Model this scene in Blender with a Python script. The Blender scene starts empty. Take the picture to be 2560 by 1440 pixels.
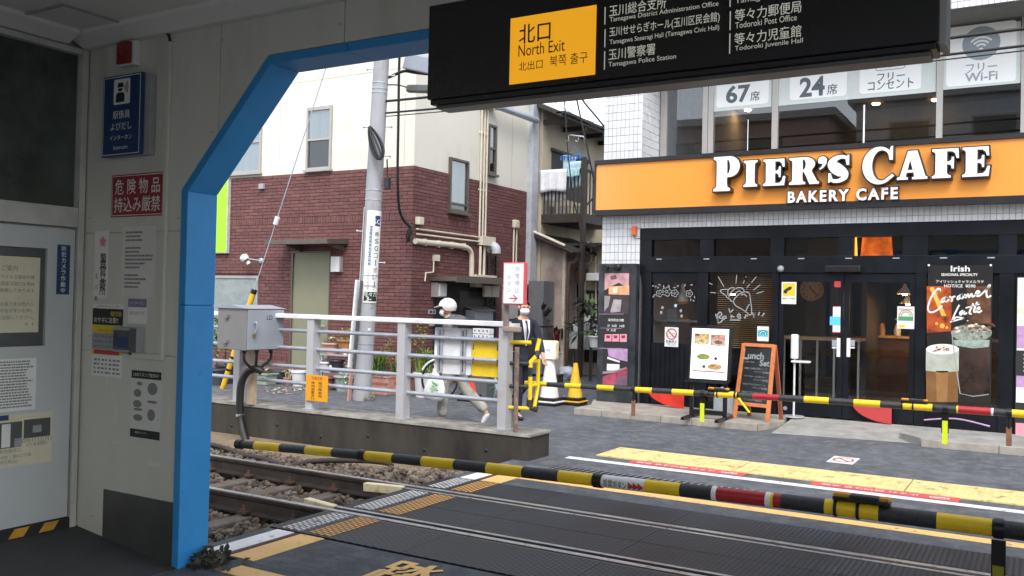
import bpy, bmesh, math, random
from mathutils import Vector as V, Matrix
random.seed(7)
S = bpy.context.scene
C = S.collection
# ------------------------------------------------------------------ camera
FPX = 2248.607
R_ = V((0.86111884, 0.50791611, 0.02226143)); U_ = V((-0.01209483, -0.02330832, 0.99965516)); F_ = V((-0.50825984, 0.86109114, 0.01392807))
CAM = V((0, 0, 1.7))
cd = bpy.data.cameras.new('camera'); cam = bpy.data.objects.new('camera', cd); C.objects.link(cam)
cd.sensor_fit = 'HORIZONTAL'; cd.sensor_width = 36; cd.lens = FPX / 2560 * 36; cd.clip_start = .05; cd.clip_end = 600
cam.matrix_world = Matrix(((R_.x, U_.x, -F_.x, CAM.x), (R_.y, U_.y, -F_.y, CAM.y), (R_.z, U_.z, -F_.z, CAM.z), (0, 0, 0, 1)))
S.camera = cam
# ------------------------------------------------------------------ sky, sun, exposure (bright overcast)
SUN_EL, SUN_AZ = math.radians(52), math.radians(150)      # azimuth from +Y towards +X
w = bpy.data.worlds.new('World'); S.world = w; w.use_nodes = True
nt = w.node_tree; nt.nodes.clear()
sky = nt.nodes.new('ShaderNodeTexSky'); sky.sky_type = 'NISHITA'; sky.sun_disc = False
sky.sun_elevation = SUN_EL; sky.sun_rotation = SUN_AZ; sky.dust_density = 1.5; sky.air_density = 1.0; sky.ozone_density = 1
hs = nt.nodes.new('ShaderNodeHueSaturation'); hs.inputs['Saturation'].default_value = .30
bg = nt.nodes.new('ShaderNodeBackground'); bg.inputs['Strength'].default_value = .15
wo = nt.nodes.new('ShaderNodeOutputWorld')
nt.links.new(sky.outputs[0], hs.inputs['Color']); nt.links.new(hs.outputs[0], bg.inputs['Color']); nt.links.new(bg.outputs[0], wo.inputs[0])
ld = bpy.data.lights.new('sun', 'SUN'); ld.energy = .75; ld.angle = math.radians(25); ld.color = (1, .97, .93)
sun = bpy.data.objects.new('sun', ld); C.objects.link(sun)
sdir = V((math.sin(SUN_AZ) * math.cos(SUN_EL), math.cos(SUN_AZ) * math.cos(SUN_EL), math.sin(SUN_EL)))
sun.rotation_euler = sdir.to_track_quat('Z', 'Y').to_euler(); sun.location = (0, -8, 30)
S.view_settings.view_transform = 'Standard'; S.view_settings.look = 'None'; S.view_settings.gamma = 1
S.view_settings.exposure = 1.45; S.view_settings.use_curve_mapping = False
S.cycles.max_bounces = 10; S.cycles.diffuse_bounces = 5; S.cycles.glossy_bounces = 5; S.cycles.transparent_max_bounces = 16
S.cycles.use_denoising = True
# ------------------------------------------------------------------ pixel -> place helpers (photograph is 2560 x 1440)
def ray(x, y): return (F_ * FPX + R_ * (x - 1280) - U_ * (y - 720)).normalized()
def pz(x, y, z=0.): d = ray(x, y); return CAM + d * ((z - CAM.z) / d.z)
def py(x, y, Y): d = ray(x, y); return CAM + d * ((Y - CAM.y) / d.y)
def px(x, y, X): d = ray(x, y); return CAM + d * ((X - CAM.x) / d.x)
def rY(x0, y0, x1, y1, Y):
    xm, ym = (x0 + x1) / 2, (y0 + y1) / 2
    return py(x0, ym, Y).x, py(x1, ym, Y).x, py(xm, y1, Y).z, py(xm, y0, Y).z
def rX(x0, y0, x1, y1, X):
    xm, ym = (x0 + x1) / 2, (y0 + y1) / 2
    return px(x0, ym, X).y, px(x1, ym, X).y, px(xm, y1, X).z, px(xm, y0, X).z
# ------------------------------------------------------------------ object helpers
ORG = {}
def tag(o, label=None, cat=None, group=None, kind=None):
    if label: o['label'] = label
    if cat: o['category'] = cat
    if group: o['group'] = group
    if kind: o['kind'] = kind
    return o
def thing(name, label, cat, loc=(0, 0, 0), group=None):
    o = bpy.data.objects.new(name, None); C.objects.link(o); o.location = loc; o.empty_display_size = .1
    ORG[o.name] = V(loc); return tag(o, label, cat, group)
def link(name, me, mat, parent=None, loc=None, bevel=0):
    o = bpy.data.objects.new(name, me); C.objects.link(o)
    if mat is not None and not me.materials: me.materials.append(mat)
    if parent is not None: o.parent = parent; ORG[o.name] = ORG[parent.name].copy()
    else: o.location = loc; ORG[o.name] = V(loc)
    if bevel:
        m = o.modifiers.new('bevel', 'BEVEL'); m.width = bevel; m.segments = 2; m.limit_method = 'ANGLE'; m.angle_limit = math.radians(40)
    return o
class B:
    def __init__(s): s.v = []; s.f = []; s.sm = []; s.mi = []; s.m = 0
    def add(s, vs, fs, smooth=False):
        n = len(s.v); s.v += [V(p) for p in vs]; s.f += [tuple(i + n for i in f) for f in fs]; s.sm += [smooth] * len(fs); s.mi += [s.m] * len(fs); return s
    def box(s, x0, x1, y0, y1, z0, z1):
        if x0 > x1: x0, x1 = x1, x0
        if y0 > y1: y0, y1 = y1, y0
        if z0 > z1: z0, z1 = z1, z0
        return s.add([(x0, y0, z0), (x1, y0, z0), (x1, y1, z0), (x0, y1, z0), (x0, y0, z1), (x1, y0, z1), (x1, y1, z1), (x0, y1, z1)],
                     [(0, 3, 2, 1), (4, 5, 6, 7), (0, 1, 5, 4), (1, 2, 6, 5), (2, 3, 7, 6), (3, 0, 4, 7)])
    def obox(s, c, u, v, w):      # centre and three half-axes
        c, u, v, w = V(c), V(u), V(v), V(w); n = len(s.v); P = []
        for k in (-1, 1):
            for i, j in ((-1, -1), (1, -1), (1, 1), (-1, 1)): P.append(c + u * i + v * j + w * k)
        return s.add(P, [(0, 3, 2, 1), (4, 5, 6, 7), (0, 1, 5, 4), (1, 2, 6, 5), (2, 3, 7, 6), (3, 0, 4, 7)])
    def bar(s, a, b, w, h, up=(0, 0, 1)):      # square bar from a to b
        a, b = V(a), V(b); d = b - a; x = d.cross(V(up))
        if x.length < 1e-6: x = d.cross(V((1, 0, 0)))
        x.normalize(); y = x.cross(d).normalized()
        return s.obox((a + b) / 2, x * w / 2, y * h / 2, d / 2)
    def tube(s, pts, r, n=8, cap=True, r1=None):
        pts = [V(p) for p in pts]; m = len(pts); ring = []; prev = None
        for i, p in enumerate(pts):
            t = (pts[min(i + 1, m - 1)] - pts[max(i - 1, 0)]).normalized()
            if prev is None: x = t.orthogonal().normalized()
            else:
                x = prev - t * prev.dot(t); x = x.normalized() if x.length > 1e-6 else t.orthogonal().normalized()
            prev = x; y = t.cross(x)
            rr = r[i] if isinstance(r, (list, tuple)) else (r if r1 is None else r + (r1 - r) * i / (m - 1))
            ring.append([p + (x * math.cos(2 * math.pi * k / n) + y * math.sin(2 * math.pi * k / n)) * rr for k in range(n)])
        vs = [p for q in ring for p in q]; fs = []
        for i in range(m - 1):
            for k in range(n): fs.append((i * n + k, i * n + (k + 1) % n, (i + 1) * n + (k + 1) % n, (i + 1) * n + k))
        s.add(vs, fs, True)
        if cap: s.add(ring[0], [tuple(range(n))[::-1]]); s.add(ring[-1], [tuple(range(n))])
        return s
    def lathe(s, base, prof, n=16, axis=(0, 0, 1), smooth=True, cap=True):
        base = V(base); a = V(axis).normalized(); x = a.orthogonal().normalized(); y = a.cross(x)
        if abs(a.z) > .99: x, y = V((1, 0, 0)), V((0, 1, 0))
        vs = []; fs = []
        for r, h in prof:
            for k in range(n): vs.append(base + a * h + (x * math.cos(2 * math.pi * (k + .5) / n) + y * math.sin(2 * math.pi * (k + .5) / n)) * r)
        for i in range(len(prof) - 1):
            for k in range(n): fs.append((i * n + k, i * n + (k + 1) % n, (i + 1) * n + (k + 1) % n, (i + 1) * n + k))
        s.add(vs, fs, smooth)
        if cap: s.add(vs[:n], [tuple(range(n))[::-1]]); s.add(vs[-n:], [tuple(range(n))])
        return s
    def prism(s, poly, o, u, v, d):      # polygon in (u, v), extruded by vector d
        o, u, v, d = V(o), V(u), V(v), V(d); n = len(poly)
        a = [o + u * p[0] + v * p[1] for p in poly]; b = [p + d for p in a]
        area = sum(poly[i][0] * poly[(i + 1) % n][1] - poly[(i + 1) % n][0] * poly[i][1] for i in range(n))
        if area * u.cross(v).dot(d) < 0: a, b = b, a
        fs = [tuple(range(n))[::-1], tuple(range(n, 2 * n))]
        if area < 0: fs = [f[::-1] for f in fs]
        for i in range(n):
            f = (i, (i + 1) % n, n + (i + 1) % n, n + i)
            fs.append(f if area > 0 else f[::-1])
        return s.add(a + b, fs)
    def flat(s, poly, o, u, v):
        o, u, v = V(o), V(u), V(v); return s.add([o + u * p[0] + v * p[1] for p in poly], [tuple(range(len(poly)))])
    def ribbon(s, pts, wd, o, u, v):      # flat stroke in a plane
        o, u, v = V(o), V(u), V(v); m = len(pts); L = []; Rr = []
        for i in range(m):
            a = pts[max(i - 1, 0)]; b = pts[min(i + 1, m - 1)]; dx, dy = b[0] - a[0], b[1] - a[1]; l = math.hypot(dx, dy) or 1
            ww = wd[i] if isinstance(wd, (list, tuple)) else wd
            nx, ny = -dy / l * ww / 2, dx / l * ww / 2
            L.append((pts[i][0] + nx, pts[i][1] + ny)); Rr.append((pts[i][0] - nx, pts[i][1] - ny))
        vs = [o + u * p[0] + v * p[1] for p in L] + [o + u * p[0] + v * p[1] for p in Rr]
        return s.add(vs, [(m + i, m + i + 1, i + 1, i) for i in range(m - 1)])
    def build(s, name, mat, parent=None, label=None, cat=None, group=None, kind=None, bevel=0, origin=None):
        if parent is not None: org = ORG[parent.name]
        elif origin is not None: org = V(origin)
        else:
            xs = [p.x for p in s.v]; ys = [p.y for p in s.v]
            org = V(((min(xs) + max(xs)) / 2, (min(ys) + max(ys)) / 2, min(p.z for p in s.v)))
        me = bpy.data.meshes.new(name); me.from_pydata([tuple(p - org) for p in s.v], [], s.f)
        me.polygons.foreach_set('use_smooth', s.sm)
        if isinstance(mat, (list, tuple)):
            for m in mat: me.materials.append(m)
            me.polygons.foreach_set('material_index', s.mi); mat = None
        me.update()
        o = link(name, me, mat, parent, org, bevel)
        return tag(o, label, cat, group, kind)
def box(name, x0, x1, y0, y1, z0, z1, mat, parent=None, **k): return B().box(x0, x1, y0, y1, z0, z1).build(name, mat, parent, **k)
def smooth_path(pts, n=6, closed=False):      # Catmull-Rom
    out = []; m = len(pts); P = [tuple(p) for p in pts]
    for i in range(m - 1):
        p0, p1, p2, p3 = P[max(i - 1, 0)], P[i], P[i + 1], P[min(i + 2, m - 1)]
        for k in range(n):
            t = k / n
            out.append(tuple(.5 * (2 * b + (c - a) * t + (2 * a - 5 * b + 4 * c - d) * t * t + (3 * b - a - 3 * c + d) * t ** 3) for a, b, c, d in zip(p0, p1, p2, p3)))
    out.append(P[-1]); return out
def arc(cx, cy, rx, ry, a0, a1, n=12): return [(cx + rx * math.cos(math.radians(a0 + (a1 - a0) * i / n)), cy + ry * math.sin(math.radians(a0 + (a1 - a0) * i / n))) for i in range(n + 1)]
def rrect(x0, y0, x1, y1, r, n=4): return arc(x1 - r, y1 - r, r, r, 0, 90, n) + arc(x0 + r, y1 - r, r, r, 90, 180, n) + arc(x0 + r, y0 + r, r, r, 180, 270, n) + arc(x1 - r, y0 + r, r, r, 270, 360, n)
XA, YA, ZA = V((1, 0, 0)), V((0, 1, 0)), V((0, 0, 1))
def text(s, mat, parent, o, u, v, fit, bold=0, name='lettering', ext=.0, shear=0, keep=True, align='C', sp=1.):
    """lettering whose ink box is scaled to fit=(w,h) round o in the plane u,v; keep=True keeps the letters' own proportions"""
    c = bpy.data.curves.new('t', 'FONT'); c.body = s; c.resolution_u = 3; cj = bold > 0 and any(ord(k) > 0x2e80 for k in s); c.offset = 0 if cj else bold; c.shear = shear; c.align_x = 'CENTER'; c.space_line = .95; c.extrude = ext; c.space_character = sp
    ob = bpy.data.objects.new('t', c); C.objects.link(ob)
    me = bpy.data.meshes.new_from_object(ob.evaluated_get(bpy.context.evaluated_depsgraph_get()))
    bpy.data.objects.remove(ob); bpy.data.curves.remove(c)
    if not me.vertices: return None
    xs = [p.co.x for p in me.vertices]; ys = [p.co.y for p in me.vertices]
    w_, h_ = max(xs) - min(xs), max(ys) - min(ys)
    sx, sy = fit[0] / w_, fit[1] / max(h_, 1e-4)
    if keep: sx = sy = min(sx, sy)
    cx = {'C': (max(xs) + min(xs)) / 2, 'L': min(xs), 'R': max(xs)}[align]; cy = (max(ys) + min(ys)) / 2
    o, u, v = V(o), V(u).normalized(), V(v).normalized(); n = u.cross(v); org = ORG[parent.name]
    for p in me.vertices: p.co = o + u * ((p.co.x - cx) * sx) + v * ((p.co.y - cy) * sy) + n * p.co.z - org
    if cj:                                     # heavier strokes: struck three times
        bmx = bmesh.new(); bmx.from_mesh(me)
        for k, (du, dv) in enumerate(((1, .5), (-1, -.5))):
            q = me.copy(); [setattr(p, 'co', p.co + u * du * bold * sx * .9 + v * dv * bold * sy * .9 - n * .00025 * (k + 1)) for p in q.vertices]; bmx.from_mesh(q); bpy.data.meshes.remove(q)
        bmx.to_mesh(me); bmx.free()
    me.name = name; me.materials.clear()
    return link(name, me, mat, parent)
def copy_tree(o, parent=None, off=V((0, 0, 0))):
    c = o.copy(); C.objects.link(c)
    if parent is not None: c.parent = parent
    else: c.location = o.location + V(off)
    ORG[c.name] = ORG[o.name] + V(off)
    for ch in list(o.children): copy_tree(ch, c, off)
    return c
# ------------------------------------------------------------------ materials
def M(name, col, rough=.6, metal=0., var=.12, scale=6., bump=0., bscale=80., spec=.5, coat=0., stain=None, emit=0., streak=0.):
    m = bpy.data.materials.new(name); m.use_nodes = True; t = m.node_tree; b = t.nodes['Principled BSDF']
    b.inputs['Roughness'].default_value = rough; b.inputs['Metallic'].default_value = metal; b.inputs['Specular IOR Level'].default_value = spec
    b.inputs['Coat Weight'].default_value = coat; b.inputs['Coat Roughness'].default_value = .15
    c4 = (*col, 1)
    geo = t.nodes.new('ShaderNodeNewGeometry')
    mp = t.nodes.new('ShaderNodeMapping'); t.links.new(geo.outputs['Position'], mp.inputs[0])
    if streak: mp.inputs['Scale'].default_value = (1, 1, streak)
    no = t.nodes.new('ShaderNodeTexNoise'); no.inputs['Scale'].default_value = scale; no.inputs['Detail'].default_value = 6; no.inputs['Roughness'].default_value = .65
    t.links.new(mp.outputs[0], no.inputs['Vector'])
    cr = t.nodes.new('ShaderNodeValToRGB'); cr.color_ramp.elements[0].position = .3; cr.color_ramp.elements[1].position = .72
    d = stain or tuple(x * (1 - var * 1.6) for x in col); l = tuple(min(1, x * (1 + var * .8)) for x in col)
    cr.color_ramp.elements[0].color = (*d, 1); cr.color_ramp.elements[1].color = (*l, 1)
    if stain: e = cr.color_ramp.elements.new(.47); e.color = c4
    t.links.new(no.outputs['Fac'], cr.inputs[0]); t.links.new(cr.outputs[0], b.inputs['Base Color'])
    rr = t.nodes.new('ShaderNodeMapRange'); rr.inputs['To Min'].default_value = max(.02, rough - .12); rr.inputs['To Max'].default_value = min(1, rough + .12)
    t.links.new(no.outputs['Fac'], rr.inputs['Value']); t.links.new(rr.outputs[0], b.inputs['Roughness'])
    if bump:
        n2 = t.nodes.new('ShaderNodeTexNoise'); n2.inputs['Scale'].default_value = bscale; n2.inputs['Detail'].default_value = 4
        t.links.new(geo.outputs['Position'], n2.inputs['Vector'])
        bp = t.nodes.new('ShaderNodeBump'); bp.inputs['Strength'].default_value = bump; bp.inputs['Distance'].default_value = .01
        t.links.new(n2.outputs['Fac'], bp.inputs['Height']); t.links.new(bp.outputs[0], b.inputs['Normal'])
    if emit:
        t.links.new(cr.outputs[0], b.inputs['Emission Color']); b.inputs['Emission Strength'].default_value = emit
    return m
def glass(name, tint=(1, 1, 1), rough=.0, ior=1.5, base=0.):
    m = bpy.data.materials.new(name); m.use_nodes = True; t = m.node_tree; t.nodes.clear()
    o = t.nodes.new('ShaderNodeOutputMaterial'); mx = t.nodes.new('ShaderNodeMixShader'); tr = t.nodes.new('ShaderNodeBsdfTransparent'); gl = t.nodes.new('ShaderNodeBsdfGlossy')
    fr = t.nodes.new('ShaderNodeFresnel'); fr.inputs['IOR'].default_value = ior; tr.inputs['Color'].default_value = (*[x ** .5 for x in tint], 1); gl.inputs['Roughness'].default_value = rough
    gl.inputs['Color'].default_value = (.93, .97, 1, 1)
    ad = t.nodes.new('ShaderNodeMath'); ad.operation = 'MULTIPLY_ADD'; ad.inputs[1].default_value = 1.15; ad.inputs[2].default_value = base; ad.use_clamp = True
    n = t.nodes.new('ShaderNodeTexNoise'); n.inputs['Scale'].default_value = .9; bp = t.nodes.new('ShaderNodeBump'); bp.inputs['Strength'].default_value = .05; bp.inputs['Distance'].default_value = .02
    t.links.new(n.outputs['Fac'], bp.inputs['Height']); t.links.new(bp.outputs[0], gl.inputs['Normal'])
    gm = t.nodes.new('ShaderNodeNewGeometry'); iv = t.nodes.new('ShaderNodeMath'); iv.operation = 'SUBTRACT'; iv.inputs[0].default_value = 1; t.links.new(gm.outputs['Backfacing'], iv.inputs[1]); mf = t.nodes.new('ShaderNodeMath'); mf.operation = 'MULTIPLY'      # only the outer face mirrors
    t.links.new(fr.outputs[0], ad.inputs[0]); t.links.new(ad.outputs[0], mf.inputs[0]); t.links.new(iv.outputs[0], mf.inputs[1]); t.links.new(mf.outputs[0], mx.inputs[0]); t.links.new(tr.outputs[0], mx.inputs[1]); t.links.new(gl.outputs[0], mx.inputs[2]); t.links.new(mx.outputs[0], o.inputs[0])
    return m
def asphalt(name, col, light, patch=.5):
    m = M(name, col, .82, var=.25, scale=.9, bump=.55, bscale=140); t = m.node_tree; b = t.nodes['Principled BSDF']
    geo = [n for n in t.nodes if n.bl_idname == 'ShaderNodeNewGeometry'][0]; cr = [n for n in t.nodes if n.bl_idname == 'ShaderNodeValToRGB'][0]
    n1 = t.nodes.new('ShaderNodeTexNoise'); n1.inputs['Scale'].default_value = 5.5; n1.inputs['Detail'].default_value = 9; n1.inputs['Roughness'].default_value = .78
    r1 = t.nodes.new('ShaderNodeValToRGB'); r1.color_ramp.elements[0].position = .46; r1.color_ramp.elements[1].position = .62
    n2 = t.nodes.new('ShaderNodeTexVoronoi'); n2.inputs['Scale'].default_value = 150
    r2 = t.nodes.new('ShaderNodeMapRange'); r2.inputs['From Max'].default_value = .5; r2.inputs['To Min'].default_value = .65; r2.inputs['To Max'].default_value = 1.45
    mx = t.nodes.new('ShaderNodeMix'); mx.data_type = 'RGBA'; mx.inputs['B'].default_value = (*light, 1)
    sc = t.nodes.new('ShaderNodeMath'); sc.operation = 'MULTIPLY'; sc.inputs[1].default_value = patch
    ml = t.nodes.new('ShaderNodeMix'); ml.data_type = 'RGBA'; ml.blend_type = 'MULTIPLY'; ml.inputs['Factor'].default_value = 1
    for n in (n1, n2): t.links.new(geo.outputs['Position'], n.inputs['Vector'])
    t.links.new(n1.outputs['Fac'], r1.inputs[0]); t.links.new(r1.outputs[0], sc.inputs[0]); t.links.new(sc.outputs[0], mx.inputs['Factor'])
    t.links.new(cr.outputs[0], mx.inputs['A']); t.links.new(n2.outputs['Distance'], r2.inputs['Value']); t.links.new(mx.outputs['Result'], ml.inputs['A']); t.links.new(r2.outputs[0], ml.inputs['B'])
    t.links.new(ml.outputs['Result'], b.inputs['Base Color']); return m
def paint(name, col, under, wear=.52, tread=False, rough=.65):
    """road paint, worn through to what lies under it; tread=True lies on studded rubber"""
    m = M(name, col, rough, var=.06, scale=4, bump=.25, bscale=120); t = m.node_tree; b = t.nodes['Principled BSDF']
    geo = [n for n in t.nodes if n.bl_idname == 'ShaderNodeNewGeometry'][0]; cr = [n for n in t.nodes if n.bl_idname == 'ShaderNodeValToRGB'][0]
    n1 = t.nodes.new('ShaderNodeTexNoise'); n1.inputs['Scale'].default_value = 7; n1.inputs['Detail'].default_value = 9; n1.inputs['Roughness'].default_value = .75
    r1 = t.nodes.new('ShaderNodeValToRGB'); r1.color_ramp.elements[0].position = wear; r1.color_ramp.elements[1].position = wear + .1
    mx = t.nodes.new('ShaderNodeMix'); mx.data_type = 'RGBA'; mx.inputs['B'].default_value = (*under, 1)
    t.links.new(geo.outputs['Position'], n1.inputs['Vector']); t.links.new(n1.outputs['Fac'], r1.inputs[0]); t.links.new(cr.outputs[0], mx.inputs['A'])
    if tread:
        k, h = studs(t, geo); ad = t.nodes.new('ShaderNodeMath'); ad.operation = 'MAXIMUM'; t.links.new(k, ad.inputs[0]); t.links.new(r1.outputs[0], ad.inputs[1]); t.links.new(ad.outputs[0], mx.inputs['Factor'])
    else: t.links.new(r1.outputs[0], mx.inputs['Factor'])
    t.links.new(mx.outputs['Result'], b.inputs['Base Color']); return m
def studs(t, geo):
    """staggered moulded blocks of a crossing mat: returns groove mask"""
    mp = t.nodes.new('ShaderNodeMapping'); mp.inputs['Rotation'].default_value = (0, 0, math.pi / 2); mp.inputs['Scale'].default_value = (1, 1, 1)
    br = t.nodes.new('ShaderNodeTexBrick'); br.inputs['Scale'].default_value = 1; br.inputs['Brick Width'].default_value = .052; br.inputs['Row Height'].default_value = .036
    br.inputs['Mortar Size'].default_value = .0075; br.inputs['Mortar Smooth'].default_value = .3; br.offset = .5
    t.links.new(geo.outputs['Position'], mp.inputs[0]); t.links.new(mp.outputs[0], br.inputs['Vector'])
    return br.outputs['Fac'], br
def rubber(name):
    m = M(name, (.028, .042, .062), .5, var=.55, scale=1.6, spec=.5); t = m.node_tree; b = t.nodes['Principled BSDF']
    geo = [n for n in t.nodes if n.bl_idname == 'ShaderNodeNewGeometry'][0]; cr = [n for n in t.nodes if n.bl_idname == 'ShaderNodeValToRGB'][0]
    k, br = studs(t, geo); mx = t.nodes.new('ShaderNodeMix'); mx.data_type = 'RGBA'; mx.inputs['B'].default_value = (.006, .006, .008, 1)
    t.links.new(k, mx.inputs['Factor']); t.links.new(cr.outputs[0], mx.inputs['A']); t.links.new(mx.outputs['Result'], b.inputs['Base Color'])
    bp = t.nodes.new('ShaderNodeBump'); bp.invert = True; bp.inputs['Strength'].default_value = .9; bp.inputs['Distance'].default_value = .006
    t.links.new(k, bp.inputs['Height']); t.links.new(bp.outputs[0], b.inputs['Normal']); return m
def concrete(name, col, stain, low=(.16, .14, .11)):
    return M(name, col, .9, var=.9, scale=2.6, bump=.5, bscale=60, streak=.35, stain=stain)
def leafmat(name, a, b2):
    m = M(name, a, .5, var=.2, scale=14); t = m.node_tree; cr = [n for n in t.nodes if n.bl_idname == 'ShaderNodeValToRGB'][0]
    cr.color_ramp.elements[0].color = (*a, 1); cr.color_ramp.elements[1].color = (*b2, 1)
    pb = t.nodes['Principled BSDF']; pb.inputs['Subsurface Weight'].default_value = .0
    return m
m = {}
m['asphalt'] = asphalt('asphalt', (.068, .074, .086), (.15, .155, .165), .6)
m['crossing'] = asphalt('crossing_asphalt', (.046, .052, .063), (.11, .115, .125), .5)
m['floor'] = asphalt('station_floor', (.040, .042, .044), (.06, .062, .064), .3)
m['rubber'] = rubber('rubber'); m['rubberp'] = M('rubber_plain', (.03, .033, .04), .6, var=.3, scale=3)
m['wline'] = paint('white_line', (.78, .79, .80), (.12, .12, .13), .575); m['yline'] = paint('tactile_yellow', (.80, .63, .28), (.33, .25, .10), .535)
m['oline'] = paint('orange_line', (.80, .50, .18), (.10, .09, .09), .58)
m['wtread'] = paint('white_tread', (.66, .65, .62), (.03, .03, .035), .55, True); m['otread'] = paint('orange_tread', (.66, .33, .06), (.03, .03, .035), .57, True)
m['redtape'] = paint('red_floor_sticker', (.60, .09, .10), (.45, .2, .2), .66); m['wtape'] = M('white_print', (.78, .75, .74), .6)
m['wall'] = M('station_wall_paint', (.62, .625, .555), .5, var=.10, scale=1.6, bump=.05, bscale=25, streak=.3, stain=(.50, .495, .44))
m['ceil'] = M('ceiling_paint', (.76, .75, .70), .7, var=.06, scale=2)
m['door'] = M('door_paint', (.54, .57, .565), .4, var=.05, scale=3); m['jamb'] = M('door_jamb', (.54, .54, .50), .45)
m['blue'] = paint('blue_paint', (.030, .29, .68), (.015, .10, .22), .655, rough=.5)
m['dark'] = M('dark_panel', (.10, .105, .105), .35, var=.2, scale=4)
m['steelplate'] = M('kick_plate', (.13, .135, .13), .45, .6, var=.15, scale=3)
m['black'] = M('black_metal', (.012, .012, .013), .35, var=.2); m['sblack'] = M('sign_black', (.010, .010, .010), .28, var=.05, scale=2)
m['blackp'] = M('black_print', (.02, .02, .02), .6, var=0); m['whitep'] = M('white_lettering', (.80, .80, .76), .5, var=0); m['greyp'] = M('grey_print', (.22, .22, .22), .6, var=0)
m['creamtxt'] = M('cream_lettering', (.62, .62, .54), .5, var=0, emit=.14)
m['amber'] = M('amber_panel', (.80, .36, .012), .35, var=.03, scale=1); m['amberlit'] = M('amber_lit_panel', (.80, .36, .012), .35, var=.02, scale=1, emit=.3); m['navy'] = M('navy_sign', (.018, .055, .16), .35, var=.05)
m['redsign'] = M('red_sign', (.33, .03, .035), .4, var=.1); m['paper'] = M('white_paper', (.80, .80, .76), .7, var=.05); m['ypaper'] = M('yellow_paper', (.70, .66, .48), .7, var=.06)
m['paper2'] = M('wall_paper', (.70, .70, .66), .7, var=.04); m['yprint'] = M('yellow_print', (.72, .55, .03), .6, var=.03); m['purple'] = M('violet_print', (.22, .2, .36), .6, var=.05)
m['redp'] = M('red_print', (.50, .05, .05), .5, var=.05); m['pinkp'] = M('pink_print', (.78, .30, .36), .5, var=.05); m['lilac'] = M('lilac_print', (.50, .30, .52), .5, var=.2, scale=8)
m['haz'] = M('hazard_yellow', (.62, .33, .03), .6, var=.2, scale=9); m['hazb'] = M('hazard_black', (.02, .02, .02), .6)
m['rail'] = M('rail_steel', (.062, .047, .040), .5, .35, var=.35, scale=7); m['railtop'] = M('rail_head', (.62, .64, .68), .30, .75, var=.15, scale=9); m['rust'] = M('rust', (.11, .055, .035), .85, var=.4, scale=20)
m['guardtip'] = M('cream_paint', (.74, .66, .42), .55, var=.15, scale=14, stain=(.4, .3, .15)); m['sleeper'] = M('sleeper_concrete', (.15, .125, .098), .9, var=.3, scale=7, bump=.4)
m['stone'] = M('ballast_grey', (.22, .185, .15), .9, var=.45, scale=9, bump=.3); m['stone2'] = M('ballast_brown', (.18, .125, .085), .92, var=.45, scale=9, bump=.3); m['stone3'] = M('ballast_dark', (.11, .09, .075), .92, var=.4, scale=9)
m['bed'] = M('track_bed_soil', (.12, .10, .08), .95, var=.4, scale=12, bump=.6, bscale=60)
m['trough'] = M('tan_perforated', (.32, .25, .16), .8, var=.25, scale=5, bump=.1)
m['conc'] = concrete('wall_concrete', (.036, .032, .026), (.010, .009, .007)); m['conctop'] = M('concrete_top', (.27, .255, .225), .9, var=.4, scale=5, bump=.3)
m['galv'] = M('galvanised_steel', (.44, .47, .53), .42, .35, var=.12, scale=9); m['post'] = M('fence_post_paint', (.46, .46, .48), .5, .1, var=.1, scale=4, stain=(.42, .38, .34)); m['wrail'] = M('white_rail', (.84, .84, .85), .45)
m['boxgrey'] = M('cabinet_grey', (.30, .325, .37), .5, .1, var=.06, scale=4); m['boxside'] = M('cabinet_side', (.21, .205, .20), .5, .1, var=.06, scale=4)
m['yel'] = M('barrier_yellow', (.90, .62, .02), .38, var=.07, scale=9, bump=.06, bscale=50); m['blk'] = M('barrier_black', (.035, .038, .042), .42, var=.35, scale=60, bump=.5, bscale=220)
m['bred'] = M('barrier_red', (.42, .025, .035), .3, var=.06); m['bwhite'] = M('barrier_white', (.86, .86, .85), .4); m['lime'] = M('fluorescent_strip', (.72, .85, .02), .5, var=.05); m['brown'] = M('brown_post', (.28, .13, .07), .7, var=.25, scale=14)
m['amberlamp'] = M('amber_reflector', (.70, .30, .02), .25, var=.1); m['lampdark'] = M('dark_lens', (.05, .05, .05), .2)
for i, c in enumerate([(.178, .074, .069), (.160, .066, .062), (.200, .086, .078), (.145, .060, .058)]): m['brick%d' % i] = M('brick_%d' % i, c, .8, var=.22, scale=18, bump=.35, bscale=70)
m['mortar'] = M('dark_mortar', (.075, .036, .034), .9); m['cream'] = M('cream_render', (.73, .70, .61), .8, var=.03, scale=.8, bump=.05, bscale=50, stain=(.63, .59, .50)); m['plinth'] = M('mauve_plinth', (.24, .11, .11), .8, var=.2)
m['olive'] = M('olive_door', (.235, .23, .15), .5, var=.06, scale=2); m['bronze'] = M('bronze_frame', (.13, .105, .085), .45, .3); m['alu'] = M('window_aluminium', (.42, .40, .38), .4, .4, var=.06); m['fglass'] = glass('frosted_pane', (.55, .6, .63), .08, 1.5, .12)
m['gdark'] = glass('dark_pane', (.35, .37, .4), .0, 1.5, .04); m['clear'] = glass('shop_glass', (.80, .83, .84), .0, 1.5, .0); m['clear2'] = glass('upper_glass', (.80, .84, .86), .0, 1.5, .06)
m['blind'] = M('blind_slat', (.62, .66, .64), .5); m['inside'] = M('room_dark', (.05, .05, .05), .8); m['curtain'] = M('curtain', (.55, .58, .6), .8, var=.1, streak=.1)
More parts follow.
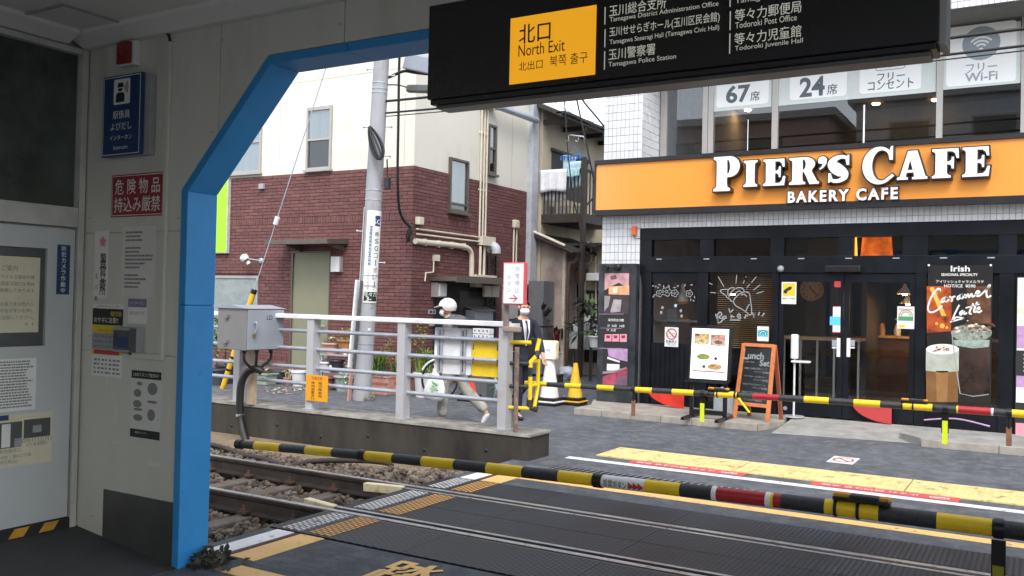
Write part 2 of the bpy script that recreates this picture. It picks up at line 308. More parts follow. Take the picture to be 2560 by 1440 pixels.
m['green'] = M('green_sign', (.36, .74, .02), .4, var=.02); m['pipe'] = M('cream_pipe', (.66, .60, .48), .5, var=.1); m['pole'] = M('pole_concrete', (.33, .335, .35), .75, var=.2, scale=4, bump=.15, streak=.3, stain=(.22, .22, .23)); m['cable'] = M('cable_black', (.012, .012, .012), .5); m['bgrey'] = M('pipe_blue_grey', (.47, .49, .54), .5)
m['whitepl'] = M('white_plastic', (.74, .74, .74), .4, var=.05); m['greypl'] = M('grey_plastic', (.34, .35, .36), .5)
m['tile'] = M('white_tile', (.70, .71, .73), .25, var=.05, scale=4); m['tile2'] = M('white_tile_b', (.65, .66, .69), .25, var=.06, scale=5); m['grout'] = M('tile_grout', (.36, .36, .38), .9)
m['orange'] = M('orange_fascia', (.86, .325, .05), .2, var=.03, scale=.6, coat=.55); m['fframe'] = M('fascia_frame', (.016, .015, .018), .35); m['ltface'] = M('letter_face', (.88, .88, .90), .35, var=.01)
m['navyframe'] = M('shopfront_navy', (.007, .009, .013), .34, var=.3, scale=3, spec=.3); m['soffit'] = M('soffit', (.20, .20, .19), .8); m['kerbst'] = M('step_stone', (.36, .33, .285), .8, var=.22, scale=5, bump=.2); m['ramp'] = M('ramp_concrete', (.32, .315, .295), .85, var=.22, scale=4, bump=.2)
m['banner'] = M('banner_black', (.018, .014, .014), .38, var=.2, scale=2); m['wood'] = M('pale_wood', (.42, .25, .12), .5, var=.2, scale=9, streak=.2); m['orangewood'] = M('orange_wood', (.60, .19, .06), .55, var=.25, scale=12, stain=(.42, .14, .06)); m['chalk'] = M('chalkboard', (.02, .022, .024), .45, var=.2)
m['bulb'] = M('warm_bulb', (1, .58, .22), .5, var=0, emit=32); m['lampshade'] = M('white_lampshade', (.82, .80, .76), .5)
m['old'] = M('old_render', (.46, .40, .30), .9, var=.2, scale=1.6, bump=.15, stain=(.36, .30, .22)); m['mold'] = M('mouldy_wall', (.36, .29, .25), .92, var=.35, scale=1.3, bump=.15, stain=(.20, .155, .14)); m['roofd'] = M('dark_roof', (.05, .045, .042), .7, var=.3, scale=9); m['dwood'] = M('dark_timber', (.045, .034, .028), .7, var=.3, scale=10)
m['towelw'] = M('white_towel', (.76, .76, .80), .95, var=.08, scale=10, bump=.3, bscale=60); m['towelb'] = M('pale_blue_towel', (.46, .66, .80), .95, var=.15, scale=12, bump=.3); m['bluepl'] = M('blue_plastic', (.05, .22, .62), .4); m['blueshirt'] = M('blue_cloth', (.10, .19, .44), .9, var=.15)
m['terra'] = M('terracotta', (.42, .165, .10), .8, var=.2, scale=9); m['terra2'] = M('pale_terracotta', (.55, .29, .23), .8, var=.18, scale=9); m['potdark'] = M('dark_pot', (.05, .055, .065), .5); m['potgreen'] = M('green_planter', (.30, .38, .30), .5, var=.06); m['potwhite'] = M('white_pot', (.66, .67, .68), .45, var=.08); m['soil'] = M('soil', (.05, .038, .028), .95, bump=.5)
m['leaf'] = leafmat('leaf_green', (.045, .085, .022), (.10, .17, .035)); m['leafy'] = leafmat('leaf_yellow', (.22, .20, .02), (.50, .38, .03)); m['leafl'] = leafmat('leaf_lime', (.14, .20, .03), (.30, .36, .06)); m['leafd'] = leafmat('leaf_dark', (.018, .03, .016), (.04, .065, .03)); m['leafr'] = leafmat('leaf_red', (.12, .008, .02), (.42, .03, .07)); m['petalw'] = M('white_petal', (.75, .75, .70), .6)
m['cone_r'] = M('cone_red', (.68, .04, .02), .4); m['cone_y'] = M('cone_yellow', (.78, .45, .02), .45); m['conew'] = M('cone_white', (.80, .80, .78), .4)
m['skin'] = M('skin', (.52, .31, .22), .5, var=.06); m['suit'] = M('navy_suit', (.016, .02, .034), .8, var=.5, scale=12, bump=.8, bscale=16); m['shirt'] = M('shirt', (.74, .75, .78), .7); m['tie'] = M('tie', (.045, .035, .05), .6); m['hair'] = M('hair', (.012, .010, .009), .5); m['mask'] = M('face_mask', (.80, .82, .86), .8); m['shoe'] = M('black_shoe', (.012, .012, .012), .3)
m['jacket'] = M('grey_jacket', (.11, .11, .125), .85, var=.4, scale=12, bump=.8, bscale=16); m['trouser'] = M('beige_trousers', (.36, .34, .30), .9, var=.3, scale=9, bump=.9, bscale=16); m['helmet'] = M('white_helmet', (.66, .64, .60), .35, coat=.1); m['bag'] = M('white_bag', (.80, .80, .80), .4, var=.06, bump=.3, bscale=20); m['scarf'] = M('red_strap', (.55, .04, .03), .6); m['sneak'] = M('white_sneaker', (.72, .72, .72), .5)
m['bagp'] = M('green_print', (.20, .62, .16), .5, var=.1)
# ------------------------------------------------------------------ ground: one sheet with the track trench in it
XE = -4.86                                   # left edge of the crossing
ny = [-60, 4.12, 4.8, 7.13, 8.36, 200]; nx = [-250, XE, 120]
def gzv(x, y): return 0.
b = B(); TB = -.30
for i in range(2):
    for j in range(5):
        x0, x1, y0, y1 = nx[i], nx[i + 1], ny[j], ny[j + 1]
        low = (j == 2) or (i == 0 and j in (1, 2, 3))
        z = TB if low else 0.
        b.add([(x0, y0, z), (x1, y0, z), (x1, y1, z), (x0, y1, z)], [(0, 1, 2, 3)])
for (x0, x1, y) in ((nx[0], XE, 4.12), (nx[0], XE, 8.36), (XE, nx[2], 4.8), (XE, nx[2], 7.13)): b.add([(x0, y, TB), (x1, y, TB), (x1, y, 0), (x0, y, 0)], [(0, 1, 2, 3)])
for (y0, y1) in ((4.12, 4.8), (7.13, 8.36)): b.add([(XE, y0, TB), (XE, y1, TB), (XE, y1, 0), (XE, y0, 0)], [(0, 1, 2, 3)])
b.build('ground', m['asphalt'], kind='structure', origin=(0, 0, 0))
# crossing deck (smoother, darker asphalt), station floor that rises a little to the left
b = B(); b.box(XE + .01, 12, 4.10, 4.79, -.05, .004); b.box(XE + .01, 12, 7.14, 8.0, -.05, .004); b.box(-4.6, 12, -8, 4.098, -.05, .004)
b.build('crossing_pavement', m['crossing'], kind='structure')
b = B(); b.add([(-4.605, -8, 0.006), (-4.605, 4.1, .006), (-5.75, 4.1, .135), (-5.75, -8, .135)], [(0, 1, 2, 3)])
b.build('station_floor', m['floor'], kind='structure')
b = B(); b.add([(-60, 4.13, -.285), (XE - .01, 4.13, -.285), (XE - .01, 8.34, -.285), (-60, 8.34, -.285)], [(0, 3, 2, 1)]); b.build('track_bed', m['bed'], kind='structure')
# painted lines
def sheet(name, x0, x1, y0, y1, z, mat, label, cat='road marking', parent=None, group=None):
    o = B().box(x0, x1, y0, y1, z - .0035, z).build(name, mat, parent, label=label, cat=cat if parent is None else None, group=group); return o
ln = thing('crossing_edge_line', 'white and orange double edge line across the tracks beside the blue pillar', 'road marking', (-4.6, 4.2, 0))
for y0, y1, w_, o_ in ((4.13, 4.785, 'wline', 'oline'), (7.15, 7.64, 'wline', 'oline')):
    sheet('white_stripe', -4.75, -4.585, y0, y1, .009, m[w_], None, parent=ln); sheet('brown_stripe', -4.575, -4.535, y0, y1, .009, m['rust'], None, parent=ln); sheet('orange_stripe', -4.52, -4.30, y0, y1, .009, m[o_], None, parent=ln)
for y0, y1 in ((4.83, 5.40), (5.62, 6.40), (6.63, 7.09)):
    sheet('white_stripe', -4.75, -4.565, y0, y1, .0155, m['wtread'], None, parent=ln); sheet('orange_stripe', -4.50, -4.29, y0, y1, .0155, m['otread'], None, parent=ln)
sheet('track_warning_line', -4.29, 9, 7.45, 7.60, .009, m['oline'], 'long orange warning line on the far side of the rails')
sheet('platform_warning_line', -4.29, 9, 3.86, 4.02, .009, m['oline'], 'orange line on the near floor beside the blue pillar')
sheet('stop_line', -4.45, 9, 8.745, 8.865, .006, m['wline'], 'long white stop line in front of the yellow tactile strip')
tp = thing('tactile_strip', 'yellow tactile paving strip along the far side of the crossing', 'tactile paving', (0, 9.4, 0))
x = -4.24; k = 0
while x < 7:                                  # studded plates laid end to end
    wd = 1.62 if k else 1.54
    bb = B().box(x, x + wd - .012, 9.10, 9.76, -.002, .012)
    for i in range(int(wd / .075)):
        for j in range(8): bb.lathe((x + .045 + i * .075, 9.15 + j * .078, .012), [(.017, 0), (.012, .005)], 6, smooth=False)
    bb.build('tactile_plate', m['yline'], tp); x += wd; k += 1
st = [('red_floor_sticker', -3.78, -2.55, 'red floor sticker with a round pictogram at the left end of the tactile strip'), ('red_floor_sticker', -1.90, -.62, 'red floor sticker with white lettering at the right end of the tactile strip')]
for nme, x0, x1, lb in st:
    t_ = B().box(x0, x1, 8.90, 9.085, .001, .0065).build(nme, m['redtape'], label=lb, cat='floor sticker')
    B().flat(arc(x1 - .16, 8.99, .085, .062, 0, 360, 20)[:-1], (0, 0, .0085), XA, YA).build('round_mark', m['wtape'], t_)
    B().ribbon(arc(x1 - .16, 8.99, .062, .045, 0, 360, 20), .012, (0, 0, .0105), XA, YA).ribbon([(x1 - .2, 9.02), (x1 - .12, 8.96)], .012, (0, 0, .0105), XA, YA).build('ban_ring', m['redtape'], t_)
    text('止まれ 踏切注意 危険', m['wtape'], t_, ((x0 + x1) / 2 - .12, 8.99, .0085), -XA, -YA, (.86, .10), .01)
sq = B().prism([(-2.03, 10.33), (-1.755, 10.33), (-1.755, 10.78), (-2.03, 10.78)], (0, 0, .001), XA, YA, (0, 0, .005)).build('road_sticker', m['wtape'], label='small white no-entry sticker on the asphalt road', cat='floor sticker')
B().ribbon(arc(-1.89, 10.55, .10, .15, 0, 360, 24), .022, (0, 0, .009), XA, YA).ribbon([(-1.96, 10.65), (-1.82, 10.45)], .022, (0, 0, .009), XA, YA).build('ring_mark', m['redp'], sq)
fm = thing('stencil_marking', 'orange stencilled character painted on the near crossing asphalt', 'road marking', (-3.35, 4.4, 0))
text('踏', m['oline'], fm, (-3.36, 4.44, .012), XA, YA, (.36, .50), .03, keep=False)
# drain grating beyond the orange line
dr = thing('drain_grating', 'dark ribbed steel drain grating between the orange and white lines', 'drain', (-2, 8.15, 0))
box('drain_frame', -4.3, 9, 8.005, 8.30, -.01, .003, m['rubberp'], dr)
bb = B()
for i in range(190): x = -4.28 + i * .07; bb.add([(x, 8.02, .004), (x + .03, 8.02, .010), (x + .06, 8.285, .010), (x + .03, 8.285, .004)], [(0, 1, 2, 3)])
o = bb.build('grating_bars', m['galv'], dr); o['kind'] = 'stuff'
box('edge_strip', -4.3, 9, 7.80, 7.84, .002, .016, m['galv'], dr)
# ------------------------------------------------------------------ rails
RY = (5.45, 6.555)
prof = [(-.062, -.153), (.062, -.153), (.062, -.141), (.012, -.122), (.009, -.05), (.030, -.036), (.033, -.008), (.026, 0), (-.026, 0), (-.033, -.008), (-.030, -.036), (-.009, -.05), (-.012, -.122), (-.062, -.141)]
for k, Y in enumerate(RY):
    t_ = thing('rail', ['steel rail nearer to the station of the single track', 'steel rail farther from the station beside the ballast strip'][k], 'rail', (-4, Y, -.15))
    B().prism(prof, (-60, Y, .012), YA, ZA, (80, 0, 0)).build('rail_section', m['rail'], t_)
    box('running_surface', -60, 20, Y - .026, Y + .026, .0125, .0145, m['railtop'], t_)
    s = 1 if k == 0 else -1                    # guard rail on the inner side
    gy_ = Y + s * .105
    box('guard_rail', XE - .02, 12, gy_ - .022, gy_ + .022, -.10, .012, m['dark'], t_)
    box('guard_surface', XE, 12, gy_ - .018, gy_ + .018, .0125, .0145, m['railtop'], t_)
    tip = B().prism([(XE - .025, gy_ - .03), (XE - .025, gy_ + .03), (XE - .40, gy_ + s * .07 + .035), (XE - .40, gy_ + s * .07 - .035)], (0, 0, -.075 if k == 0 else -.05), XA, YA, (0, 0, .095 if k == 0 else .075)).build('painted_tip', m['guardtip'], t_, bevel=.006)
    # outer flangeway strip
    box('outer_strip', XE, 12, Y - s * .05, Y - s * .062, -.03, .010, m['dark'], t_)
# rubber mats, one piece at a time
mt = thing('crossing_mat', 'studded black rubber crossing mat laid between and beside the rails', 'rubber mat', (-2, 6, 0))
for y0, y1 in ((4.805, 5.383), (5.585, 5.985), (5.992, 6.42), (6.623, 7.122)):
    x = XE + .015
    while x < 6:
        wd = 1.2
        B().box(x, x + wd - .003, y0, y1, -.12, .012).build('mat_panel', m['rubber'], mt); x += wd
for y0, y1 in ((4.83, 5.36), (5.60, 6.40), (6.65, 7.10)): box('bevel_edge', XE - .05, XE + .013, y0, y1, -.12, -.012, m['rubberp'], mt)
# sleepers with clips
x = XE - .30; k = 0; n_sl = 0; slp = None
while n_sl < 8:
    if slp is None:
        slp = thing('sleeper', '', 'sleeper', (x, 6, -.3), 'concrete sleepers under the rails')
        B().prism([(-.11, -.20), (.11, -.20), (.085, 0), (-.085, 0)], (x, 4.95, -.145), XA, ZA, (0, 2.1, 0)).build('concrete_beam', m['sleeper'], slp, bevel=.012)
        for Y in RY:
            for s in (-1, 1):
                B().bar((x - .045, Y + s * .075, -.115), (x + .045, Y + s * .075, -.115), .07, .025).build('rail_clip', m['rust'], slp, bevel=.006)
                B().lathe((x, Y + s * .085, -.105), [(.022, 0), (.022, .02), (.012, .022), (.012, .05)], 8).build('clip_bolt', m['rust'], slp)
        o = slp
    else: o = copy_tree(slp, None, V((x - XE + .30, 0, 0)))
    n_sl += 1
    o['label'] = 'concrete sleeper under the two rails, %s from the crossing edge' % (['first', 'second', 'third', 'fourth', 'fifth', 'sixth', 'seventh', 'eighth'][n_sl - 1])
    x -= .56
# ballast
rnd = random.Random(3)
ico = bmesh.new(); bmesh.ops.create_icosphere(ico, subdivisions=1, radius=1); IV = [v.co.copy() for v in ico.verts]; IF = [[v.index for v in f.verts] for f in ico.faces]; ico.free()
b = B()
def bz(y): return -.20
def stone(x, y, z, r):
    b.m = rnd.choice((0, 0, 1, 1, 2)); q = Matrix.Rotation(rnd.uniform(0, 6.28), 3, V((rnd.gauss(0, 1), rnd.gauss(0, 1), rnd.gauss(0, 1))).normalized())
    sc = V((rnd.uniform(.75, 1.3), rnd.uniform(.6, 1.), rnd.uniform(.55, .9))) * r
    b.add([q @ V((p.x * sc.x, p.y * sc.y, p.z * sc.z)) * rnd.uniform(.82, 1.15) + V((x, y, z)) for p in IV], IF)
def fill(x0, x1, y0, y1, n, z0, z1, r0=.022, r1=.045):
    for _ in range(n):
        x, y = rnd.uniform(x0, x1), rnd.uniform(y0, y1)
        if any(abs(y - Y) < .075 for Y in RY): continue
        ph = ((x - (XE - .30)) / -.56) % 1; on = min(ph, 1 - ph) * .56 < .10 and 4.95 < y < 7.05
        if on and (rnd.random() < .86): continue
        stone(x, y, rnd.uniform(z0, z1), rnd.uniform(r0, r1))
fill(-8.2, XE - .02, 4.15, 5.38, 3600, -.26, -.165); fill(-8.5, XE - .02, 5.5, 6.5, 4200, -.26, -.165); fill(-9.5, XE + .0, 6.62, 7.55, 5200, -.26, -.11); fill(-5.7, XE, 7.5, 8.3, 1300, -.27, -.14)
for _ in range(120): stone(rnd.uniform(-5.9, XE - .02), rnd.uniform(6.66, 7.5), -.075, rnd.uniform(.03, .05))
o = b.build('ballast', [m['stone'], m['stone2'], m['stone3']], label='loose grey and brown ballast stones around the sleepers', cat='ballast', kind='stuff')
# cable trough with perforated tan lids along the wall foot
tr = thing('cable_trough', 'tan perforated trough cover between the ballast and concrete wall', 'trough', (-8, 7.9, -.25))
x = -5.68
for i in range(14):
    box('trough_lid', x - .99, x, 7.50, 8.30, -.285, -.125, m['trough'], tr, bevel=.008)
    bb = B()
    if i < 5:
        for r_ in range(11):
            for c_ in range(24): xx = x - .97 + c_ * .04; yy = 7.54 + r_ * .068; bb.add([(xx, yy, -.124), (xx + .02, yy, -.124), (xx + .02, yy + .035, -.124), (xx, yy + .035, -.124)], [(0, 1, 2, 3)])
        o = bb.build('lid_holes', m['rust'], tr); o['kind'] = 'stuff'
    x -= 1.0
# black hose lying over the ballast
pts = [(-10.2, 7.35, -.06), (-9.0, 7.30, -.09), (-8.3, 7.33, -.07), (-7.75, 7.22, -.10), (-7.35, 7.12, -.085), (-6.95, 7.12, -.12), (-6.75, 7.30, -.08), (-6.35, 7.46, -.05), (-6.05, 7.62, -.06), (-5.98, 7.70, -.11)]
B().tube(smooth_path(pts, 6), .028, 8).build('hose', m['dwood'], label='dark hose snaking over the ballast by the far rail', cat='hose')
# ------------------------------------------------------------------ station building
YW, YK = 3.77, 3.985                          # front and back of the wall with the opening
XL = -5.62                                   # office wall
ZC = 3.42
arch = [(-4.56, 0), (-4.56, 2.33), (-3.88, 3.045), (-.20, 3.045), (.48, 2.33), (.48, 0)]
out = [(-4.62, 0), (-4.62, 2.345), (-3.905, 3.095), (-.175, 3.095), (.54, 2.345), (.54, 0)]
sb = thing('station_building', 'pale station passage with office wall, ceiling and blue framed opening', 'building', (-4.6, 3.9, 0))
# body of the wall between the two sheet faces: outline with the opening cut out
hole = [(-4.60, -.02), (-4.60, 2.34), (-3.893, 3.07), (-.187, 3.07), (.52, 2.34), (.52, -.02)]
poly = [(-5.75, -.02)] + hole + [(5, -.02), (5, 4.3), (-5.75, 4.3)]
B().prism(poly, (0, YW + .012, 0), XA, ZA, (0, YK - YW - .016, 0)).build('wall_core', m['wall'], sb)
pan = [[(-5.60, .05), (-4.628, .02), (-4.628, 1.30), (-5.60, 1.30)], [(-5.60, 1.306), (-4.628, 1.306), (-4.628, 2.085), (-5.60, 2.085)],
       [(-5.60, 2.091), (-4.628, 2.091), (-4.628, 2.352), (-4.318, 2.677), (-4.318, 3.335), (-5.60, 3.335)],
       [(-4.312, 2.684), (-3.912, 3.103), (-3.338, 3.103), (-3.338, 3.335), (-4.312, 3.335)], [(-3.332, 3.103), (-2.0, 3.103), (-2.0, 3.335), (-3.332, 3.335)],
       [(-1.994, 3.103), (-.17, 3.103), (.1, 2.82), (.1, 3.335), (-1.994, 3.335)], [(.55, .02), (4, .02), (4, 3.335), (.106, 3.335), (.106, 2.815), (.55, 2.35)]]
for p in pan: B().prism(p, (0, YW, 0), XA, ZA, (0, .011, 0)).build('wall_panel', m['wall'], sb, bevel=.0015)
# blue lining: front strip and inner faces, piece by piece
def seg(i, t0=0., t1=1.):
    a0, a1, o0, o1 = V((*arch[i], 0)), V((*arch[i + 1], 0)), V((*out[i], 0)), V((*out[i + 1], 0))
    g = lambda p, q, t: p + (q - p) * t
    A, Bb, Cc, D = g(a0, a1, t0), g(a0, a1, t1), g(o0, o1, t1), g(o0, o1, t0)
    return [(A.x, A.y), (Bb.x, Bb.y), (Cc.x, Cc.y), (D.x, D.y)]
for i, ts in ((0, (0, .698, 1)), (1, (0, 1)), (2, (0, .16, .6, 1)), (3, (0, 1)), (4, (0, .7, 1))):
    for t0, t1 in zip(ts[:-1], ts[1:]):
        L = math.dist(arch[i], arch[i + 1]); e = .003 / L if (0 < t1 < 1) else 0
        B().prism(seg(i, t0, t1 - e), (0, YW - .012, 0), XA, ZA, (0, YK - YW + .016, 0)).build('blue_lining', m['blue'], sb, bevel=.004)
box('kick_plate', -5.31, -4.625, YW - .006, YW - .001, -.01, .40, m['steelplate'], sb)
# ceiling, cornice, other walls, roof
B().box(XL - .1, 5, -.6, YK, ZC, ZC + .25).build('ceiling', m['ceil'], sb)
B().prism([(YW, 3.335), (YW, ZC), (YW - .16, ZC), (YW - .16, ZC - .03), (YW - .05, 3.335)], (-5.6, 0, 0), YA, ZA, (10, 0, 0)).build('cornice', m['ceil'], sb)
B().prism([(XL, 3.335), (XL, ZC), (XL + .16, ZC), (XL + .16, ZC - .03), (XL + .05, 3.335)], (0, -.6, 0), XA, ZA, (0, 4.2, 0)).build('cornice', m['ceil'], sb)
B().box(XL - .2, XL - .04, -3.2, YW + .30, 0, 3.6).build('office_wall', m['jamb'], sb)
B().box(XL - .15, 6, -.7, YK + .12, 3.72, 3.86).build('roof_slab', m['greypl'], sb); B().box(XL - .15, 6, YK + .121, YK + .16, 3.6, 3.95).build('roof_fascia', m['galv'], sb)
# office wall: transom, door, papers
def X_(x0, y0, x1, y1, name, mat, t=.01, off=0., parent=sb, **k):
    a, c, z0, z1 = rX(x0, y0, x1, y1, XL); return B().box(XL + off, XL + off + t, a, c, z0, z1).build(name, mat, parent, **k)
yj = YW - .01
Y190 = px(192, 700, XL).y; Y165 = px(172, 1000, XL).y
B().box(XL - .03, XL + .035, Y190 - .02, yj, .06, 3.33).build('door_post', m['jamb'], sb, bevel=.004)
B().box(XL - .03, XL + .03, .4, Y190 - .022, px(80, 560, XL).z, px(80, 508, XL).z).build('transom_bar', m['jamb'], sb, bevel=.004)
B().box(XL - .03, XL + .03, .4, Y190 - .022, px(100, 112, XL).z, 3.33).build('head_bar', m['jamb'], sb, bevel=.004)
z0t, z1t = px(80, 508, XL).z, px(100, 112, XL).z
B().box(XL - .035, XL - .03, .4, Y190 - .022, z0t, z1t).build('transom_pane', M('dim_pane', (.07, .085, .075), .18, var=.5, scale=1.5), sb)
dr_ = B(); za, zb = .19, px(80, 566, XL).z
wy0, wy1, wz0, wz1 = .9, px(113, 740, XL).y, px(60, 866, XL).z, px(60, 618, XL).z
dr_.box(XL - .025, XL + .012, wy1, Y190 - .03, za, zb).box(XL - .025, XL + .012, .5, wy1, za, wz0).box(XL - .025, XL + .012, .5, wy1, wz1, zb)
door = dr_.build('office_door', m['door'], sb)
B().box(XL - .02, XL - .012, wy0 - .4, wy1, wz0, wz1).build('door_pane', m['dark'], door)
def paperX(name, x0, y0, x1, y1, mat, label, off=.0135, lines=0, cat='notice', ink='greyp', ll=.82, Xp=None, yx=None):
    a, c, z0, z1 = rX(x0, y0, x1, y1, XL)
    if yx is not None: a = yx
    t_ = B().box(XL + off, XL + off + .002, a, c, z0, z1).build(name, m[mat], label=label, cat=cat)
    if lines:
        bb = B(); h = (z1 - z0) / (lines + 1.6); r2 = random.Random(len(label))
        for i in range(lines):
            zc = z1 - h * (i + 1.1); yy = a + (c - a) * (.06 + (.1 if i == 0 else 0)); end = c - (c - a) * (.06 + r2.random() * (1 - ll))
            while yy < end:
                wl = (c - a) * r2.uniform(.03, .09); bb.box(XL + off + .0022, XL + off + .0026, yy, min(end, yy + wl), zc - h * .27, zc + h * .27); yy += wl + (c - a) * .012
        bb.build('printed_lines', m[ink], t_)
    return t_, a, c, z0, z1
t_, a, c, z0, z1 = paperX('notice', -60, 640, 100, 832, 'ypaper', 'cream office notice behind the door window', off=-.010, yx=None)
text('ご案内', m['greyp'], t_, (XL - .0065, c - .20, z1 - .075), YA, ZA, (.14, .035)); 
for i, s in enumerate(['新型コロナウイルス感染対策', 'のため、係員室は窓口を閉め', '駅構内で勤務しております', '', 'ご用のあるお客さまは恐れ入', 'りますが、呼出ボタンを押し', '係員とお話しください。', '駅　長']):
    if s: text(s, m['greyp'], t_, (XL - .0065, c - .03 if i == 7 else c - .035, z1 - .13 - i * .043), YA, ZA, (.46 if i < 7 else .06, .026), align='R')
t_, a, c, z0, z1 = paperX('camera_sticker', 139, 612, 171, 736, 'navy', 'blue vertical sticker on the door about security cameras', cat='sticker')
for i, s in enumerate('防犯カメラ作動中'): text(s, m['whitep'], t_, (XL + .0165, (a + c) / 2, z1 - (z1 - z0) * (i + .62) / 8.3), YA, ZA, ((c - a) * .62, (z1 - z0) / 10), .01)
paperX('notice', -40, 897, 86, 1028, 'paper', 'white sheet of small print on the lower door', lines=17)
t_, a, c, z0, z1 = paperX('poster', -60, 1036, 126, 1166, 'ypaper', 'pale poster with two dark pictures low on the door', cat='poster')
for (x0, y0, x1, y1, mm) in ((-20, 1056, 51, 1120, 'dark'), (56, 1046, 122, 1092, 'dark'), (0, 1060, 22, 1118, 'paper'), (78, 1062, 100, 1080, 'greypl'), (32, 1095, 50, 1116, 'greypl'), (-40, 1040, 18, 1053, 'navy')):
    a_, c_, q0, q1 = rX(x0, y0, x1, y1, XL); of = .0158 if mm in ('dark', 'navy') else .0166; B().box(XL + of, XL + of + .0006, a_, c_, q0, q1).build('picture', m[mm], t_)
text('10月11日(月)', m['greyp'], t_, px(90, 1099, XL + .0165), YA, ZA, (.22, .04)); text('より営業開始', m['greyp'], t_, px(92, 1109, XL + .0165), YA, ZA, (.14, .03)); text('各駅各駅窓口', m['greyp'], t_, px(20, 1128, XL + .0165), YA, ZA, (.16, .035)); text('大井町・溝の口方面', m['greyp'], t_, px(35, 1141, XL + .0165), YA, ZA, (.22, .03)); text('200円(税込)', m['greyp'], t_, px(16, 1156, XL + .0165), YA, ZA, (.14, .03))
# hazard tape along the door sill
hz = thing('hazard_tape', 'black and amber hazard tape along the office door sill', 'tape', (XL + .05, 3, .13))
B().box(XL - .02, XL + .03, .3, Y190 - .021, .05, .185).build('door_sill', m['hazb'], hz, bevel=.004)
yy = 1.5
while yy < Y190 - .2: B().add([(XL + .0315, yy, .125), (XL + .0315, yy + .10, .125), (XL + .0315, yy + .14, .182), (XL + .0315, yy + .04, .182)], [(0, 1, 2, 3)]).build('amber_stripe', m['haz'], hz); yy += .2
# hatch and fitting in the ceiling
hh = [pz(30, 24, ZC), pz(131, -4, ZC), pz(330, 60, ZC), pz(202, 83, ZC)]
ht = thing('ceiling_hatch', 'square access hatch outlined in the station ceiling', 'hatch', (hh[0].x, hh[0].y, ZC))
x0, x1, y0, y1 = min(p.x for p in hh) + .04, max(p.x for p in hh) - .04, min(p.y for p in hh) + .1, max(p.y for p in hh) - .02
box('hatch_panel', x0, x1, y0, y1, ZC - .006, ZC - .001, m['ceil'], ht)
for q in ((x0 - .02, x0, y0 - .02, y1 + .02), (x1, x1 + .02, y0 - .02, y1 + .02), (x0, x1, y0 - .02, y0), (x0, x1, y1, y1 + .02)): box('hatch_frame', *q, ZC - .012, ZC - .001, m['greypl'], ht)
p = pz(447, 50, ZC); cf = B().lathe((p.x, p.y, ZC - .001), [(.055, 0), (.05, -.012), (.02, -.014)], 16).build('ceiling_fitting', m['greypl'], label='small dark round fitting on the ceiling above the arch', cat='fitting')
# things on the wall with the opening
def W_(x0, y0, x1, y1, name, mat, t=.004, off=0., label=None, cat=None, parent=None, bevel=0):
    a, c, z0, z1 = rY(x0, y0, x1, y1, YW); o = B().box(a, c, YW - off - t, YW - off - .0005, z0, z1).build(name, m[mat], parent, label=label, cat=cat, bevel=bevel); return o, a, c, z0, z1
t_, a, c, z0, z1 = W_(313, 107, 352, 168, 'alarm_lamp', 'whitepl', .05, 0, 'red alarm lamp box high on the station wall', 'alarm lamp', bevel=.004)
box('red_lens', a + .01, c - .02, YW - .075, YW - .0505, z0 + .01, z1 - .01, M('red_lens', (.24, .012, .012), .3), t_, bevel=.006)
# intercom sign: projecting blade seen nearly face on
ic = thing('intercom_sign', 'navy blue intercom sign with a uniformed figure pictogram on the wall', 'sign', (-5.2, YW, 2.6))
a, c, z0, z1 = rY(260, 180, 356, 386, YW - .06); 
box('sign_back', a + .0, c + .055, YW - .045, YW - .001, z0 - .01, z1 - .04, m['greypl'], ic, bevel=.003); box('sign_face', a, c, YW - .07, YW - .0455, z0 - .01, z1 - .02, m['navy'], ic, bevel=.002); yf = YW - .0715
B().ribbon(rrect(a + .012, z0 + .002, c - .012, z1 - .032, .004) + [(c - .012, z1 - .036)], .005, (0, yf, 0), XA, ZA).build('white_border', m['whitep'], ic)
cx = (a + c) / 2; pc = z1 - .13
B().flat(rrect(cx - .082, pc - .082, cx + .082, pc + .082, .012), (0, yf, 0), XA, ZA).build('pictogram_ground', m['paper'], ic)
pg = B(); yg = yf - .0015
pg.flat([(cx - .058, pc - .068), (cx + .028, pc - .068), (cx + .030, pc - .02), (cx + .015, pc - .005), (cx - .045, pc - .005), (cx - .058, pc - .02)], (0, yg, 0), XA, ZA); pg.flat(arc(cx - .016, pc + .022, .025, .021, 180, 360, 10), (0, yg, 0), XA, ZA)
pg.flat([(cx - .046, pc + .028), (cx + .02, pc + .028), (cx + .012, pc + .058), (cx - .038, pc + .058)], (0, yg, 0), XA, ZA)
for r_ in (.022, .036, .05): pg.ribbon(arc(cx + .012, pc + .022, r_, r_ * 1.2, -38, 42, 8), .007, (0, yg, 0), XA, ZA)
pg.build('pictogram', m['blackp'], ic)
h_ = z1 - z0
for s, dz, fw, fh in (('駅係員', .50, .17, .055), ('よびだし', .36, .21, .055), ('インターホン', .225, .22, .042), ('Intercom', .105, .14, .034)): text(s, m['paper'], ic, (cx, yf, z0 + h_ * dz - .01), XA, ZA, (fw, fh), .004)
t_, a, c, z0, z1 = W_(281, 434, 411, 541, 'prohibition_sign', 'redsign', .006, 0, 'red sign with two rows of white characters on the wall', 'sign')
cx, zc, ww, hh_ = (a + c) / 2, (z0 + z1) / 2, c - a, z1 - z0
B().ribbon([(a + .01, z0 + .01), (c - .01, z0 + .01), (c - .01, z1 - .01), (a + .01, z1 - .01), (a + .01, z0 + .01)], .005, (0, YW - .0075, 0), XA, ZA).build('white_border', m['paper'], t_)
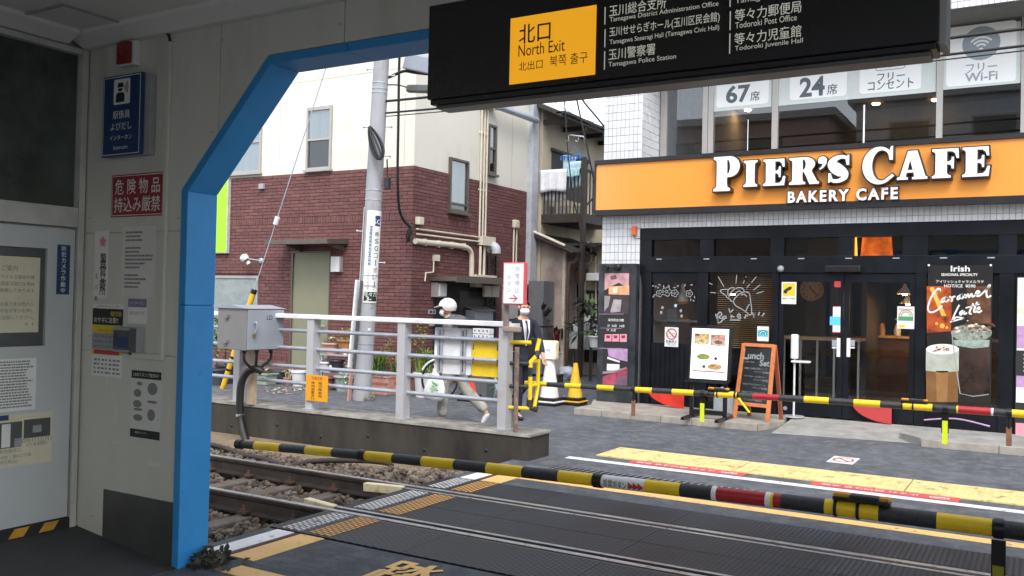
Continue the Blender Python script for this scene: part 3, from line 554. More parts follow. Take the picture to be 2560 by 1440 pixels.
text('危 険 物 品', m['paper'], t_, (cx, YW - .0075, zc + hh_ * .21), XA, ZA, (ww * .86, hh_ * .36), .014, keep=False); text('持込み厳禁', m['paper'], t_, (cx, YW - .0075, zc - hh_ * .21), XA, ZA, (ww * .88, hh_ * .36), .014, keep=False)
def paperY(name, x0, y0, x1, y1, mat, label, lines=0, cat='notice', ink='greyp', seed=1):
    t_, a, c, z0, z1 = W_(x0, y0, x1, y1, name, mat, .002, 0, label, cat)
    if lines:
        bb = B(); r2 = random.Random(seed); h = (z1 - z0) / (lines + 2)
        for i in range(lines):
            if r2.random() < .22: continue
            zc = z1 - h * (i + 1.5); xx = a + (c - a) * .1; end = c - (c - a) * r2.uniform(.08, .5)
            while xx < end: wl = (c - a) * r2.uniform(.03, .09); bb.box(xx, min(end, xx + wl), YW - .0027, YW - .0021, zc - h * .25, zc + h * .25); xx += wl + (c - a) * .012
        bb.build('printed_lines', m[ink], t_)
    return t_, a, c, z0, z1
t_, a, c, z0, z1 = paperY('police_notice', 236, 578, 271, 745, 'paper', 'tall white police notice with a pink star on the wall')
cx = (a + c) / 2; sz = (c - a)
star = []
for k in range(10): r_ = sz * (.27 if k % 2 == 0 else .17); star.append((cx + .012 + r_ * math.sin(k * math.pi / 5), z1 - sz * .48 + r_ * math.cos(k * math.pi / 5)))
B().flat(star, (0, YW - .0027, 0), XA, ZA).build('star_mark', m['pinkp'], t_)
for i, s in enumerate('警察官立寄所'): text(s, m['blackp'], t_, (cx + .022, YW - .0027, z1 - .16 - i * (z1 - z0 - .18) / 6.2 - .02), XA, ZA, (sz * .42, .065), .02, keep=False)
for i, s in enumerate('玉川警察署'): text(s, m['blackp'], t_, (cx - .045, YW - .0027, z1 - .30 - i * .075), XA, ZA, (sz * .22, .034))
t_, a, c, z0, z1 = paperY('notice', 305, 566, 389, 742, 'paper2', 'large faint white notice beside the police notice', 16, seed=5)
t_, a, c, z0, z1 = paperY('intercom_label', 321, 747, 367, 809, 'paper', 'small violet topped intercom label on the wall', 0, 'label')
box('violet_band', a, c, YW - .0034, YW - .0021, z1 - (z1 - z0) * .34, z1, m['purple'], t_); text('インターホン', m['paper'], t_, (((a + c) / 2), YW - .0042, z1 - (z1 - z0) * .17), XA, ZA, ((c - a) * .8, .03))
text('駅係員にご用のお客さまは\n通話ボタンを押してください', m['greyp'], t_, ((a + c) / 2, YW - .0028, z0 + (z1 - z0) * .42), XA, ZA, ((c - a) * .85, .06))
t_, a, c, z0, z1 = paperY('fraud_poster', 231, 760, 307, 942, 'paper', 'black and yellow fraud warning poster on the wall', 0, 'poster'); H_ = z1 - z0; D_ = c - a
for f0, f1, mm in ((.71, .935, 'blackp'), (.60, .708, 'yprint'), (.37, .598, 'greypl'), (.30, .368, 'yprint')): box('colour_band', a, c, YW - .0032, YW - .0021, z0 + H_ * f0, z0 + H_ * f1, m[mm], t_)
B().flat(rrect(a + D_ * .08, z0 + H_ * .305, c - D_ * .08, z0 + H_ * .365, .008), (0, YW - .0042, 0), XA, ZA).build('red_bar', m['redp'], t_)
text('給付金', m['yprint'], t_, (a + D_ * .78, YW - .004, z0 + H_ * .87), XA, ZA, (D_ * .4, H_ * .075), .01); text('のサギに注意!!', m['paper'], t_, (a + D_ * .45, YW - .004, z0 + H_ * .78), XA, ZA, (D_ * .8, H_ * .075), .01); text('絶対に渡しません', m['redp'], t_, (a + D_ * .5, YW - .004, z0 + H_ * .635), XA, ZA, (D_ * .7, H_ * .04)); text('特別定額給付金をよそおった詐欺', m['greyp'], t_, (a + D_ * .5, YW - .0028, z0 + H_ * .967), XA, ZA, (D_ * .9, H_ * .03))
bb = B(); r2 = random.Random(9)
for i in range(4):
    for k in range(7): xx = a + D_ * (.08 + k * .125); bb.box(xx, xx + D_ * r2.uniform(.05, .11), YW - .0028, YW - .0021, z0 + H_ * (.04 + i * .058), z0 + H_ * (.066 + i * .058))
for i in range(3):
    for k in range(7): xx = a + D_ * (.08 + k * .12); bb.box(xx, xx + D_ * r2.uniform(.05, .1), YW - .0039, YW - .0033, z0 + H_ * (.40 + i * .07), z0 + H_ * (.425 + i * .07))
bb.build('printed_lines', m['greyp'], t_)
t_, a, c, z0, z1 = W_(302, 818, 362, 880, 'intercom_box', 'greypl', .06, 0, 'dark grey intercom box fixed to the wall', 'intercom', bevel=.005)
box('speaker_face', a + .01, c - .075, YW - .064, YW - .0605, z0 + .015, z1 - .02, m['dark'], t_); box('call_plate', a + .06, c - .085, YW - .067, YW - .0645, z0 + .03, z0 + .10, m['navy'], t_); box('flap', c - .065, c - .004, YW - .066, YW - .0605, z0 + .004, z1 - .004, m['dark'], t_)
for i in range(6): box('speaker_slot', a + .02, a + .055, YW - .0655, YW - .0645, z1 - .05 - i * .014, z1 - .044 - i * .014, m['black'], t_)
t_, a, c, z0, z1 = paperY('stamp_notice', 328, 926, 402, 1098, 'paper2', 'monochrome sticker advert sheet low on the wall', 0, 'poster'); H_ = z1 - z0; D_ = c - a
box('black_band', a, c, YW - .0032, YW - .0021, z1 - H_ * .125, z1 - .004, m['blackp'], t_); box('black_band', a, c, YW - .0032, YW - .0021, z0 + .004, z0 + H_ * .13, m['blackp'], t_); text('LINEスタンプ発売中！', m['paper2'], t_, ((a + c) / 2, YW - .004, z1 - H_ * .068), XA, ZA, (D_ * .86, H_ * .06), .01); text('詳細はウェブで', m['paper2'], t_, ((a + c) / 2 - .04, YW - .004, z0 + H_ * .085), XA, ZA, (D_ * .5, H_ * .035))
bb = B()                                       # plain little blots where the sheet shows cartoon figures
for (fx, fy, rx_, ry_) in ((.22, .66, .13, .06), (.72, .74, .17, .09), (.22, .50, .15, .055), (.70, .36, .13, .085), (.25, .30, .16, .05), (.28, .80, .1, .03), (.72, .55, .18, .02), (.25, .42, .16, .02)): bb.flat(arc(a + D_ * fx, z0 + H_ * fy, D_ * rx_, H_ * ry_, 0, 360, 14)[:-1], (0, YW - .0028, 0), XA, ZA)
bb.build('grey_shapes', m['greyp'], t_)
tm = M('tape_residue', (.70, .70, .64), .35, var=.1)      # old tape marks and screws on the sheets
for x_, y_, w_, h__ in ((290, 1020, 10, 70), (318, 1110, 70, 5), (404, 1010, 5, 95), (270, 960, 9, 40), (300, 560, 30, 5), (385, 1160, 30, 12), (345, 1180, 40, 4)):
    a, c, z0, z1 = rY(x_ - w_ / 2, y_ - h__ / 2, x_ + w_ / 2, y_ + h__ / 2, YW); box('tape_mark', a, c, YW - .0012, YW - .0003, z0, z1, tm, sb)
for x_, y_ in ((225, 545), (225, 840), (446, 545), (446, 842), (230, 1290), (440, 1120), (232, 180), (530, 330), (555, 100), (850, 60), (395, 1050)): q = py(x_, y_, YW); B().lathe((q.x, YW - .0003, q.z), [(.007, 0), (.005, .003)], 8, axis=(0, -1, 0)).build('screw_head', m['greypl'], sb)
# surface conduit
cu = thing('wall_conduit', 'cream surface conduit running from ceiling to the intercom box', 'conduit', (-4.78, YW, 1))
P = [py(427, 106, YW), py(423, 500, YW), py(414, 700, YW), py(406, 880, YW)]
xc = -4.765; zt, zb_ = P[0].z, py(404, 893, YW).z; xe = py(336, 893, YW).x
box('conduit_run', xc - .016, xc + .016, YW - .024, YW - .001, zb_ + .018, zt, m['wall'], cu, bevel=.003); box('conduit_run', xe, xc + .016, YW - .024, YW - .001, zb_ - .018, zb_ + .0175, m['wall'], cu, bevel=.003)
B().tube(smooth_path([(xc, YW - .012, zt - .01), (xc - .005, YW - .02, zt + .04), (xc - .04, YW - .03, zt + .08), (xc - .045, YW - .02, zt + .12)], 4), .009, 6).build('cable_end', m['cable'], cu); B().tube(smooth_path([(xe + .01, YW - .012, zb_), (xe - .04, YW - .03, zb_ + .03), (xe - .07, YW - .03, zb_ + .08)], 4), .009, 6).build('cable_end', m['cable'], cu)
# clump of dry leaves at the foot of the pillar
bb = B(); r2 = random.Random(5)
for i in range(170):
    q = V((-4.50 + r2.gauss(.02, .06), 3.93 + r2.gauss(0, .07), .008 + abs(r2.gauss(0, .035)))); a_ = V((r2.gauss(0, 1), r2.gauss(0, 1), r2.gauss(0, .6))).normalized() * r2.uniform(.02, .05); c_ = a_.orthogonal().normalized() * r2.uniform(.008, .02)
    bb.m = i % 3; bb.add([q - a_, q + c_ + V((0, 0, .012)), q + a_, q - c_], [(0, 1, 2, 3)])
bb.build('leaf_litter', [m['dwood'], m['leafd'], m['sleeper']], label='heap of dark dead leaves at the foot of the blue pillar', cat='leaf litter', kind='stuff')
# ------------------------------------------------------------------ hanging direction sign
YS = 3.2
hs_ = thing('direction_sign', 'black hanging station sign with amber north exit panel', 'sign', (-1.3, YS, 2.57))
ax, cx_, z0, z1 = -2.345, -.30, 2.575, 2.89
box('sign_box', ax, cx_, YS, YS + .16, z0, z1 + .10, m['sblack'], hs_, bevel=.004); box('lower_rail', ax + .01, cx_ - .01, YS + .012, YS + .148, z0 - .022, z0 - .0005, m['black'], hs_, bevel=.003); box('lower_rail', ax + .03, cx_ - .03, YS + .03, YS + .13, z0 - .038, z0 - .0225, m['dark'], hs_, bevel=.003)
box('end_cap', cx_ + .0005, cx_ + .02, YS + .004, YS + .156, z0 - .01, z1 + .10, m['greypl'], hs_)
for p in ((1283, 15), (2200, -150)): q = py(*p, YS + .08); box('hanger', q.x - .035, q.x + .035, YS + .05, YS + .11, z1 + .1005, ZC, m['black'], hs_)
a, c, q0, q1 = rY(1276, 28, 1490, 199, YS); a, c = py(1276, 120, YS).x, py(1490, 100, YS).x; q0, q1 = py(1383, 199, YS).z, py(1383, 30, YS).z
box('amber_panel', a, c, YS - .003, YS - .0005, q0, q1, m['amberlit'], hs_)
u_ = (c - a) / 214.; yt = YS - .0045
def T(s, xl, yc, w_, h__, mat='creamtxt', bold=0): text(s, m[mat], hs_, py(xl, yc, yt), XA, ZA, (w_ * u_ * 1.02, h__ * u_ * 1.02), bold, align='L', keep=False)
T('北口', 1298, 87, 78, 42, 'blackp', .012); T('North Exit', 1296, 128, 115, 26, 'blackp'); T('北出口', 1297, 167, 60, 20, 'blackp'); T('북쪽 출구', 1374, 154, 91, 24, 'blackp')
for (x_, y_, s, w_, h__) in ((1523, 28, '玉川総合支所', 142, 24), (1524, 51, 'Tamagawa District Administration Office', 272, 13), (1523, 82, '玉川せせらぎホール(玉川区民会館)', 276, 23), (1524, 107, 'Tamagawa Seseragi Hall (Tamagawa Civic Hall)', 274, 13), (1521, 137, '玉川警察署', 117, 24), (1521, 163, 'Tamagawa Police Station', 169, 13),
                         (1838, 5, 'Tamagawa Post', 150, 13), (1837, 39, '等々力郵便局', 166, 25), (1838, 64, 'Todoroki Post Office', 154, 13), (1836, 98, '等々力児童館', 167, 25), (1837, 123, 'Todoroki Juvenile Hall', 170, 13)):
    p = py(x_, y_, yt); ex = py(x_ + w_, y_ - w_ * .13, yt); text(s, m['creamtxt'], hs_, (p.x, yt, p.z), XA, ZA, (ex.x - p.x, h__ * u_ * (1.0 if x_ < 1700 else .93)), .006 if h__ > 20 else 0, align='L', keep=False)
for (x_, ya, yb_) in ((1513, 18, 61), (1513, 73, 118), (1512, 128, 174), (1826, -30, 17), (1826, 28, 75), (1825, 84, 134)): p, q = py(x_, ya, yt), py(x_, yb_, yt); box('divider', p.x - .002, p.x + .002, yt - .001, yt, q.z, p.z, m['creamtxt'], hs_)
# ------------------------------------------------------------------ concrete track wall and railing
FY = 8.48
cw = thing('track_wall', 'stained low concrete wall beside the track carrying the grey railing', 'wall', (-5, 8.5, -.3))
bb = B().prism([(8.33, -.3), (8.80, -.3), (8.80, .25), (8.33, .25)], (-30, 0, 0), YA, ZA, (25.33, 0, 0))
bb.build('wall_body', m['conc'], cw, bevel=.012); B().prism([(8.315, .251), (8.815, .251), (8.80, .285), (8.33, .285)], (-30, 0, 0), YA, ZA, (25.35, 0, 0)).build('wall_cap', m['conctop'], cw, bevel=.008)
r2 = random.Random(2); x = -5.2; k = 0
while x > -12:                                # form-tie holes, alternately high and low
    B().lathe((x, 8.3295, (-.02 if k % 2 else .06)), [(.022, 0), (.022, -.0012), (.006, -.002)], 10, axis=(0, 1, 0)).build('tie_hole', m['black'], cw); x -= .78 + r2.uniform(-.05, .05); k += 1
fc = thing('railing', 'grey steel railing with flat posts and four tubes on the wall', 'railing', (-7, FY, .28))
posts = [-5.06, -6.45, -7.87, -9.16, -10.6, -12.0]
for x in posts:
    pst = B().box(x - .055, x + .055, FY - .075, FY - .063, .285, 1.41).box(x + .043, x + .055, FY - .063, FY + .05, .285, 1.41).box(x - .055, x - .043, FY - .063, FY + .05, .285, 1.41).build('post', m['post'], fc)
    B().box(x - .085, x + .085, FY - .1, FY + .08, .2855, .298).build('base_plate', m['galv'], pst)
for y_ in (838, 888, 940, 985):
    z = py(1150, y_ + 8, FY).z
    for i in range(len(posts) - 1): B().tube([(posts[i] - .043, FY, z), (posts[i + 1] + .043, FY, z)], .024, 10).build('tube_rail', m['galv'], fc)
zt = 1.455
B().box(-14, posts[0] + .02, FY - .09, FY + .07, zt - .042, zt + .012).build('top_rail', m['wrail'], fc, bevel=.006); B().box(posts[0] + .021, posts[0] + .13, FY - .09, FY + .07, zt - .075, zt - .005).build('top_rail_end', m['wrail'], fc, bevel=.006)
# detector notice on the railing
a, c, z0, z1 = rY(765, 938, 820, 1003, FY - .1)
t_ = B().box(a, c, FY - .105, FY - .10, z0, z1).build('detector_sign', m['amber'], label='amber sign with black characters fixed low on the railing', cat='sign', bevel=.001); yf = FY - .1062
ik = M('maroon_print', (.16, .03, .02), .6)
text('待避注意', M('red_ink', (.5, .06, .02), .6), t_, ((a + c) / 2, yf, z1 - (z1 - z0) * .12), XA, ZA, ((c - a) * .78, (z1 - z0) * .13), .01)
for i, s in enumerate('踏切障害物'): text(s, ik, t_, (a + (c - a) * .66, yf, z1 - (z1 - z0) * (.30 + i * .125)), XA, ZA, ((c - a) * .16, (z1 - z0) * .105), .015, keep=False)
for i, s in enumerate('検知装置あり'): text(s, ik, t_, (a + (c - a) * .33, yf, z1 - (z1 - z0) * (.30 + i * .125)), XA, ZA, ((c - a) * .16, (z1 - z0) * .105), .015, keep=False)
# backs of two signs fixed on the street side of the railing
def signback(x0, y0, x1, y1, mat, name, label, slots):
    a, c, z0, z1 = rY(x0, y0, x1, y1, FY + .06)
    t_ = B().prism(rrect(a, z0, c, z1, .02), (0, FY + .045, 0), XA, ZA, (0, .012, 0)).build(name, mat, label=label, cat='sign')
    for f in slots:
        xx = a + (c - a) * f; B().box(xx - .035, xx + .035, FY + .026, FY + .0445, z0 + .01, z1 - .01).build('back_channel', m['galv'], t_); B().box(xx - .008, xx + .008, FY + .0245, FY + .0258, z0 + .03, z1 - .03).build('channel_slot', m['dark'], t_)
    return t_, a, c, z0, z1
signback(1088, 820, 1180, 935, m['wrail'], 'sign_board', 'white sign board seen from behind with two grey channels', (.17, .80))
t_, a, c, z0, z1 = signback(1181, 848, 1267, 942, m['yel'], 'sign_board', 'yellow sign board seen from behind with small clamps', ())
for fx in (.15, .85):
    for z in (py(1220, 868, FY).z, py(1220, 905, FY).z): B().tube([(a + (c - a) * fx, FY - .03, z - .035), (a + (c - a) * fx, FY - .032, z), (a + (c - a) * fx, FY - .03, z + .035)], .008, 6).build('clamp', m['dark'], t_); 
# signal cabinet on the railing
cb = thing('signal_cabinet', 'grey steel signal cabinet lettered LD with black hoses below', 'cabinet', (-8.6, 8.6, .9))
p0 = py(616, 820, 8.0); xa, xb = py(541, 820, 8.32).x, py(695, 820, 8.0).x
# corner nearest the camera at px x=616; left face towards the camera-left, right face towards the camera-right
zb, zt2 = py(616, 877, 7.95).z, py(616, 772, 7.95).z
cor = V((py(616, 820, 7.95).x, 7.95, 0)); ang = math.radians(-4)
ua, ub = V((-math.cos(ang), -math.sin(ang), 0)), V((math.sin(ang) * -1, math.cos(ang), 0))
wl = .56; wr = .60
def corner(i, j): return cor + ua * wl * i + ub * wr * j
P4 = [corner(0, 0), corner(0, 1), corner(1, 1), corner(1, 0)]
B().prism([(p.x, p.y) for p in P4], (0, 0, zb), XA, YA, (0, 0, zt2 - zb)).build('cabinet_body', m['boxside'], cb, bevel=.006)
cen = (P4[0] + P4[2]) / 2; Q4 = [cen + (p - cen) * 1.07 for p in P4]
r0 = [V((p.x, p.y, zt2 + .001)) for p in Q4]; 
rdg = [(r0[0] + r0[3]) / 2 + V((0, 0, .045)), (r0[1] + r0[2]) / 2 + V((0, 0, .045))]
B().add(r0 + rdg, [(0, 1, 5, 4), (2, 3, 4, 5), (3, 0, 4), (1, 2, 5), (0, 3, 2, 1)]).build('cabinet_roof', m['boxgrey'], cb)
n_r = V((ub.y, -ub.x, 0)).normalized(); n_r = n_r if n_r.x > 0 else -n_r            # right face looks towards +X
dp = [corner(0, .02), corner(0, .98)]
B().prism([(0.012, zb + .01), (wr - .012, zb + .01), (wr - .012, zt2 - .012), (.012, zt2 - .012)], cor + n_r * .001, ub, ZA, n_r * .012).build('cabinet_door', m['boxgrey'], cb, bevel=.003)
text('LD', m['blackp'], cb, cor + n_r * .0145 + ub * .35 + V((0, 0, zt2 - .11)), ub, ZA, (.09, .065), .01)
hd = B().tube(smooth_path([cor + n_r * .02 + ub * .10 + V((0, 0, zt2 - .18)), cor + n_r * .05 + ub * .115 + V((0, 0, zt2 - .17)), cor + n_r * .05 + ub * .12 + V((0, 0, zt2 - .24)), cor + n_r * .03 + ub * .105 + V((0, 0, zt2 - .30))], 4), .010, 8).build('door_handle', m['galv'], cb)
B().obox(cor + n_r * .035 + ub * .10 + V((0, 0, zt2 - .335)), ub * .018, ZA * .024, n_r * .009).build('padlock', M('brass', (.35, .25, .08), .4, .8), cb, bevel=.003)
nl = V((ua.y, -ua.x, 0)); nl = nl if nl.y < 0 else -nl
for i, (fx, z) in enumerate(((.68, zt2 - .10), (.70, zb + .10))): B().obox(cor + ua * wl * fx * .95 + nl * .02 + V((0, 0, z)), ua * .032, ZA * .022, nl * .02).build('vent_cover', m['boxside'], cb, bevel=.003)
base = []
for f, dx in ((.10, .0), (.42, .0), (.80, .02)):
    q = cor + ub * wr * f + ua * .10 + V((0, 0, zb)); e = V((cor.x - .12 + dx, 8.22, zb - .26))
    B().lathe(q, [(.028, 0), (.028, -.03), (.022, -.03), (.022, -.045)], 10).build('hose_gland', m['black'], cb)
    B().tube(smooth_path([q, q + V((0, 0, -.12)), (q + e) / 2 + V((0, 0, -.08)), e], 5), .018, 8).build('hose', m['cable'], cb)
e = V((cor.x - .13, 8.20, zb - .26)); B().tube(smooth_path([e + V((.10, .06, -.02)), e + V((.02, .02, .015)), e + V((-.12, 0, -.05)), e + V((-.19, -.02, -.22)), e + V((-.19, -.02, -.55)), V((e.x - .12, 8.16, .0)), V((e.x + .02, 8.1, -.18)), V((e.x - .02, 8.05, -.30))], 6), .048, 10).build('trunk_hose', m['cable'], cb)
B().lathe(V((e.x - .19, 8.18, e.z - .60)), [(.052, 0), (.052, .03)], 12).build('hose_clip', m['galv'], cb)
box('support_post', cor.x - .34, cor.x - .22, 8.30, 8.36, .285, zb, M('tan_post', (.50, .40, .28), .6), cb)
# end frame: emergency button post, yellow and black rest
em = thing('emergency_sign', 'red framed white emergency stop button sign on a brown pipe', 'sign', (-4.9, FY, .28))
ex_ = py(1264, 850, FY).x; pr_ = .022; xq = py(1304, 900, FY).x
pz0 = py(1304, 1075, FY).z
B().tube(smooth_path([(xq, FY - .10, .286), (xq, FY - .10, 1.20)], 2), .026, 10).build('pipe_post', M('rusty_pipe', (.26, .18, .145), .55, var=.4, scale=12), em)
zs = py(1280, 823, FY - .1).z; a1 = py(1265, 823, FY - .1).x
B().box(a1 - .03, xq + .035, FY - .135, FY - .065, zs - .03, zs + .03).build('pipe_arm', M('brown_pipe', (.36, .27, .22), .45), em, bevel=.012); B().tube([(a1, FY - .10, zs + .03), (a1, FY - .10, py(1268, 660, FY).z)], .034, 10).build('pipe_riser', M('brown_riser', (.24, .19, .165), .5), em)
a, c, z0, z1 = rY(1262, 656, 1316, 762, FY - .16)
B().box(a, c, FY - .20, FY - .14, z0, z1).build('lit_box', M('pink_red_frame', (.72, .10, .12), .4), em, bevel=.004); B().box(a + .014, c - .014, FY - .206, FY - .2005, z0 + .014, z1 - .014).build('sign_face', M('sign_white', (.86, .85, .86), .4, var=.01), em)
yf = FY - .2075; ip = M('faded_ink', (.45, .40, .44), .6, var=0)
for i, s in enumerate('非常停止'): text(s, ip, em, (a + (c - a) * .68, yf, z1 - (z1 - z0) * (.16 + i * .165)), XA, ZA, ((c - a) * .23, (z1 - z0) * .125))
for i, s in enumerate('ボタン'): text(s, ip, em, (a + (c - a) * .30, yf, z1 - (z1 - z0) * (.36 + i * .145)), XA, ZA, ((c - a) * .21, (z1 - z0) * .105))
zz = z0 + (z1 - z0) * .15; B().ribbon([(a + (c - a) * .33, zz), (a + (c - a) * .68, zz)], .012, (0, yf, 0), XA, ZA).ribbon([(a + (c - a) * .52, zz + .035), (a + (c - a) * .69, zz), (a + (c - a) * .52, zz - .035)], .012, (0, yf - .001, 0), XA, ZA).build('arrow', m['redp'], em)
rs = thing('barrier_rest', 'yellow and black padded frame at the end of the railing', 'barrier rest', (-4.8, FY + .1, .3))
def banded(name, pts, r, cols, parent, n=10):      # tube cut in coloured lengths
    pts = [V(p) for p in pts]; L = [0]
    for p, q in zip(pts[:-1], pts[1:]): L.append(L[-1] + (q - p).length)
    def at(t):
        for i in range(len(pts) - 1):
            if t <= L[i + 1] + 1e-9: f = (t - L[i]) / max(1e-9, L[i + 1] - L[i]); return pts[i].lerp(pts[i + 1], f)
        return pts[-1]
    t = 0; tot = L[-1]
    for mat, ln_ in cols:
        t2 = min(tot, t + ln_)
        if t2 - t < 1e-4: break
        q = [at(t)] + [pts[i] for i in range(len(pts)) if t + 1e-6 < L[i] < t2 - 1e-6] + [at(t2)]
        rr = r(t) if callable(r) else r; r1 = r(t2) if callable(r) else r
        B().tube(q, rr, n, r1=r1).build(name, m[mat], parent); t = t2
X0, X1 = py(1320, 900, FY).x, py(1352, 900, FY + .15).x - .11
z_ = lambda y: py(1335, y, FY + .08).z
yr = FY + .06
loop = [(X0, yr, z_(1018)), (X0, yr, z_(905)), (X0 + .06, yr + .05, z_(886)), (X1 + .02, yr + .16, z_(876)), (X1 + .04, yr + .18, z_(848))]
banded('padded_bar', loop, .024, [('blk', .08), ('yel', .25), ('blk', .1), ('yel', .14), ('blk', .10), ('yel', .5)], rs)
banded('padded_bar', [(X0, yr, z_(1020)), (X0 + .05, yr + .05, z_(1026)), (X1, yr + .17, z_(1018)), (X1 + .03, yr + .18, z_(970)), (X1 + .03, yr + .18, z_(900))], .023, [('blk', .14), ('yel', .3), ('yel', .3), ('yel', .3)], rs)
for y_, mm in ((857, 'yel'), (910, 'blk'), (968, 'blk'), (1022, 'yel')): B().tube([(posts[0] + .05, FY, z_(y_)), (X0, yr, z_(y_))], .022, 8).build('bracket_arm', m[mm], rs)
for y_ in (905, 965): B().tube([(X0, yr, z_(y_)), (X1 + .02, yr + .17, z_(y_) + .0)], .021, 8).build('padded_bar', m['yel'], rs)
for y0, y1 in ((848, 905), (1000, 1030)): B().box(X1 - .12, X1 + .02, yr + .20, yr + .225, z_(y1), z_(y0)).build('rubber_flap', m['blk'], rs, bevel=.004)
# ------------------------------------------------------------------ the two barrier arms
def arm(name, label, pts, rad, cols):
    t_ = thing(name, label, 'barrier arm', pts[-1]); banded('arm_band', pts, rad, cols, t_, 16); return t_
YNB = 4.45
npts = [(-4.80, YNB, .660), (-3.7, YNB, .700), (-2.9, YNB, .722), (-2.05, YNB, .738), (-1.0, YNB, .757), (-.1, YNB, .760), (.62, YNB, .75)]
pxs = [600, 641, 705, 769, 836, 902, 914, 987, 1060, 1141, 1222, 1312, 1402, 1487, 1506, 1618, 1706, 1786, 1921, 1939, 1958, 2067, 2202, 2347, 2485, 2640]
cl = ['blk', 'yel', 'blk', 'yel', 'blk', 'blk', 'yel', 'blk', 'yel', 'blk', 'yel', 'blk', 'yel', 'blk', 'bwhite', 'yel', 'blk', 'bred', 'yel', 'bred', 'blk', 'yel', 'blk', 'yel', 'blk']
xs = [py(x, 1108 + (x - 600) * .11, YNB).x for x in pxs]
na = arm('crossing_barrier', 'thick near barrier arm striped yellow and black with a button notice', npts, lambda t: .028 + .0022 * t, [(c_, x1 - x0) for c_, x0, x1 in zip(cl, xs[:-1], xs[1:])] + [('blk', 3)])
def nz(x): 
    for p, q in zip(npts[:-1], npts[1:]):
        if p[0] <= x <= q[0]: return p[2] + (q[2] - p[2]) * (x - p[0]) / (q[0] - p[0])
    return npts[-1][2]
def nr(x): return .028 + .0022 * (x - npts[0][0])
for x_ in (1497, 908, 600): x = py(x_, 1108 + (x_ - 600) * .11, YNB).x; B().tube([(x - .025, YNB, nz(x)), (x + .025, YNB, nz(x))], nr(x) + .006, 16).build('joint_sleeve', m['black'], na)
for x_ in (1788, 1922): x = py(x_, 1108 + (x_ - 600) * .11, YNB).x; B().tube([(x - .012, YNB, nz(x)), (x + .012, YNB, nz(x))], nr(x) + .002, 16).build('white_ring', m['bwhite'], na)
x0, x1 = xs[14] + .012, xs[15] - .012; xm = (x0 + x1) / 2
tx = text('非常ボタン', m['blackp'], na, (x0 + (x1 - x0) * .315, YNB - nr(xm) - .0012, nz(xm) - .006), XA, ZA, ((x1 - x0) * .57, .044), .008, keep=False)
for i in range(3): xx = x0 + (x1 - x0) * (.64 + i * .118); zc = nz(xx) - .006; B().flat([(xx, zc - .022), (xx + .036, zc), (xx, zc + .022)], (0, YNB - nr(xm) - .0012, 0), XA, ZA).build('red_arrow', m['redp'], na)
tk = tx.data; 
def wrap(o, xr):                              # lay the print round the tube
    bq = bmesh.new(); bq.from_mesh(o.data)
    for _ in range(4): bmesh.ops.triangulate(bq, faces=bq.faces[:]); bmesh.ops.subdivide_edges(bq, edges=[e for e in bq.edges if e.calc_length() > .007], cuts=1)
    bmesh.ops.triangulate(bq, faces=bq.faces[:]); bq.to_mesh(o.data); bq.free()
    for v in o.data.vertices:
        w_ = v.co + ORG[na.name]; r_ = nr(w_.x) + .001; dz = w_.z - nz(w_.x); a_ = max(-1.3, min(1.3, dz / r_)); v.co = V((w_.x, YNB - r_ * math.cos(a_), nz(w_.x) + r_ * math.sin(a_))) - ORG[na.name]
wrap(tx, None)
for o in [c_ for c_ in na.children if c_.name.startswith('red_arrow')]: wrap(o, None)
def lamp(parent, xa_, xb_, Y, z, rr, s=1.):
    B().prism(rrect(xa_, -.05 * s, xb_, .05 * s, .03 * s), (0, Y - .0, z + rr + .004), XA, YA, (0, 0, .03 * s)).build('lamp_base', m['black'], parent, bevel=.004)
    L = xb_ - xa_
    for f0, f1, mm in ((.02, .30, 'amberlamp'), (.31, .80, 'lampdark'), (.81, .98, 'amberlamp')): B().prism(rrect(xa_ + L * f0, -.04 * s, xa_ + L * f1, .04 * s, .015 * s), (0, Y, z + rr + .0345 * s), XA, YA, (0, 0, .028 * s)).build('lamp_lens', m[mm], parent, bevel=.005)
    for f in (.06, .45): B().tube([(xa_ + L * f - .007, Y, z), (xa_ + L * f + .007, Y, z)], rr + .005, 14).build('lamp_strap', m['black'], parent)
xa_, xb_ = py(2082, 1250, YNB).x, py(2228, 1262, YNB).x; lamp(na, xa_, xb_, YNB, nz(xa_), nr(xa_), .62)
xh = py(2497, 1330, YNB).x; B().tube([(xh - .02, YNB, nz(xh)), (xh + .02, YNB, nz(xh))], nr(xh) + .006, 14).build('strip_collar', m['black'], na); B().box(xh - .028, xh + .028, YNB - .006, YNB + .006, .50, nz(xh) - .05).build('strip_holder', m['black'], na); B().box(xh - .022, xh + .022, YNB - .012, YNB - .0065, .20, .60).build('hanging_strip', M('olive_strip', (.36, .34, .02), .5), na)
YFB = 8.92
fpts = [(-5.06, YFB, .765), (-3.65, YFB, .785), (-2.0, YFB, .812), (-.9, YFB, .82), (.2, YFB, .823), (1.6, YFB, .82)]
pxs = [1310, 1365, 1410, 1450, 1490, 1532, 1580, 1627, 1677, 1731, 1784, 1830, 1842, 1878, 1943, 1960, 2006, 2068, 2130, 2196, 2252, 2326, 2386, 2390, 2472, 2478, 2524, 2680]
cl = ['yel', 'blk', 'yel', 'blk', 'yel', 'blk', 'yel', 'blk', 'yel', 'blk', 'yel', 'yel', 'blk', 'bred', 'blk', 'blk', 'yel', 'blk', 'yel', 'blk', 'yel', 'blk', 'yel', 'bred', 'bwhite', 'blk', 'yel']
xs = [py(x, 957 + (x - 1310) * .0615, YFB).x for x in pxs]
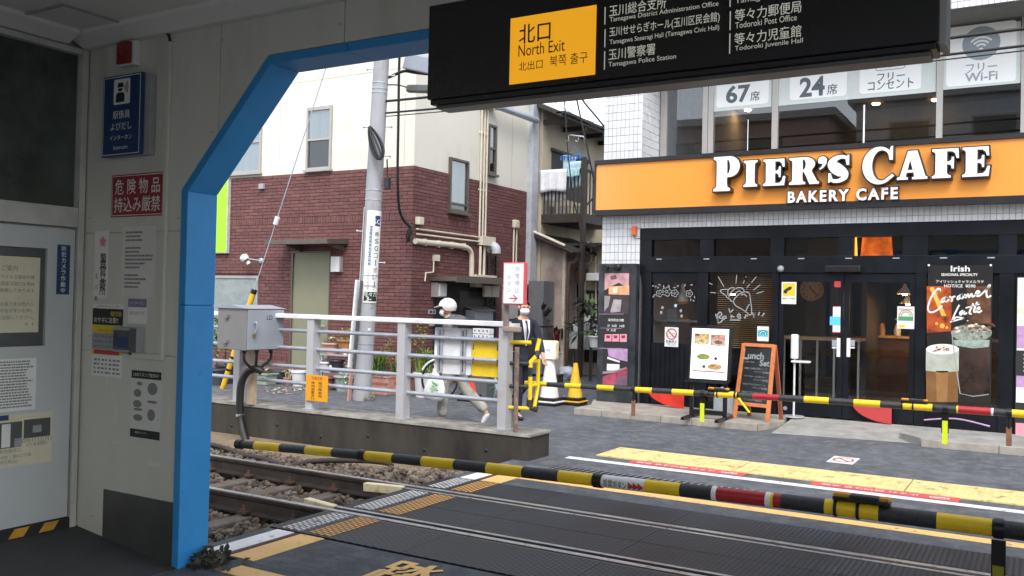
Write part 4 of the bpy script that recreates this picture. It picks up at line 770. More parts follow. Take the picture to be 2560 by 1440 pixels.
fa = arm('crossing_barrier', 'thinner far barrier arm striped yellow and black in front of the shop', fpts, lambda t: .027 + .0014 * t, [(c_, x1 - x0) for c_, x0, x1 in zip(cl, xs[:-1], xs[1:])] + [('blk', 3)])
def fz(x):
    for p, q in zip(fpts[:-1], fpts[1:]):
        if p[0] <= x <= q[0]: return p[2] + (q[2] - p[2]) * (x - p[0]) / (q[0] - p[0])
    return .82
def fr_(x): return .027 + .0014 * (x - fpts[0][0])
for x_, mm, dz0, dz1 in ((1585, 'brown', .30, .55), (1757, 'lime', .14, .42), (2364, 'lime', .20, .48), (2524, 'brown', .20, .5)):
    x = py(x_, 970, YFB).x; B().tube([(x - .02, YFB, fz(x)), (x + .02, YFB, fz(x))], fr_(x) + .006, 12).build('strip_collar', m['black'], fa)
    if x_ in (1757, 2364): B().box(x - .03, x + .03, YFB - .004, YFB + .004, fz(x) - .22, fz(x) - .03).build('strip_holder', m['black'], fa)
    z0, z1 = (py(x_, 1055, YFB).z, py(x_, 1008, YFB).z) if x_ == 1757 else (py(x_, 1110, YFB).z, py(x_, 1052, YFB).z) if x_ == 2364 else (py(x_, 1040, YFB).z, py(x_, 1000, YFB).z) if x_ == 1585 else (py(x_, 1115, YFB).z, py(x_, 1068, YFB).z)
    B().box(x - .022, x + .022, YFB - .010, YFB - .0045, z0, z1).build('hanging_strip', m[mm], fa)
    if mm == 'brown': B().tube([(x, YFB, z1 - .01), (x, YFB, fz(x) - .02)], .016, 8).build('strip_rod', m['black'], fa)
x = py(1850, 998, YFB).x; x2 = py(1878, 1030, YFB).x; z2 = py(1878, 1030, YFB).z; B().bar((x, YFB - .05, fz(x) - .02), (x2, YFB - .06, z2), .008, .045, up=(0, 1, 0)).build('hanging_strip', m['lime'], fa)
for (xa2, xb2) in ((1770, 1824), (2252, 2322)):
    a_, b_ = py(xa2, 985, YFB).x, py(xb2, 985, YFB).x; lamp(fa, a_, b_, YFB, fz(a_) + .0, fr_(a_), .6)
for x_ in (1838, 2336, 1846): x = py(x_, 990, YFB).x; B().tube([(x - .01, YFB, fz(x)), (x + .01, YFB, fz(x))], fr_(x) + .004, 12).build('joint_ring', m['black'], fa)
mo = thing('barrier_machine', 'black and yellow barrier machine at the right end of the far arm', 'barrier machine', (1.75, 8.95, 0)); B().box(1.5, 1.9, 8.75, 9.15, 0, 1.15).build('machine_housing', m['blk'], mo, bevel=.03); B().box(1.48, 1.92, 8.73, 9.17, 1.151, 1.2).build('machine_lid', m['yel'], mo, bevel=.02)
mo = thing('barrier_machine', 'black and yellow barrier machine at the right end of the near arm', 'barrier machine', (.8, 4.45, 0)); B().box(.60, 1.0, 4.28, 4.62, 0, 1.05).build('machine_housing', m['blk'], mo, bevel=.03); B().box(.58, 1.02, 4.26, 4.64, 1.051, 1.1).build('machine_lid', m['yel'], mo, bevel=.02)
# ------------------------------------------------------------------ red brick house
YB = 13.6; XB = py(1033, 500, YB).x; XBL = -19.; YBE = 18.2
ZBR = .30 + .0685 * int((py(1033, 414, YB).z - .3) / .0685 + .5) - .006      # top of the brick facing
bh = thing('brick_house', 'two storey house with red brick facing below cream render', 'house', (XB - 3, YB, 0))
ZR = 7.2
B().box(XBL, XB - .02, YB + .02, YBE - .02, 0, ZBR).build('wall_core', m['mortar'], bh)
bb = B().box(XBL, XB, YB, YBE, ZBR + .004, ZR); bb.build('render_wall', m['cream'], bh)
box('roof_slab', XBL - .2, XB + .1, YB - .1, YBE + .1, ZR, ZR + .18, m['alu'], bh)
for x_ in (700, 1012): q = py(x_, 330, YB).x; box('render_joint', q - .005, q + .005, YB - .0025, YB - .0005, ZBR + .01, ZR, m['old'], bh)
zj = py(850, 192, YB).z; box('render_joint', XBL, XB - .01, YB - .0025, YB - .0005, zj - .006, zj + .006, m['old'], bh)
for yy in (15.9, 17.2): box('render_joint', XB + .0005, XB + .0025, yy - .006, yy + .006, ZBR + .01, ZR, m['old'], bh)
# openings in the brick facing (front, X ranges / Z ranges) and side
dX0, dX1, dZ0, dZ1 = rY(731, 632, 822, 905, YB); dZ0 = .12
wX0, wX1, wZ0, wZ1 = rY(400, 689, 645, 862, YB)
front_open = [(dX0 - .05, dX1 + .03, 0, dZ1 + .04), (-19, wX1 + .03, wZ0, wZ1 + .03)]
s1 = rX(1120, 398, 1167, 531, XB); s2 = rX(1217, 312, 1237, 436, XB); pch = rX(1082, 702, 1183, 900, XB)
side_open = [(s1[0] - .0, s1[1] + .0, s1[2] - .03, 9), (pch[0], pch[1] + .9, 0, pch[3])]
ROW, BL = .0685, .262
sol = (py(700, 563, YB).z, py(700, 540, YB).z)
r2 = random.Random(11); cand = []
def cut(f, a, c, z0, z1, ops):
    S_ = [(a, c)]
    for o0, o1, q0, q1 in ops:
        if not (z0 + .02 < q1 and z1 - .02 > q0): continue
        S_ = [t for a_, c_ in S_ for t in ((a_, min(c_, o0)), (max(a_, o1), c_)) if t[1] - t[0] > .012]
    for a_, c_ in S_: cand.append((f, a_, c_, z0, z1))
nrow = round((ZBR + .006 - .3) / ROW)
for i in range(nrow):
    z0 = .30 + i * ROW; z1 = z0 + ROW - .009
    soldier = sol[0] - .02 < z0 < sol[1] - .05
    if soldier: continue
    off = (i % 2) * BL / 2
    u = XB - .001
    x1 = XB - .001 - (0 if not i % 2 else 0); first = True
    while x1 > -18.9:
        ln_ = BL / 2 if (first and i % 2) else BL; x0 = x1 - ln_ + .009
        cut('f', x0, x1, z0, z1, front_open)
        x1 -= ln_; first = False
    y0 = YB + .004; first = True
    while y0 < YBE - .05:
        ln_ = BL / 2 if (first and not i % 2) else BL; y1 = min(YBE, y0 + ln_ - .009)
        cut('s', y0, y1, z0, z1, side_open)
        y0 += ln_; first = False
x1 = XB - .001                                # soldier course
zs0, zs1 = sol[0], sol[0] + .0685 * 3 - .009
zs0 = .30 + math.ceil((sol[0] - .02 - .30) / ROW) * ROW; n_s = sum(1 for i in range(nrow) if sol[0] - .02 < .30 + i * ROW < sol[1] - .05); zs1 = zs0 + n_s * ROW - .009
while x1 > -18.9: cand.append(('f', x1 - .061, x1, zs0, zs1)); x1 -= .07
y0 = YB + .004
while y0 < YBE: cand.append(('s', y0, y0 + .061, zs0, zs1)); y0 += .07
def dist(c_): q = V(((c_[1] + c_[2]) / 2, YB, c_[3])) if c_[0] == 'f' else V((XB, (c_[1] + c_[2]) / 2, c_[3])); return (q - CAM).length
def shown(c_):      # hidden behind the blue pillar, pole or sign?
    q = V(((c_[1] + c_[2]) / 2, YB, c_[3])) if c_[0] == 'f' else V((XB, (c_[1] + c_[2]) / 2, c_[3])); d = q - CAM; x = 1280 + FPX * d.dot(R_) / d.dot(F_); y = 720 - FPX * d.dot(U_) / d.dot(F_); return x > 545 and y < 780
front = [c_ for c_ in cand if c_[0] == 'f' and abs((c_[2] - c_[1]) - (BL - .009)) < .003 and abs((c_[4] - c_[3]) - (ROW - .009)) < .001 and shown(c_)]
front.sort(key=dist); single = set(map(id, front[:300]))
bmesh_ = [None] * 4; wall_core = [o for o in bh.children if o.name.startswith('wall_core')][0]
jb = B()
for c_ in cand:
    pr = r2.uniform(.004, .010); mi = r2.choice((0, 0, 0, 1, 1, 2, 3))
    if id(c_) in single:
        if bmesh_[mi] is None:
            q = B().box(-(BL - .009) / 2, (BL - .009) / 2, -.007, .018, 0, ROW - .009); me = bpy.data.meshes.new('brick'); me.from_pydata([tuple(p) for p in q.v], [], q.f); me.materials.append(m['brick%d' % mi]); bmesh_[mi] = me
        o = bpy.data.objects.new('brick', bmesh_[mi]); C.objects.link(o); o.parent = wall_core; o.location = V(((c_[1] + c_[2]) / 2, YB - pr + .007, c_[3])) - ORG[bh.name]; ORG[o.name] = V((0, 0, 0))
    else:
        jb.m = mi
        if c_[0] == 'f': jb.box(c_[1], c_[2], YB - pr, YB + .018, c_[3], c_[4])
        else: jb.box(XB - .018, XB + pr, c_[1], c_[2], c_[3], c_[4])
o = jb.build('brick_courses', [m['brick%d' % i] for i in range(4)], wall_core); o['kind'] = 'stuff'
box('plinth', XBL, XB + .03, YB - .035, YB + .02, 0, .296, m['plinth'], bh); box('plinth', XB + .0, XB + .032, YB + .021, YBE, 0, .296, m['plinth'], bh)
# front windows
def sash(x0, y0, x1, y1, Y, bh, split=.55, upper='fglass', lower='gdark'):
    a, c, z0, z1 = rY(x0, y0, x1, y1, Y); t = .045
    w_ = B().box(a, a + t, Y - .05, Y + .01, z0, z1).box(c - t, c, Y - .05, Y + .01, z0, z1).box(a + t, c - t, Y - .05, Y + .01, z1 - t * 1.7, z1).box(a + t, c - t, Y - .05, Y + .01, z0, z0 + t).build('window', m['alu'], bh, bevel=.004)
    zm = z0 + (z1 - z0) * (1 - split); box('sash_bar', a + t, c - t, Y - .045, Y, zm - .025, zm + .02, m['alu'], w_)
    box('upper_pane', a + t, c - t, Y - .02, Y - .012, zm + .02, z1 - t * 1.7, m[upper], w_); box('lower_pane', a + t, c - t, Y - .012, Y - .005, z0 + t, zm - .025, m[lower], w_)
    box('curtain', a + t, c - t, Y - .004, Y - .002, zm, z1 - t, m['curtain'], w_); box('dark_screen', a + t, c - t, Y - .004, Y - .002, z0 + t, zm, m['inside'] if lower == 'gdark' else m['curtain'], w_)
    box('sill', a - .03, c + .03, Y - .09, Y - .0, z0 - .045, z0 - .001, m['alu'], w_); return w_
sash(769, 267, 831, 424, YB, bh, .52); sash(560, 325, 655, 434, YB, bh, .3, 'fglass', 'fglass')
def sashX(r, bh, split=.5, deep=.06):
    y0, y1, z0, z1 = r; t = .05
    w_ = B().box(XB - .01, XB + deep, y0, y0 + t, z0, z1).box(XB - .01, XB + deep, y1 - t, y1, z0, z1).box(XB - .01, XB + deep, y0 + t, y1 - t, z1 - t, z1).box(XB - .01, XB + deep, y0 + t, y1 - t, z0, z0 + t).build('window', m['bronze'], bh, bevel=.004)
    zm = z0 + (z1 - z0) * (1 - split); box('sash_bar', XB + .0, XB + deep - .01, y0 + t, y1 - t, zm - .02, zm + .02, m['bronze'], w_)
    box('upper_pane', XB + .012, XB + .02, y0 + t, y1 - t, zm + .02, z1 - t, m['fglass'], w_); box('lower_pane', XB + .012, XB + .02, y0 + t, y1 - t, z0 + t, zm - .02, m['gdark'], w_); box('curtain', XB + .004, XB + .006, y0 + t, y1 - t, zm, z1 - t, m['curtain'], w_); box('dark_screen', XB + .004, XB + .006, y0 + t, y1 - t, z0 + t, zm, m['inside'] if split < .6 else m['curtain'], w_)
    box('sill', XB + .0, XB + deep + .05, y0 - .03, y1 + .03, z0 - .05, z0 - .001, m['bronze'], w_)
sashX(s1, bh, .85); sashX(s2, bh, .48)
# shop window with slatted blind
w_ = B().box(wX0, wX1, YB - .03, YB + .015, wZ1 - .05, wZ1).box(wX1 - .05, wX1, YB - .03, YB + .015, wZ0, wZ1 - .05).box(wX0, wX1 - .05, YB - .03, YB + .015, wZ0, wZ0 + .05).build('blind_window', m['alu'], bh)
box('window_pane', wX0, wX1 - .05, YB - .012, YB - .004, wZ0 + .05, wZ1 - .05, m['gdark'] if 0 else m['clear'], w_); box('room_back', wX0, wX1 - .05, YB + .014, YB + .019, wZ0, wZ1, m['inside'], w_)
z = wZ0 + .06
while z < wZ1 - .06: box('blind_slat', wX0 + .7, wX1 - .055, YB + .0, YB + .010, z, z + .017, m['blind'], w_); z += .0235
box('soldier_lintel', wX0, wX1 + .1, YB - .012, YB + .018, wZ1 + .001, wZ1 + .022, m['brick1'], w_)
# olive door with its canopy
dr_ = B().box(dX0 - .05, dX0, YB - .02, YB + .02, .1, dZ1 + .04).box(dX1, dX1 + .03, YB - .02, YB + .02, .1, dZ1 + .04).box(dX0, dX1, YB - .02, YB + .02, dZ1, dZ1 + .04).build('door_frame', m['bronze'], bh)
box('door_leaf', dX0, dX1, YB + .010, YB + .018, .12, dZ1, m['olive'], dr_); box('door_handle', dX1 - .2, dX1 - .06, YB - .05, YB - .03, 1.1, 1.125, m['galv'], dr_); box('door_step', dX0 - .1, dX1 + .2, YB - .4, YB - .036, 0, .12, m['conctop'], bh)
a, c, z0, z1 = rY(690, 601, 846, 613, YB - .3)
B().prism([(YB - .012, z0 + .03), (YB - .012, z1 + .05), (YB - .62, z1 - .005), (YB - .62, z0)], (a, 0, 0), YA, ZA, (c - a, 0, 0)).build('door_canopy', m['bronze'], bh, bevel=.004)
for xq_ in (c - .12, a + .42): B().prism([(YB - .012, z0 - .12), (YB - .012, z0 + .028), (YB - .5, z0 + .004)], (xq_, 0, 0), YA, ZA, (.03, 0, 0)).build('canopy_bracket', m['bronze'], bh) #([(YB - .012, z0 - .12), (YB - .012, z0 + .028), (YB - .5, z0 + .004)], (a + .42, 0, 0), YA, ZA, (.03, 0, 0)).build('canopy_bracket', m['bronze'], bh)
# wall lamp, flood light, vents, lime sign
def onY(x0, y0, x1, y1, name, mat, d, label, cat, bevel=.004, Y=YB, off=.012): a, c, z0, z1 = rY(x0, y0, x1, y1, Y); return B().box(a, c, Y - off - d, Y - off, z0, z1).build(name, mat, label=label, cat=cat, bevel=bevel), a, c, z0, z1
t_, a, c, z0, z1 = onY(836, 642, 856, 680, 'wall_lamp', m['whitepl'], .10, 'white box lamp on the brick wall right of the olive door', 'wall lamp'); box('lamp_bracket', c + .001, c + .03, YB - .1, YB - .012, z0, z1, m['alu'], t_)
t_, a, c, z0, z1 = onY(652, 460, 664, 473, 'wall_vent', m['greypl'], .06, 'small grey vent box high on the brick front', 'vent')
t_, a, c, z0, z1 = onY(480, 452, 577, 634, 'lime_sign', M('sign_edge', (.55, .55, .5), .5), .08, 'lime green sign panel on the bricks beside the blue pillar', 'sign', .003); box('lime_face', a + .02, c - .025, YB - .097, YB - .0925, z0 + .02, z1 - .02, m['green'], t_)
fl = thing('flood_lamp', 'white round flood lamp on an arm above the blind window', 'lamp', py(653, 652, YB)); q = py(653, 652, YB - .04)
B().lathe((q.x, YB - .012, q.z), [(.06, 0), (.06, -.05), (.03, -.06)], 14, axis=(0, 1, 0)).build('lamp_base', m['galv'], fl); p = py(612, 646, YB - .25); B().tube([(q.x, YB - .06, q.z), (p.x + .05, YB - .25, p.z - .0)], .012, 8).build('lamp_arm', m['galv'], fl)
B().lathe(p, [(.075, -.045), (.095, 0), (.085, .06), (.03, .09)], 16, axis=(-.55, -.3, .75)).build('lamp_head', m['whitepl'], fl); B().lathe(p, [(.05, -.046), (.05, -.09)], 12, axis=(-.55, -.3, .75)).build('lamp_lens', m['dark'], fl); B().lathe(p, [(.045, -.15), (.045, -.091)], 12, axis=(-.55, -.3, .75)).build('lamp_neck', m['whitepl'], fl)
# ---- pipes, meters and canopy on the side wall
XS = XB + .05
def pxs_(x, y): return px(x, y, XS)
vp = thing('conduit_bundle', 'three cream conduits rising up the side of the brick house', 'conduit', pxs_(1205, 600))
for dx in (0, 9, 17): q0, q1 = pxs_(1203 + dx * .7 - 2, 590), pxs_(1203 + dx, 275); B().tube([(XS, (q0.y + q1.y) / 2, q0.z), (XS, (q0.y + q1.y) / 2, q1.z)], .022, 8).build('conduit', m['pipe'], vp)
r = rX(1196, 592, 1221, 615, XB); B().box(XB + .013, XB + .14, r[0] - .05, r[1] + .08, r[2], r[3]).build('junction_box', m['pipe'], vp, bevel=.008); r = rX(1197, 248, 1226, 272, XB); B().box(XB + .003, XB + .14, r[0], r[1] + .02, r[2], r[3]).build('top_box', m['pipe'], vp, bevel=.008)
for x_ in (1199, 1209): q0, q1 = pxs_(x_ - 3, 690), pxs_(x_, 616); B().tube([(XS + .02, q1.y, q0.z), (XS + .02, q1.y, q1.z)], .03, 8).build('conduit', m['pipe'], vp)
for z in (5.2, 4.0): q = pxs_(1208, 500); B().box(XB + .005, XB + .05, q.y - .14, q.y + .10, z, z + .03).build('pipe_saddle', m['pipe'], vp)
hp = thing('conduit_run', 'thick cream pipe and two thin conduits crossing the brick corner', 'conduit', pxs_(1040, 600))
for ya, yb_ in ((571, 594), (583, 606)): q0, q1 = pxs_(1042, ya), pxs_(1197, yb_); z = (q0.z + q1.z) / 2; B().tube([(XS, q0.y, z), (XS, q1.y, z)], .018, 8).build('conduit', m['pipe'], hp)
q0, q1, q2 = pxs_(1036, 603), pxs_(1160, 617), pxs_(1177, 650); q3 = pxs_(1176, 705); z = (q0.z + q1.z) / 2
B().tube(smooth_path([(XS + .02, q0.y, z), (XS + .02, q0.y + .5, z), (XS + .02, q1.y - .1, z), (XS + .02, q2.y - .06, z - .08), (XS + .02, q2.y, z - .3), (XS + .02, q2.y, q3.z)], 5), .055, 10).build('thick_pipe', m['pipe'], hp)
r = rX(1036, 543, 1048, 562, XB); B().box(XB + .013, XB + .12, r[0], r[1], r[2], r[3]).build('cap_box', m['pipe'], hp, bevel=.01)
for i in range(4): yy = q0.y + .3 + i * .45; B().box(XB + .012, XB + .10, yy, yy + .025, z - .07, z + .07).build('pipe_saddle', m['pipe'], hp)
r = rX(1173, 688, 1226, 742, XB)
mb = thing('meter_boxes', 'cream and black electricity meter boxes on the side of the brick house', 'meter', (XS, r[0], r[2]))
B().box(XB + .013, XB + .16, r[0], r[1], r[2] + .2, r[3]).build('meter_back', m['pipe'], mb, bevel=.01)
for f0, f1 in ((.30, .60), (.64, .98)):
    y0, y1 = r[0] + (r[1] - r[0]) * f0, r[0] + (r[1] - r[0]) * f1; B().box(XB + .1605, XB + .26, y0, y1, r[2] + .25, r[3] - .05).build('meter_glass', m['black'], mb, bevel=.03); B().box(XB + .161, XB + .25, y0, y1, r[2], r[2] + .245).build('meter_base', m['pipe'], mb, bevel=.02)
dk = thing('porch_canopy', 'thin brown canopy over the dark side entrance of the brick house', 'canopy', (XB, pch[0], 2.2))
r = rX(1070, 689, 1186, 704, XB + .35); zc = px(1120, 697, XB + .3).z
B().box(XB + .005, XB + .62, pch[0] - .15, pch[1] + .6, zc - .05, zc + .04).build('canopy_slab', m['bronze'], dk, bevel=.006); B().box(XB + .62, XB + .64, pch[0] - .15, pch[1] + .2, zc - .07, zc + .06).build('canopy_edge', m['bronze'], dk)
B().box(XB - .0195, XB + .006, pch[0], pch[1] + .9, .0, pch[3]).build('entrance_shade_sheet', M('painted_porch_shadow', (.02, .017, .016), .7), bh); B().box(XB + .0065, XB + .012, pch[0] + .9, pch[1] + .4, .1, pch[3] - .2).build('entrance_door', M('entrance_door', (.045, .035, .03), .5), bh)  # flat near-black sheet: shade of the porch opening is painted, not modelled
r = rX(1076, 706, 1099, 743, XB); pl = thing('porch_lamp', 'white box lamp under the brown side canopy', 'wall lamp', (XS, r[0], r[2])); B().box(XB + .013, XB + .16, r[0], r[1], r[2], r[3]).build('lamp_body', m['alu'], pl, bevel=.008); B().box(XB + .161, XB + .18, r[0] + .05, r[1] - .01, r[2] + .02, r[3] - .03).build('lamp_glass', m['whitepl'], pl)
r = rX(1079, 637, 1090, 653, XB); sw = thing('switch_box', 'small beige box with a cranked conduit on the brick side', 'junction box', (XS, r[0], r[2])); B().box(XB + .013, XB + .10, r[0], r[1], r[2], r[3]).build('box_body', m['pipe'], sw, bevel=.006); q = pxs_(1084, 655); B().tube([(XS, q.y, r[2]), (XS, q.y, zc + .12), (XS, q.y - .25, zc + .10), (XS, q.y - .27, zc - .06)], .016, 8).build('conduit', m['pipe'], sw)
r = rX(1069, 774, 1086, 785, XB); npl = B().box(XB + .013, XB + .03, r[0], r[1], r[2], r[3]).build('name_plate', m['galv'], label='small metal name plate by the side entrance', cat='name plate'); B().box(XB + .0305, XB + .032, r[0] + .03, r[1] - .12, r[2] + .02, r[3] - .02).build('plate_mark', m['blackp'], npl); B().box(XB + .0305, XB + .032, r[1] - .09, r[1] - .03, r[2] + .02, r[3] - .02).build('plate_mark', m['blackp'], npl)
r = rX(1071, 800, 1080, 815, XB); B().box(XB + .013, XB + .06, r[0], r[1], r[2], r[3]).build('door_intercom', m['greypl'], label='grey door intercom on the bricks below the name plate', cat='intercom', bevel=.004)
r = rX(1173, 768, 1218, 808, XB + .1); mbx = thing('post_box', 'grey metal post box with a sloping lid in the porch', 'post box', (XS, r[0], r[2])); B().box(XB + .013, XB + .25, r[0], r[1], r[2], r[3] - .06).build('box_body', m['boxgrey'], mbx, bevel=.006); B().prism([(XB + .012, r[3] - .0), (XB + .30, r[3] - .08), (XB + .30, r[3] - .058), (XB + .012, r[3] + .022)], (0, r[0] - .02, 0), XA, ZA, (0, r[1] - r[0] + .04, 0)).build('lid', m['boxside'], mbx)
hv = thing('vent_hood', 'grey elbow vent hood on the brick side wall', 'vent', pxs_(1226, 625)); q = pxs_(1226, 618); B().tube(smooth_path([(XB + .0, q.y, q.z), (XB + .12, q.y, q.z + .02), (XB + .19, q.y, q.z - .04), (XB + .20, q.y, q.z - .14)], 5), .10, 14).build('hood_elbow', m['bgrey'], hv); B().lathe((XB + .013, q.y, q.z), [(.13, 0), (.13, .02)], 16, axis=(1, 0, 0)).build('hood_flange', m['bgrey'], hv)
gr = thing('window_grille', 'black diagonal lattice grille beside the meter boxes', 'grille', pxs_(1225, 700)); r = rX(1212, 650, 1232, 765, XB)
for i in range(9): z = r[2] + (r[3] - r[2]) * i / 9; B().bar((XB + .06, r[0], z), (XB + .06, r[1], z + .16), .02, .014).build('lattice_bar', m['black'], gr)
for y_ in (r[0], r[1]): B().box(XB + .05, XB + .08, y_ - .015, y_ + .015, r[2], r[3] + .1).build('grille_stile', m['black'], gr)
c2 = thing('conduit_pair', 'pair of cream conduits with a rounded cap near the house end', 'conduit', pxs_(1288, 600))
for x_ in (1285, 1292): q0, q1 = pxs_(x_, 760), pxs_(x_, 570); B().tube([(XS, q1.y, .3), (XS, q1.y, q1.z)], .02, 8).build('conduit', m['pipe'], c2)
q = pxs_(1288, 560); B().box(XB + .013, XB + .12, q.y - .10, q.y + .10, q.z - .1, q.z + .09).build('cap_box', m['pipe'], c2, bevel=.03)
dp = thing('down_pipe', 'pale blue grey square down pipe at the far corner of the brick house', 'down pipe', (XB, YBE, 0)); B().box(XB - .02, XB + .13, YBE - .30, YBE - .0, 2.05, 6.75).build('pipe_box', m['bgrey'], dp, bevel=.01); B().box(XB - .03, XB + .16, YBE - .33, YBE + .02, 2.0, 2.08).build('pipe_collar', m['dark'], dp); B().box(XB - .02, XB + .2, YBE - .9, YBE + .05, 6.751, 6.95).build('gutter_head', m['bgrey'], dp); 
hr = thing('roof_pipe', 'grey horizontal exhaust pipe under the eaves of the brick house', 'pipe', pxs_(1280, 290)); q0, q1 = pxs_(1232, 268), px(1345, 307, XB + .25); B().tube(smooth_path([(XB + .0, q0.y, q0.z), (XB + .16, q0.y + .02, q0.z), (XB + .22, q0.y + .25, q0.z - .01), (XB + .22, q1.y, q0.z - .0)], 5), .075, 10).build('exhaust', m['galv'], hr)
# ------------------------------------------------------------------ utility pole with its adverts
pb = pz(905, 1000); 
pt = py(955, 130, pb.y)
pdir = (pt - pb).normalized(); ptop = pb + pdir * 8.6
up = thing('utility_pole', 'leaning grey concrete utility pole wrapped in white adverts', 'utility pole', pb)
B().tube([pb + pdir * (8.6 * i / 8) for i in range(9)], .152, 20, r1=.112).build('pole_shaft', m['pole'], up)
def pp(t, side=0, out=0): return pb + pdir * t
ptr = lambda y: (py(920, y, pb.y).z - pb.z) / pdir.z
rad = lambda t: .152 - .04 * t / 8.6
xr = (R_ - pdir * R_.dot(pdir)).normalized(); xn = xr.cross(pdir).normalized(); xn = xn if xn.y < 0 else -xn      # towards the camera
def wrap_panel(name, t0, t1, a0, a1, mat, parent=up, lift=.004, n=10):
    vs = []; fs = []
    for j, t in enumerate((t0, t1)):
        for i in range(n + 1): a_ = math.radians(a0 + (a1 - a0) * i / n); vs.append(pp(t) + (xr * math.sin(a_) + xn * math.cos(a_)) * (rad(t) + lift))
    for i in range(n): fs.append((i, i + 1, n + 2 + i, n + 1 + i))
    return B().add(vs, fs, True).build(name, mat, parent)
def wrap_text(s, mat, t, ang, w_, h__, parent, lift=.007, bold=0.):
    c_ = pp(t); o = text(s, mat, parent, c_, xr, pdir, (w_, h__), bold, keep=False); org = ORG[parent.name]
    for v in o.data.vertices:
        q = v.co + org - c_; a_ = math.radians(ang) + q.dot(xr) / rad(t); tt = q.dot(pdir); v.co = c_ + pdir * tt + (xr * math.sin(a_) + xn * math.cos(a_)) * (rad(t) + lift) - org
t0, t1 = ptr(748), ptr(528)
wp = wrap_panel('advert_sleeve', t0, t1, -28, 95, m['whitep']); 
for i, s in enumerate('㈱SGコーポレーション'): wrap_text(s, m['greyp'], t1 - .38 - i * .118, 47, .075 if s != 'ー' else .02, .085 if s not in 'ー' else .09, wp, bold=.02)
for i, s in enumerate('おうちの修繕SG屋根の'): wrap_text(s, m['whitep'], t1 - .29 - i * .062, 5, .045, .048, wp, .009)
wrap_panel('blue_panel', t1 - .90, t1 - .25, -4, 14, M('advert_blue', (.05, .14, .32), .5), up, .006, 4); wrap_panel('blue_panel', t1 - .25, t1 - .08, 28, 75, m['navy'], up, .006, 4); wrap_text('SG', m['whitep'], t1 - .18, 45, .14, .08, wp, .009)
for i, s in enumerate('ぴったり修繕承ります'): wrap_text(s, m['greyp'], t1 - .98 - i * .05, 3, .035, .038, wp)
wrap_text('6303-', m['greyp'], t0 + .10, 22, .17, .065, wp); wrap_text('東京都世田谷区', m['greyp'], t0 + .22, 22, .2, .04, wp)
t2 = ptr(752); t3 = ptr(728)
wrap_panel('address_plate', ptr(756), ptr(725), -22, 75, m['whitep'], up, .010); ap = wrap_panel('address_face', ptr(752), ptr(729), -17, 72, M('plate_green', (.02, .035, .03), .4), up, .013); wrap_text('等々力', m['whitep'], ptr(735), 22, .20, .07, ap, .016, .01); wrap_text('3-', m['whitep'], ptr(746), 14, .08, .07, ap, .016, .01)
wrap_panel('side_plate', ptr(750), ptr(520), -82, -58, m['whitep'], up, .012, 3)
for y_, s in ((180, -1), (192, 1), (252, 1), (318, 1), (322, -1), (390, 1), (580, -1), (655, 1)):
    t = ptr(y_); q = pp(t); e = xr * s; B().tube([q + e * rad(t), q + e * (rad(t) + .10)], .010, 6).build('step_bolt', m['galv'], up); B().lathe(q + e * (rad(t) + .09), [(.02, 0), (.022, .02)], 8, axis=e).build('bolt_head', m['galv'], up)
for y_, z in ((228, 0), (214, 0), (238, 0), (478, 0), (502, 0), (690, 0), (860, 0)): t = ptr(y_); B().tube([pp(t), pp(t) + pdir * .02], rad(t) + .006, 18).build('steel_band', m['galv'], up)
for i in range(4):                              # coil of spare cable hung on the pole
    T0 = py(926, 318, pb.y - .22); dn = py(957, 402, pb.y - .22) - T0; sd_ = dn.cross(YA).normalized(); wd_ = (.055, .072, .09, .025)[i]; pts_ = []
    for k in range(25): a_ = 2 * math.pi * k / 24; pts_.append(T0 + dn * ((1 - math.cos(a_)) / 2 * (.88 + .03 * i)) + sd_ * wd_ * math.sin(a_) * (1.25 - .5 * math.cos(a_)) - YA * .012 * i)
    B().tube(pts_, .017, 6, cap=False).build('cable_coil', m['cable'], up)
q = pp(ptr(400)) + xr * .2 + xn * .1; B().tube([q, q + V((.02, 0, -.3))], .012, 6).build('hanging_cord', m['cable'], up); B().box(q.x - .03, q.x + .07, q.y - .03, q.y + .03, q.z - .5, q.z - .3).build('cord_weight', m['black'], up, bevel=.01)
for y_ in (800, 822): t = ptr(y_); wrap_panel('small_label', t - .02, t + .02, 20, 38, m['whitep'], up, .006, 2)
# white marker post in front of the pole
mk = thing('marker_post', 'thin white marker post standing beside the utility pole', 'post', pz(872, 1002)); q = pz(872, 1002); B().bar(q + V((0, 0, .55)), q + V((.12, 0, 1.98)), .075, .03).build('white_board', m['wrail'], mk); B().bar(q + V((.06, .03, .5)), q + V((.185, .03, 1.97)), .06, .02).build('dark_backing', m['dark'], mk); B().bar(q, q + V((.045, 0, .549)), .06, .03).build('rusty_foot', m['terra2'], mk)
# guy wire with its yellow guard
gw = thing('guy_wire', 'steel guy wire with yellow guard slanting down to the street', 'guy wire', pz(556, 972)); g0 = pz(556, 972); gtop = py(812, 178, pb.y + .1)
B().tube([g0, gtop + (gtop - g0) * .15], .009, 6).build('wire', m['galv'], gw); gq = lambda y: g0 + (gtop - g0) * ((g0.z - py(600, y, (g0.y + gtop.y) / 2).z) / (g0.z - gtop.z)) if False else None
def gt(f): return g0.lerp(gtop, f)
fr = (972 - 728) / (972 - 178.); B().tube([gt(0), gt(fr)], .045, 10, r1=.05).build('yellow_guard', m['cone_y'], gw); B().tube([gt(fr), gt(fr + .012)], .055, 10).build('guard_cap', m['black'], gw); f2 = (972 - 545) / 794.; B().tube([gt(f2 - .012), gt(f2 + .012)], .045, 10).build('insulator', m['whitepl'], gw)
for f in (.06, .10): B().tube([gt(f), gt(f + .006)], .055, 10).build('guard_band', m['black'], gw)
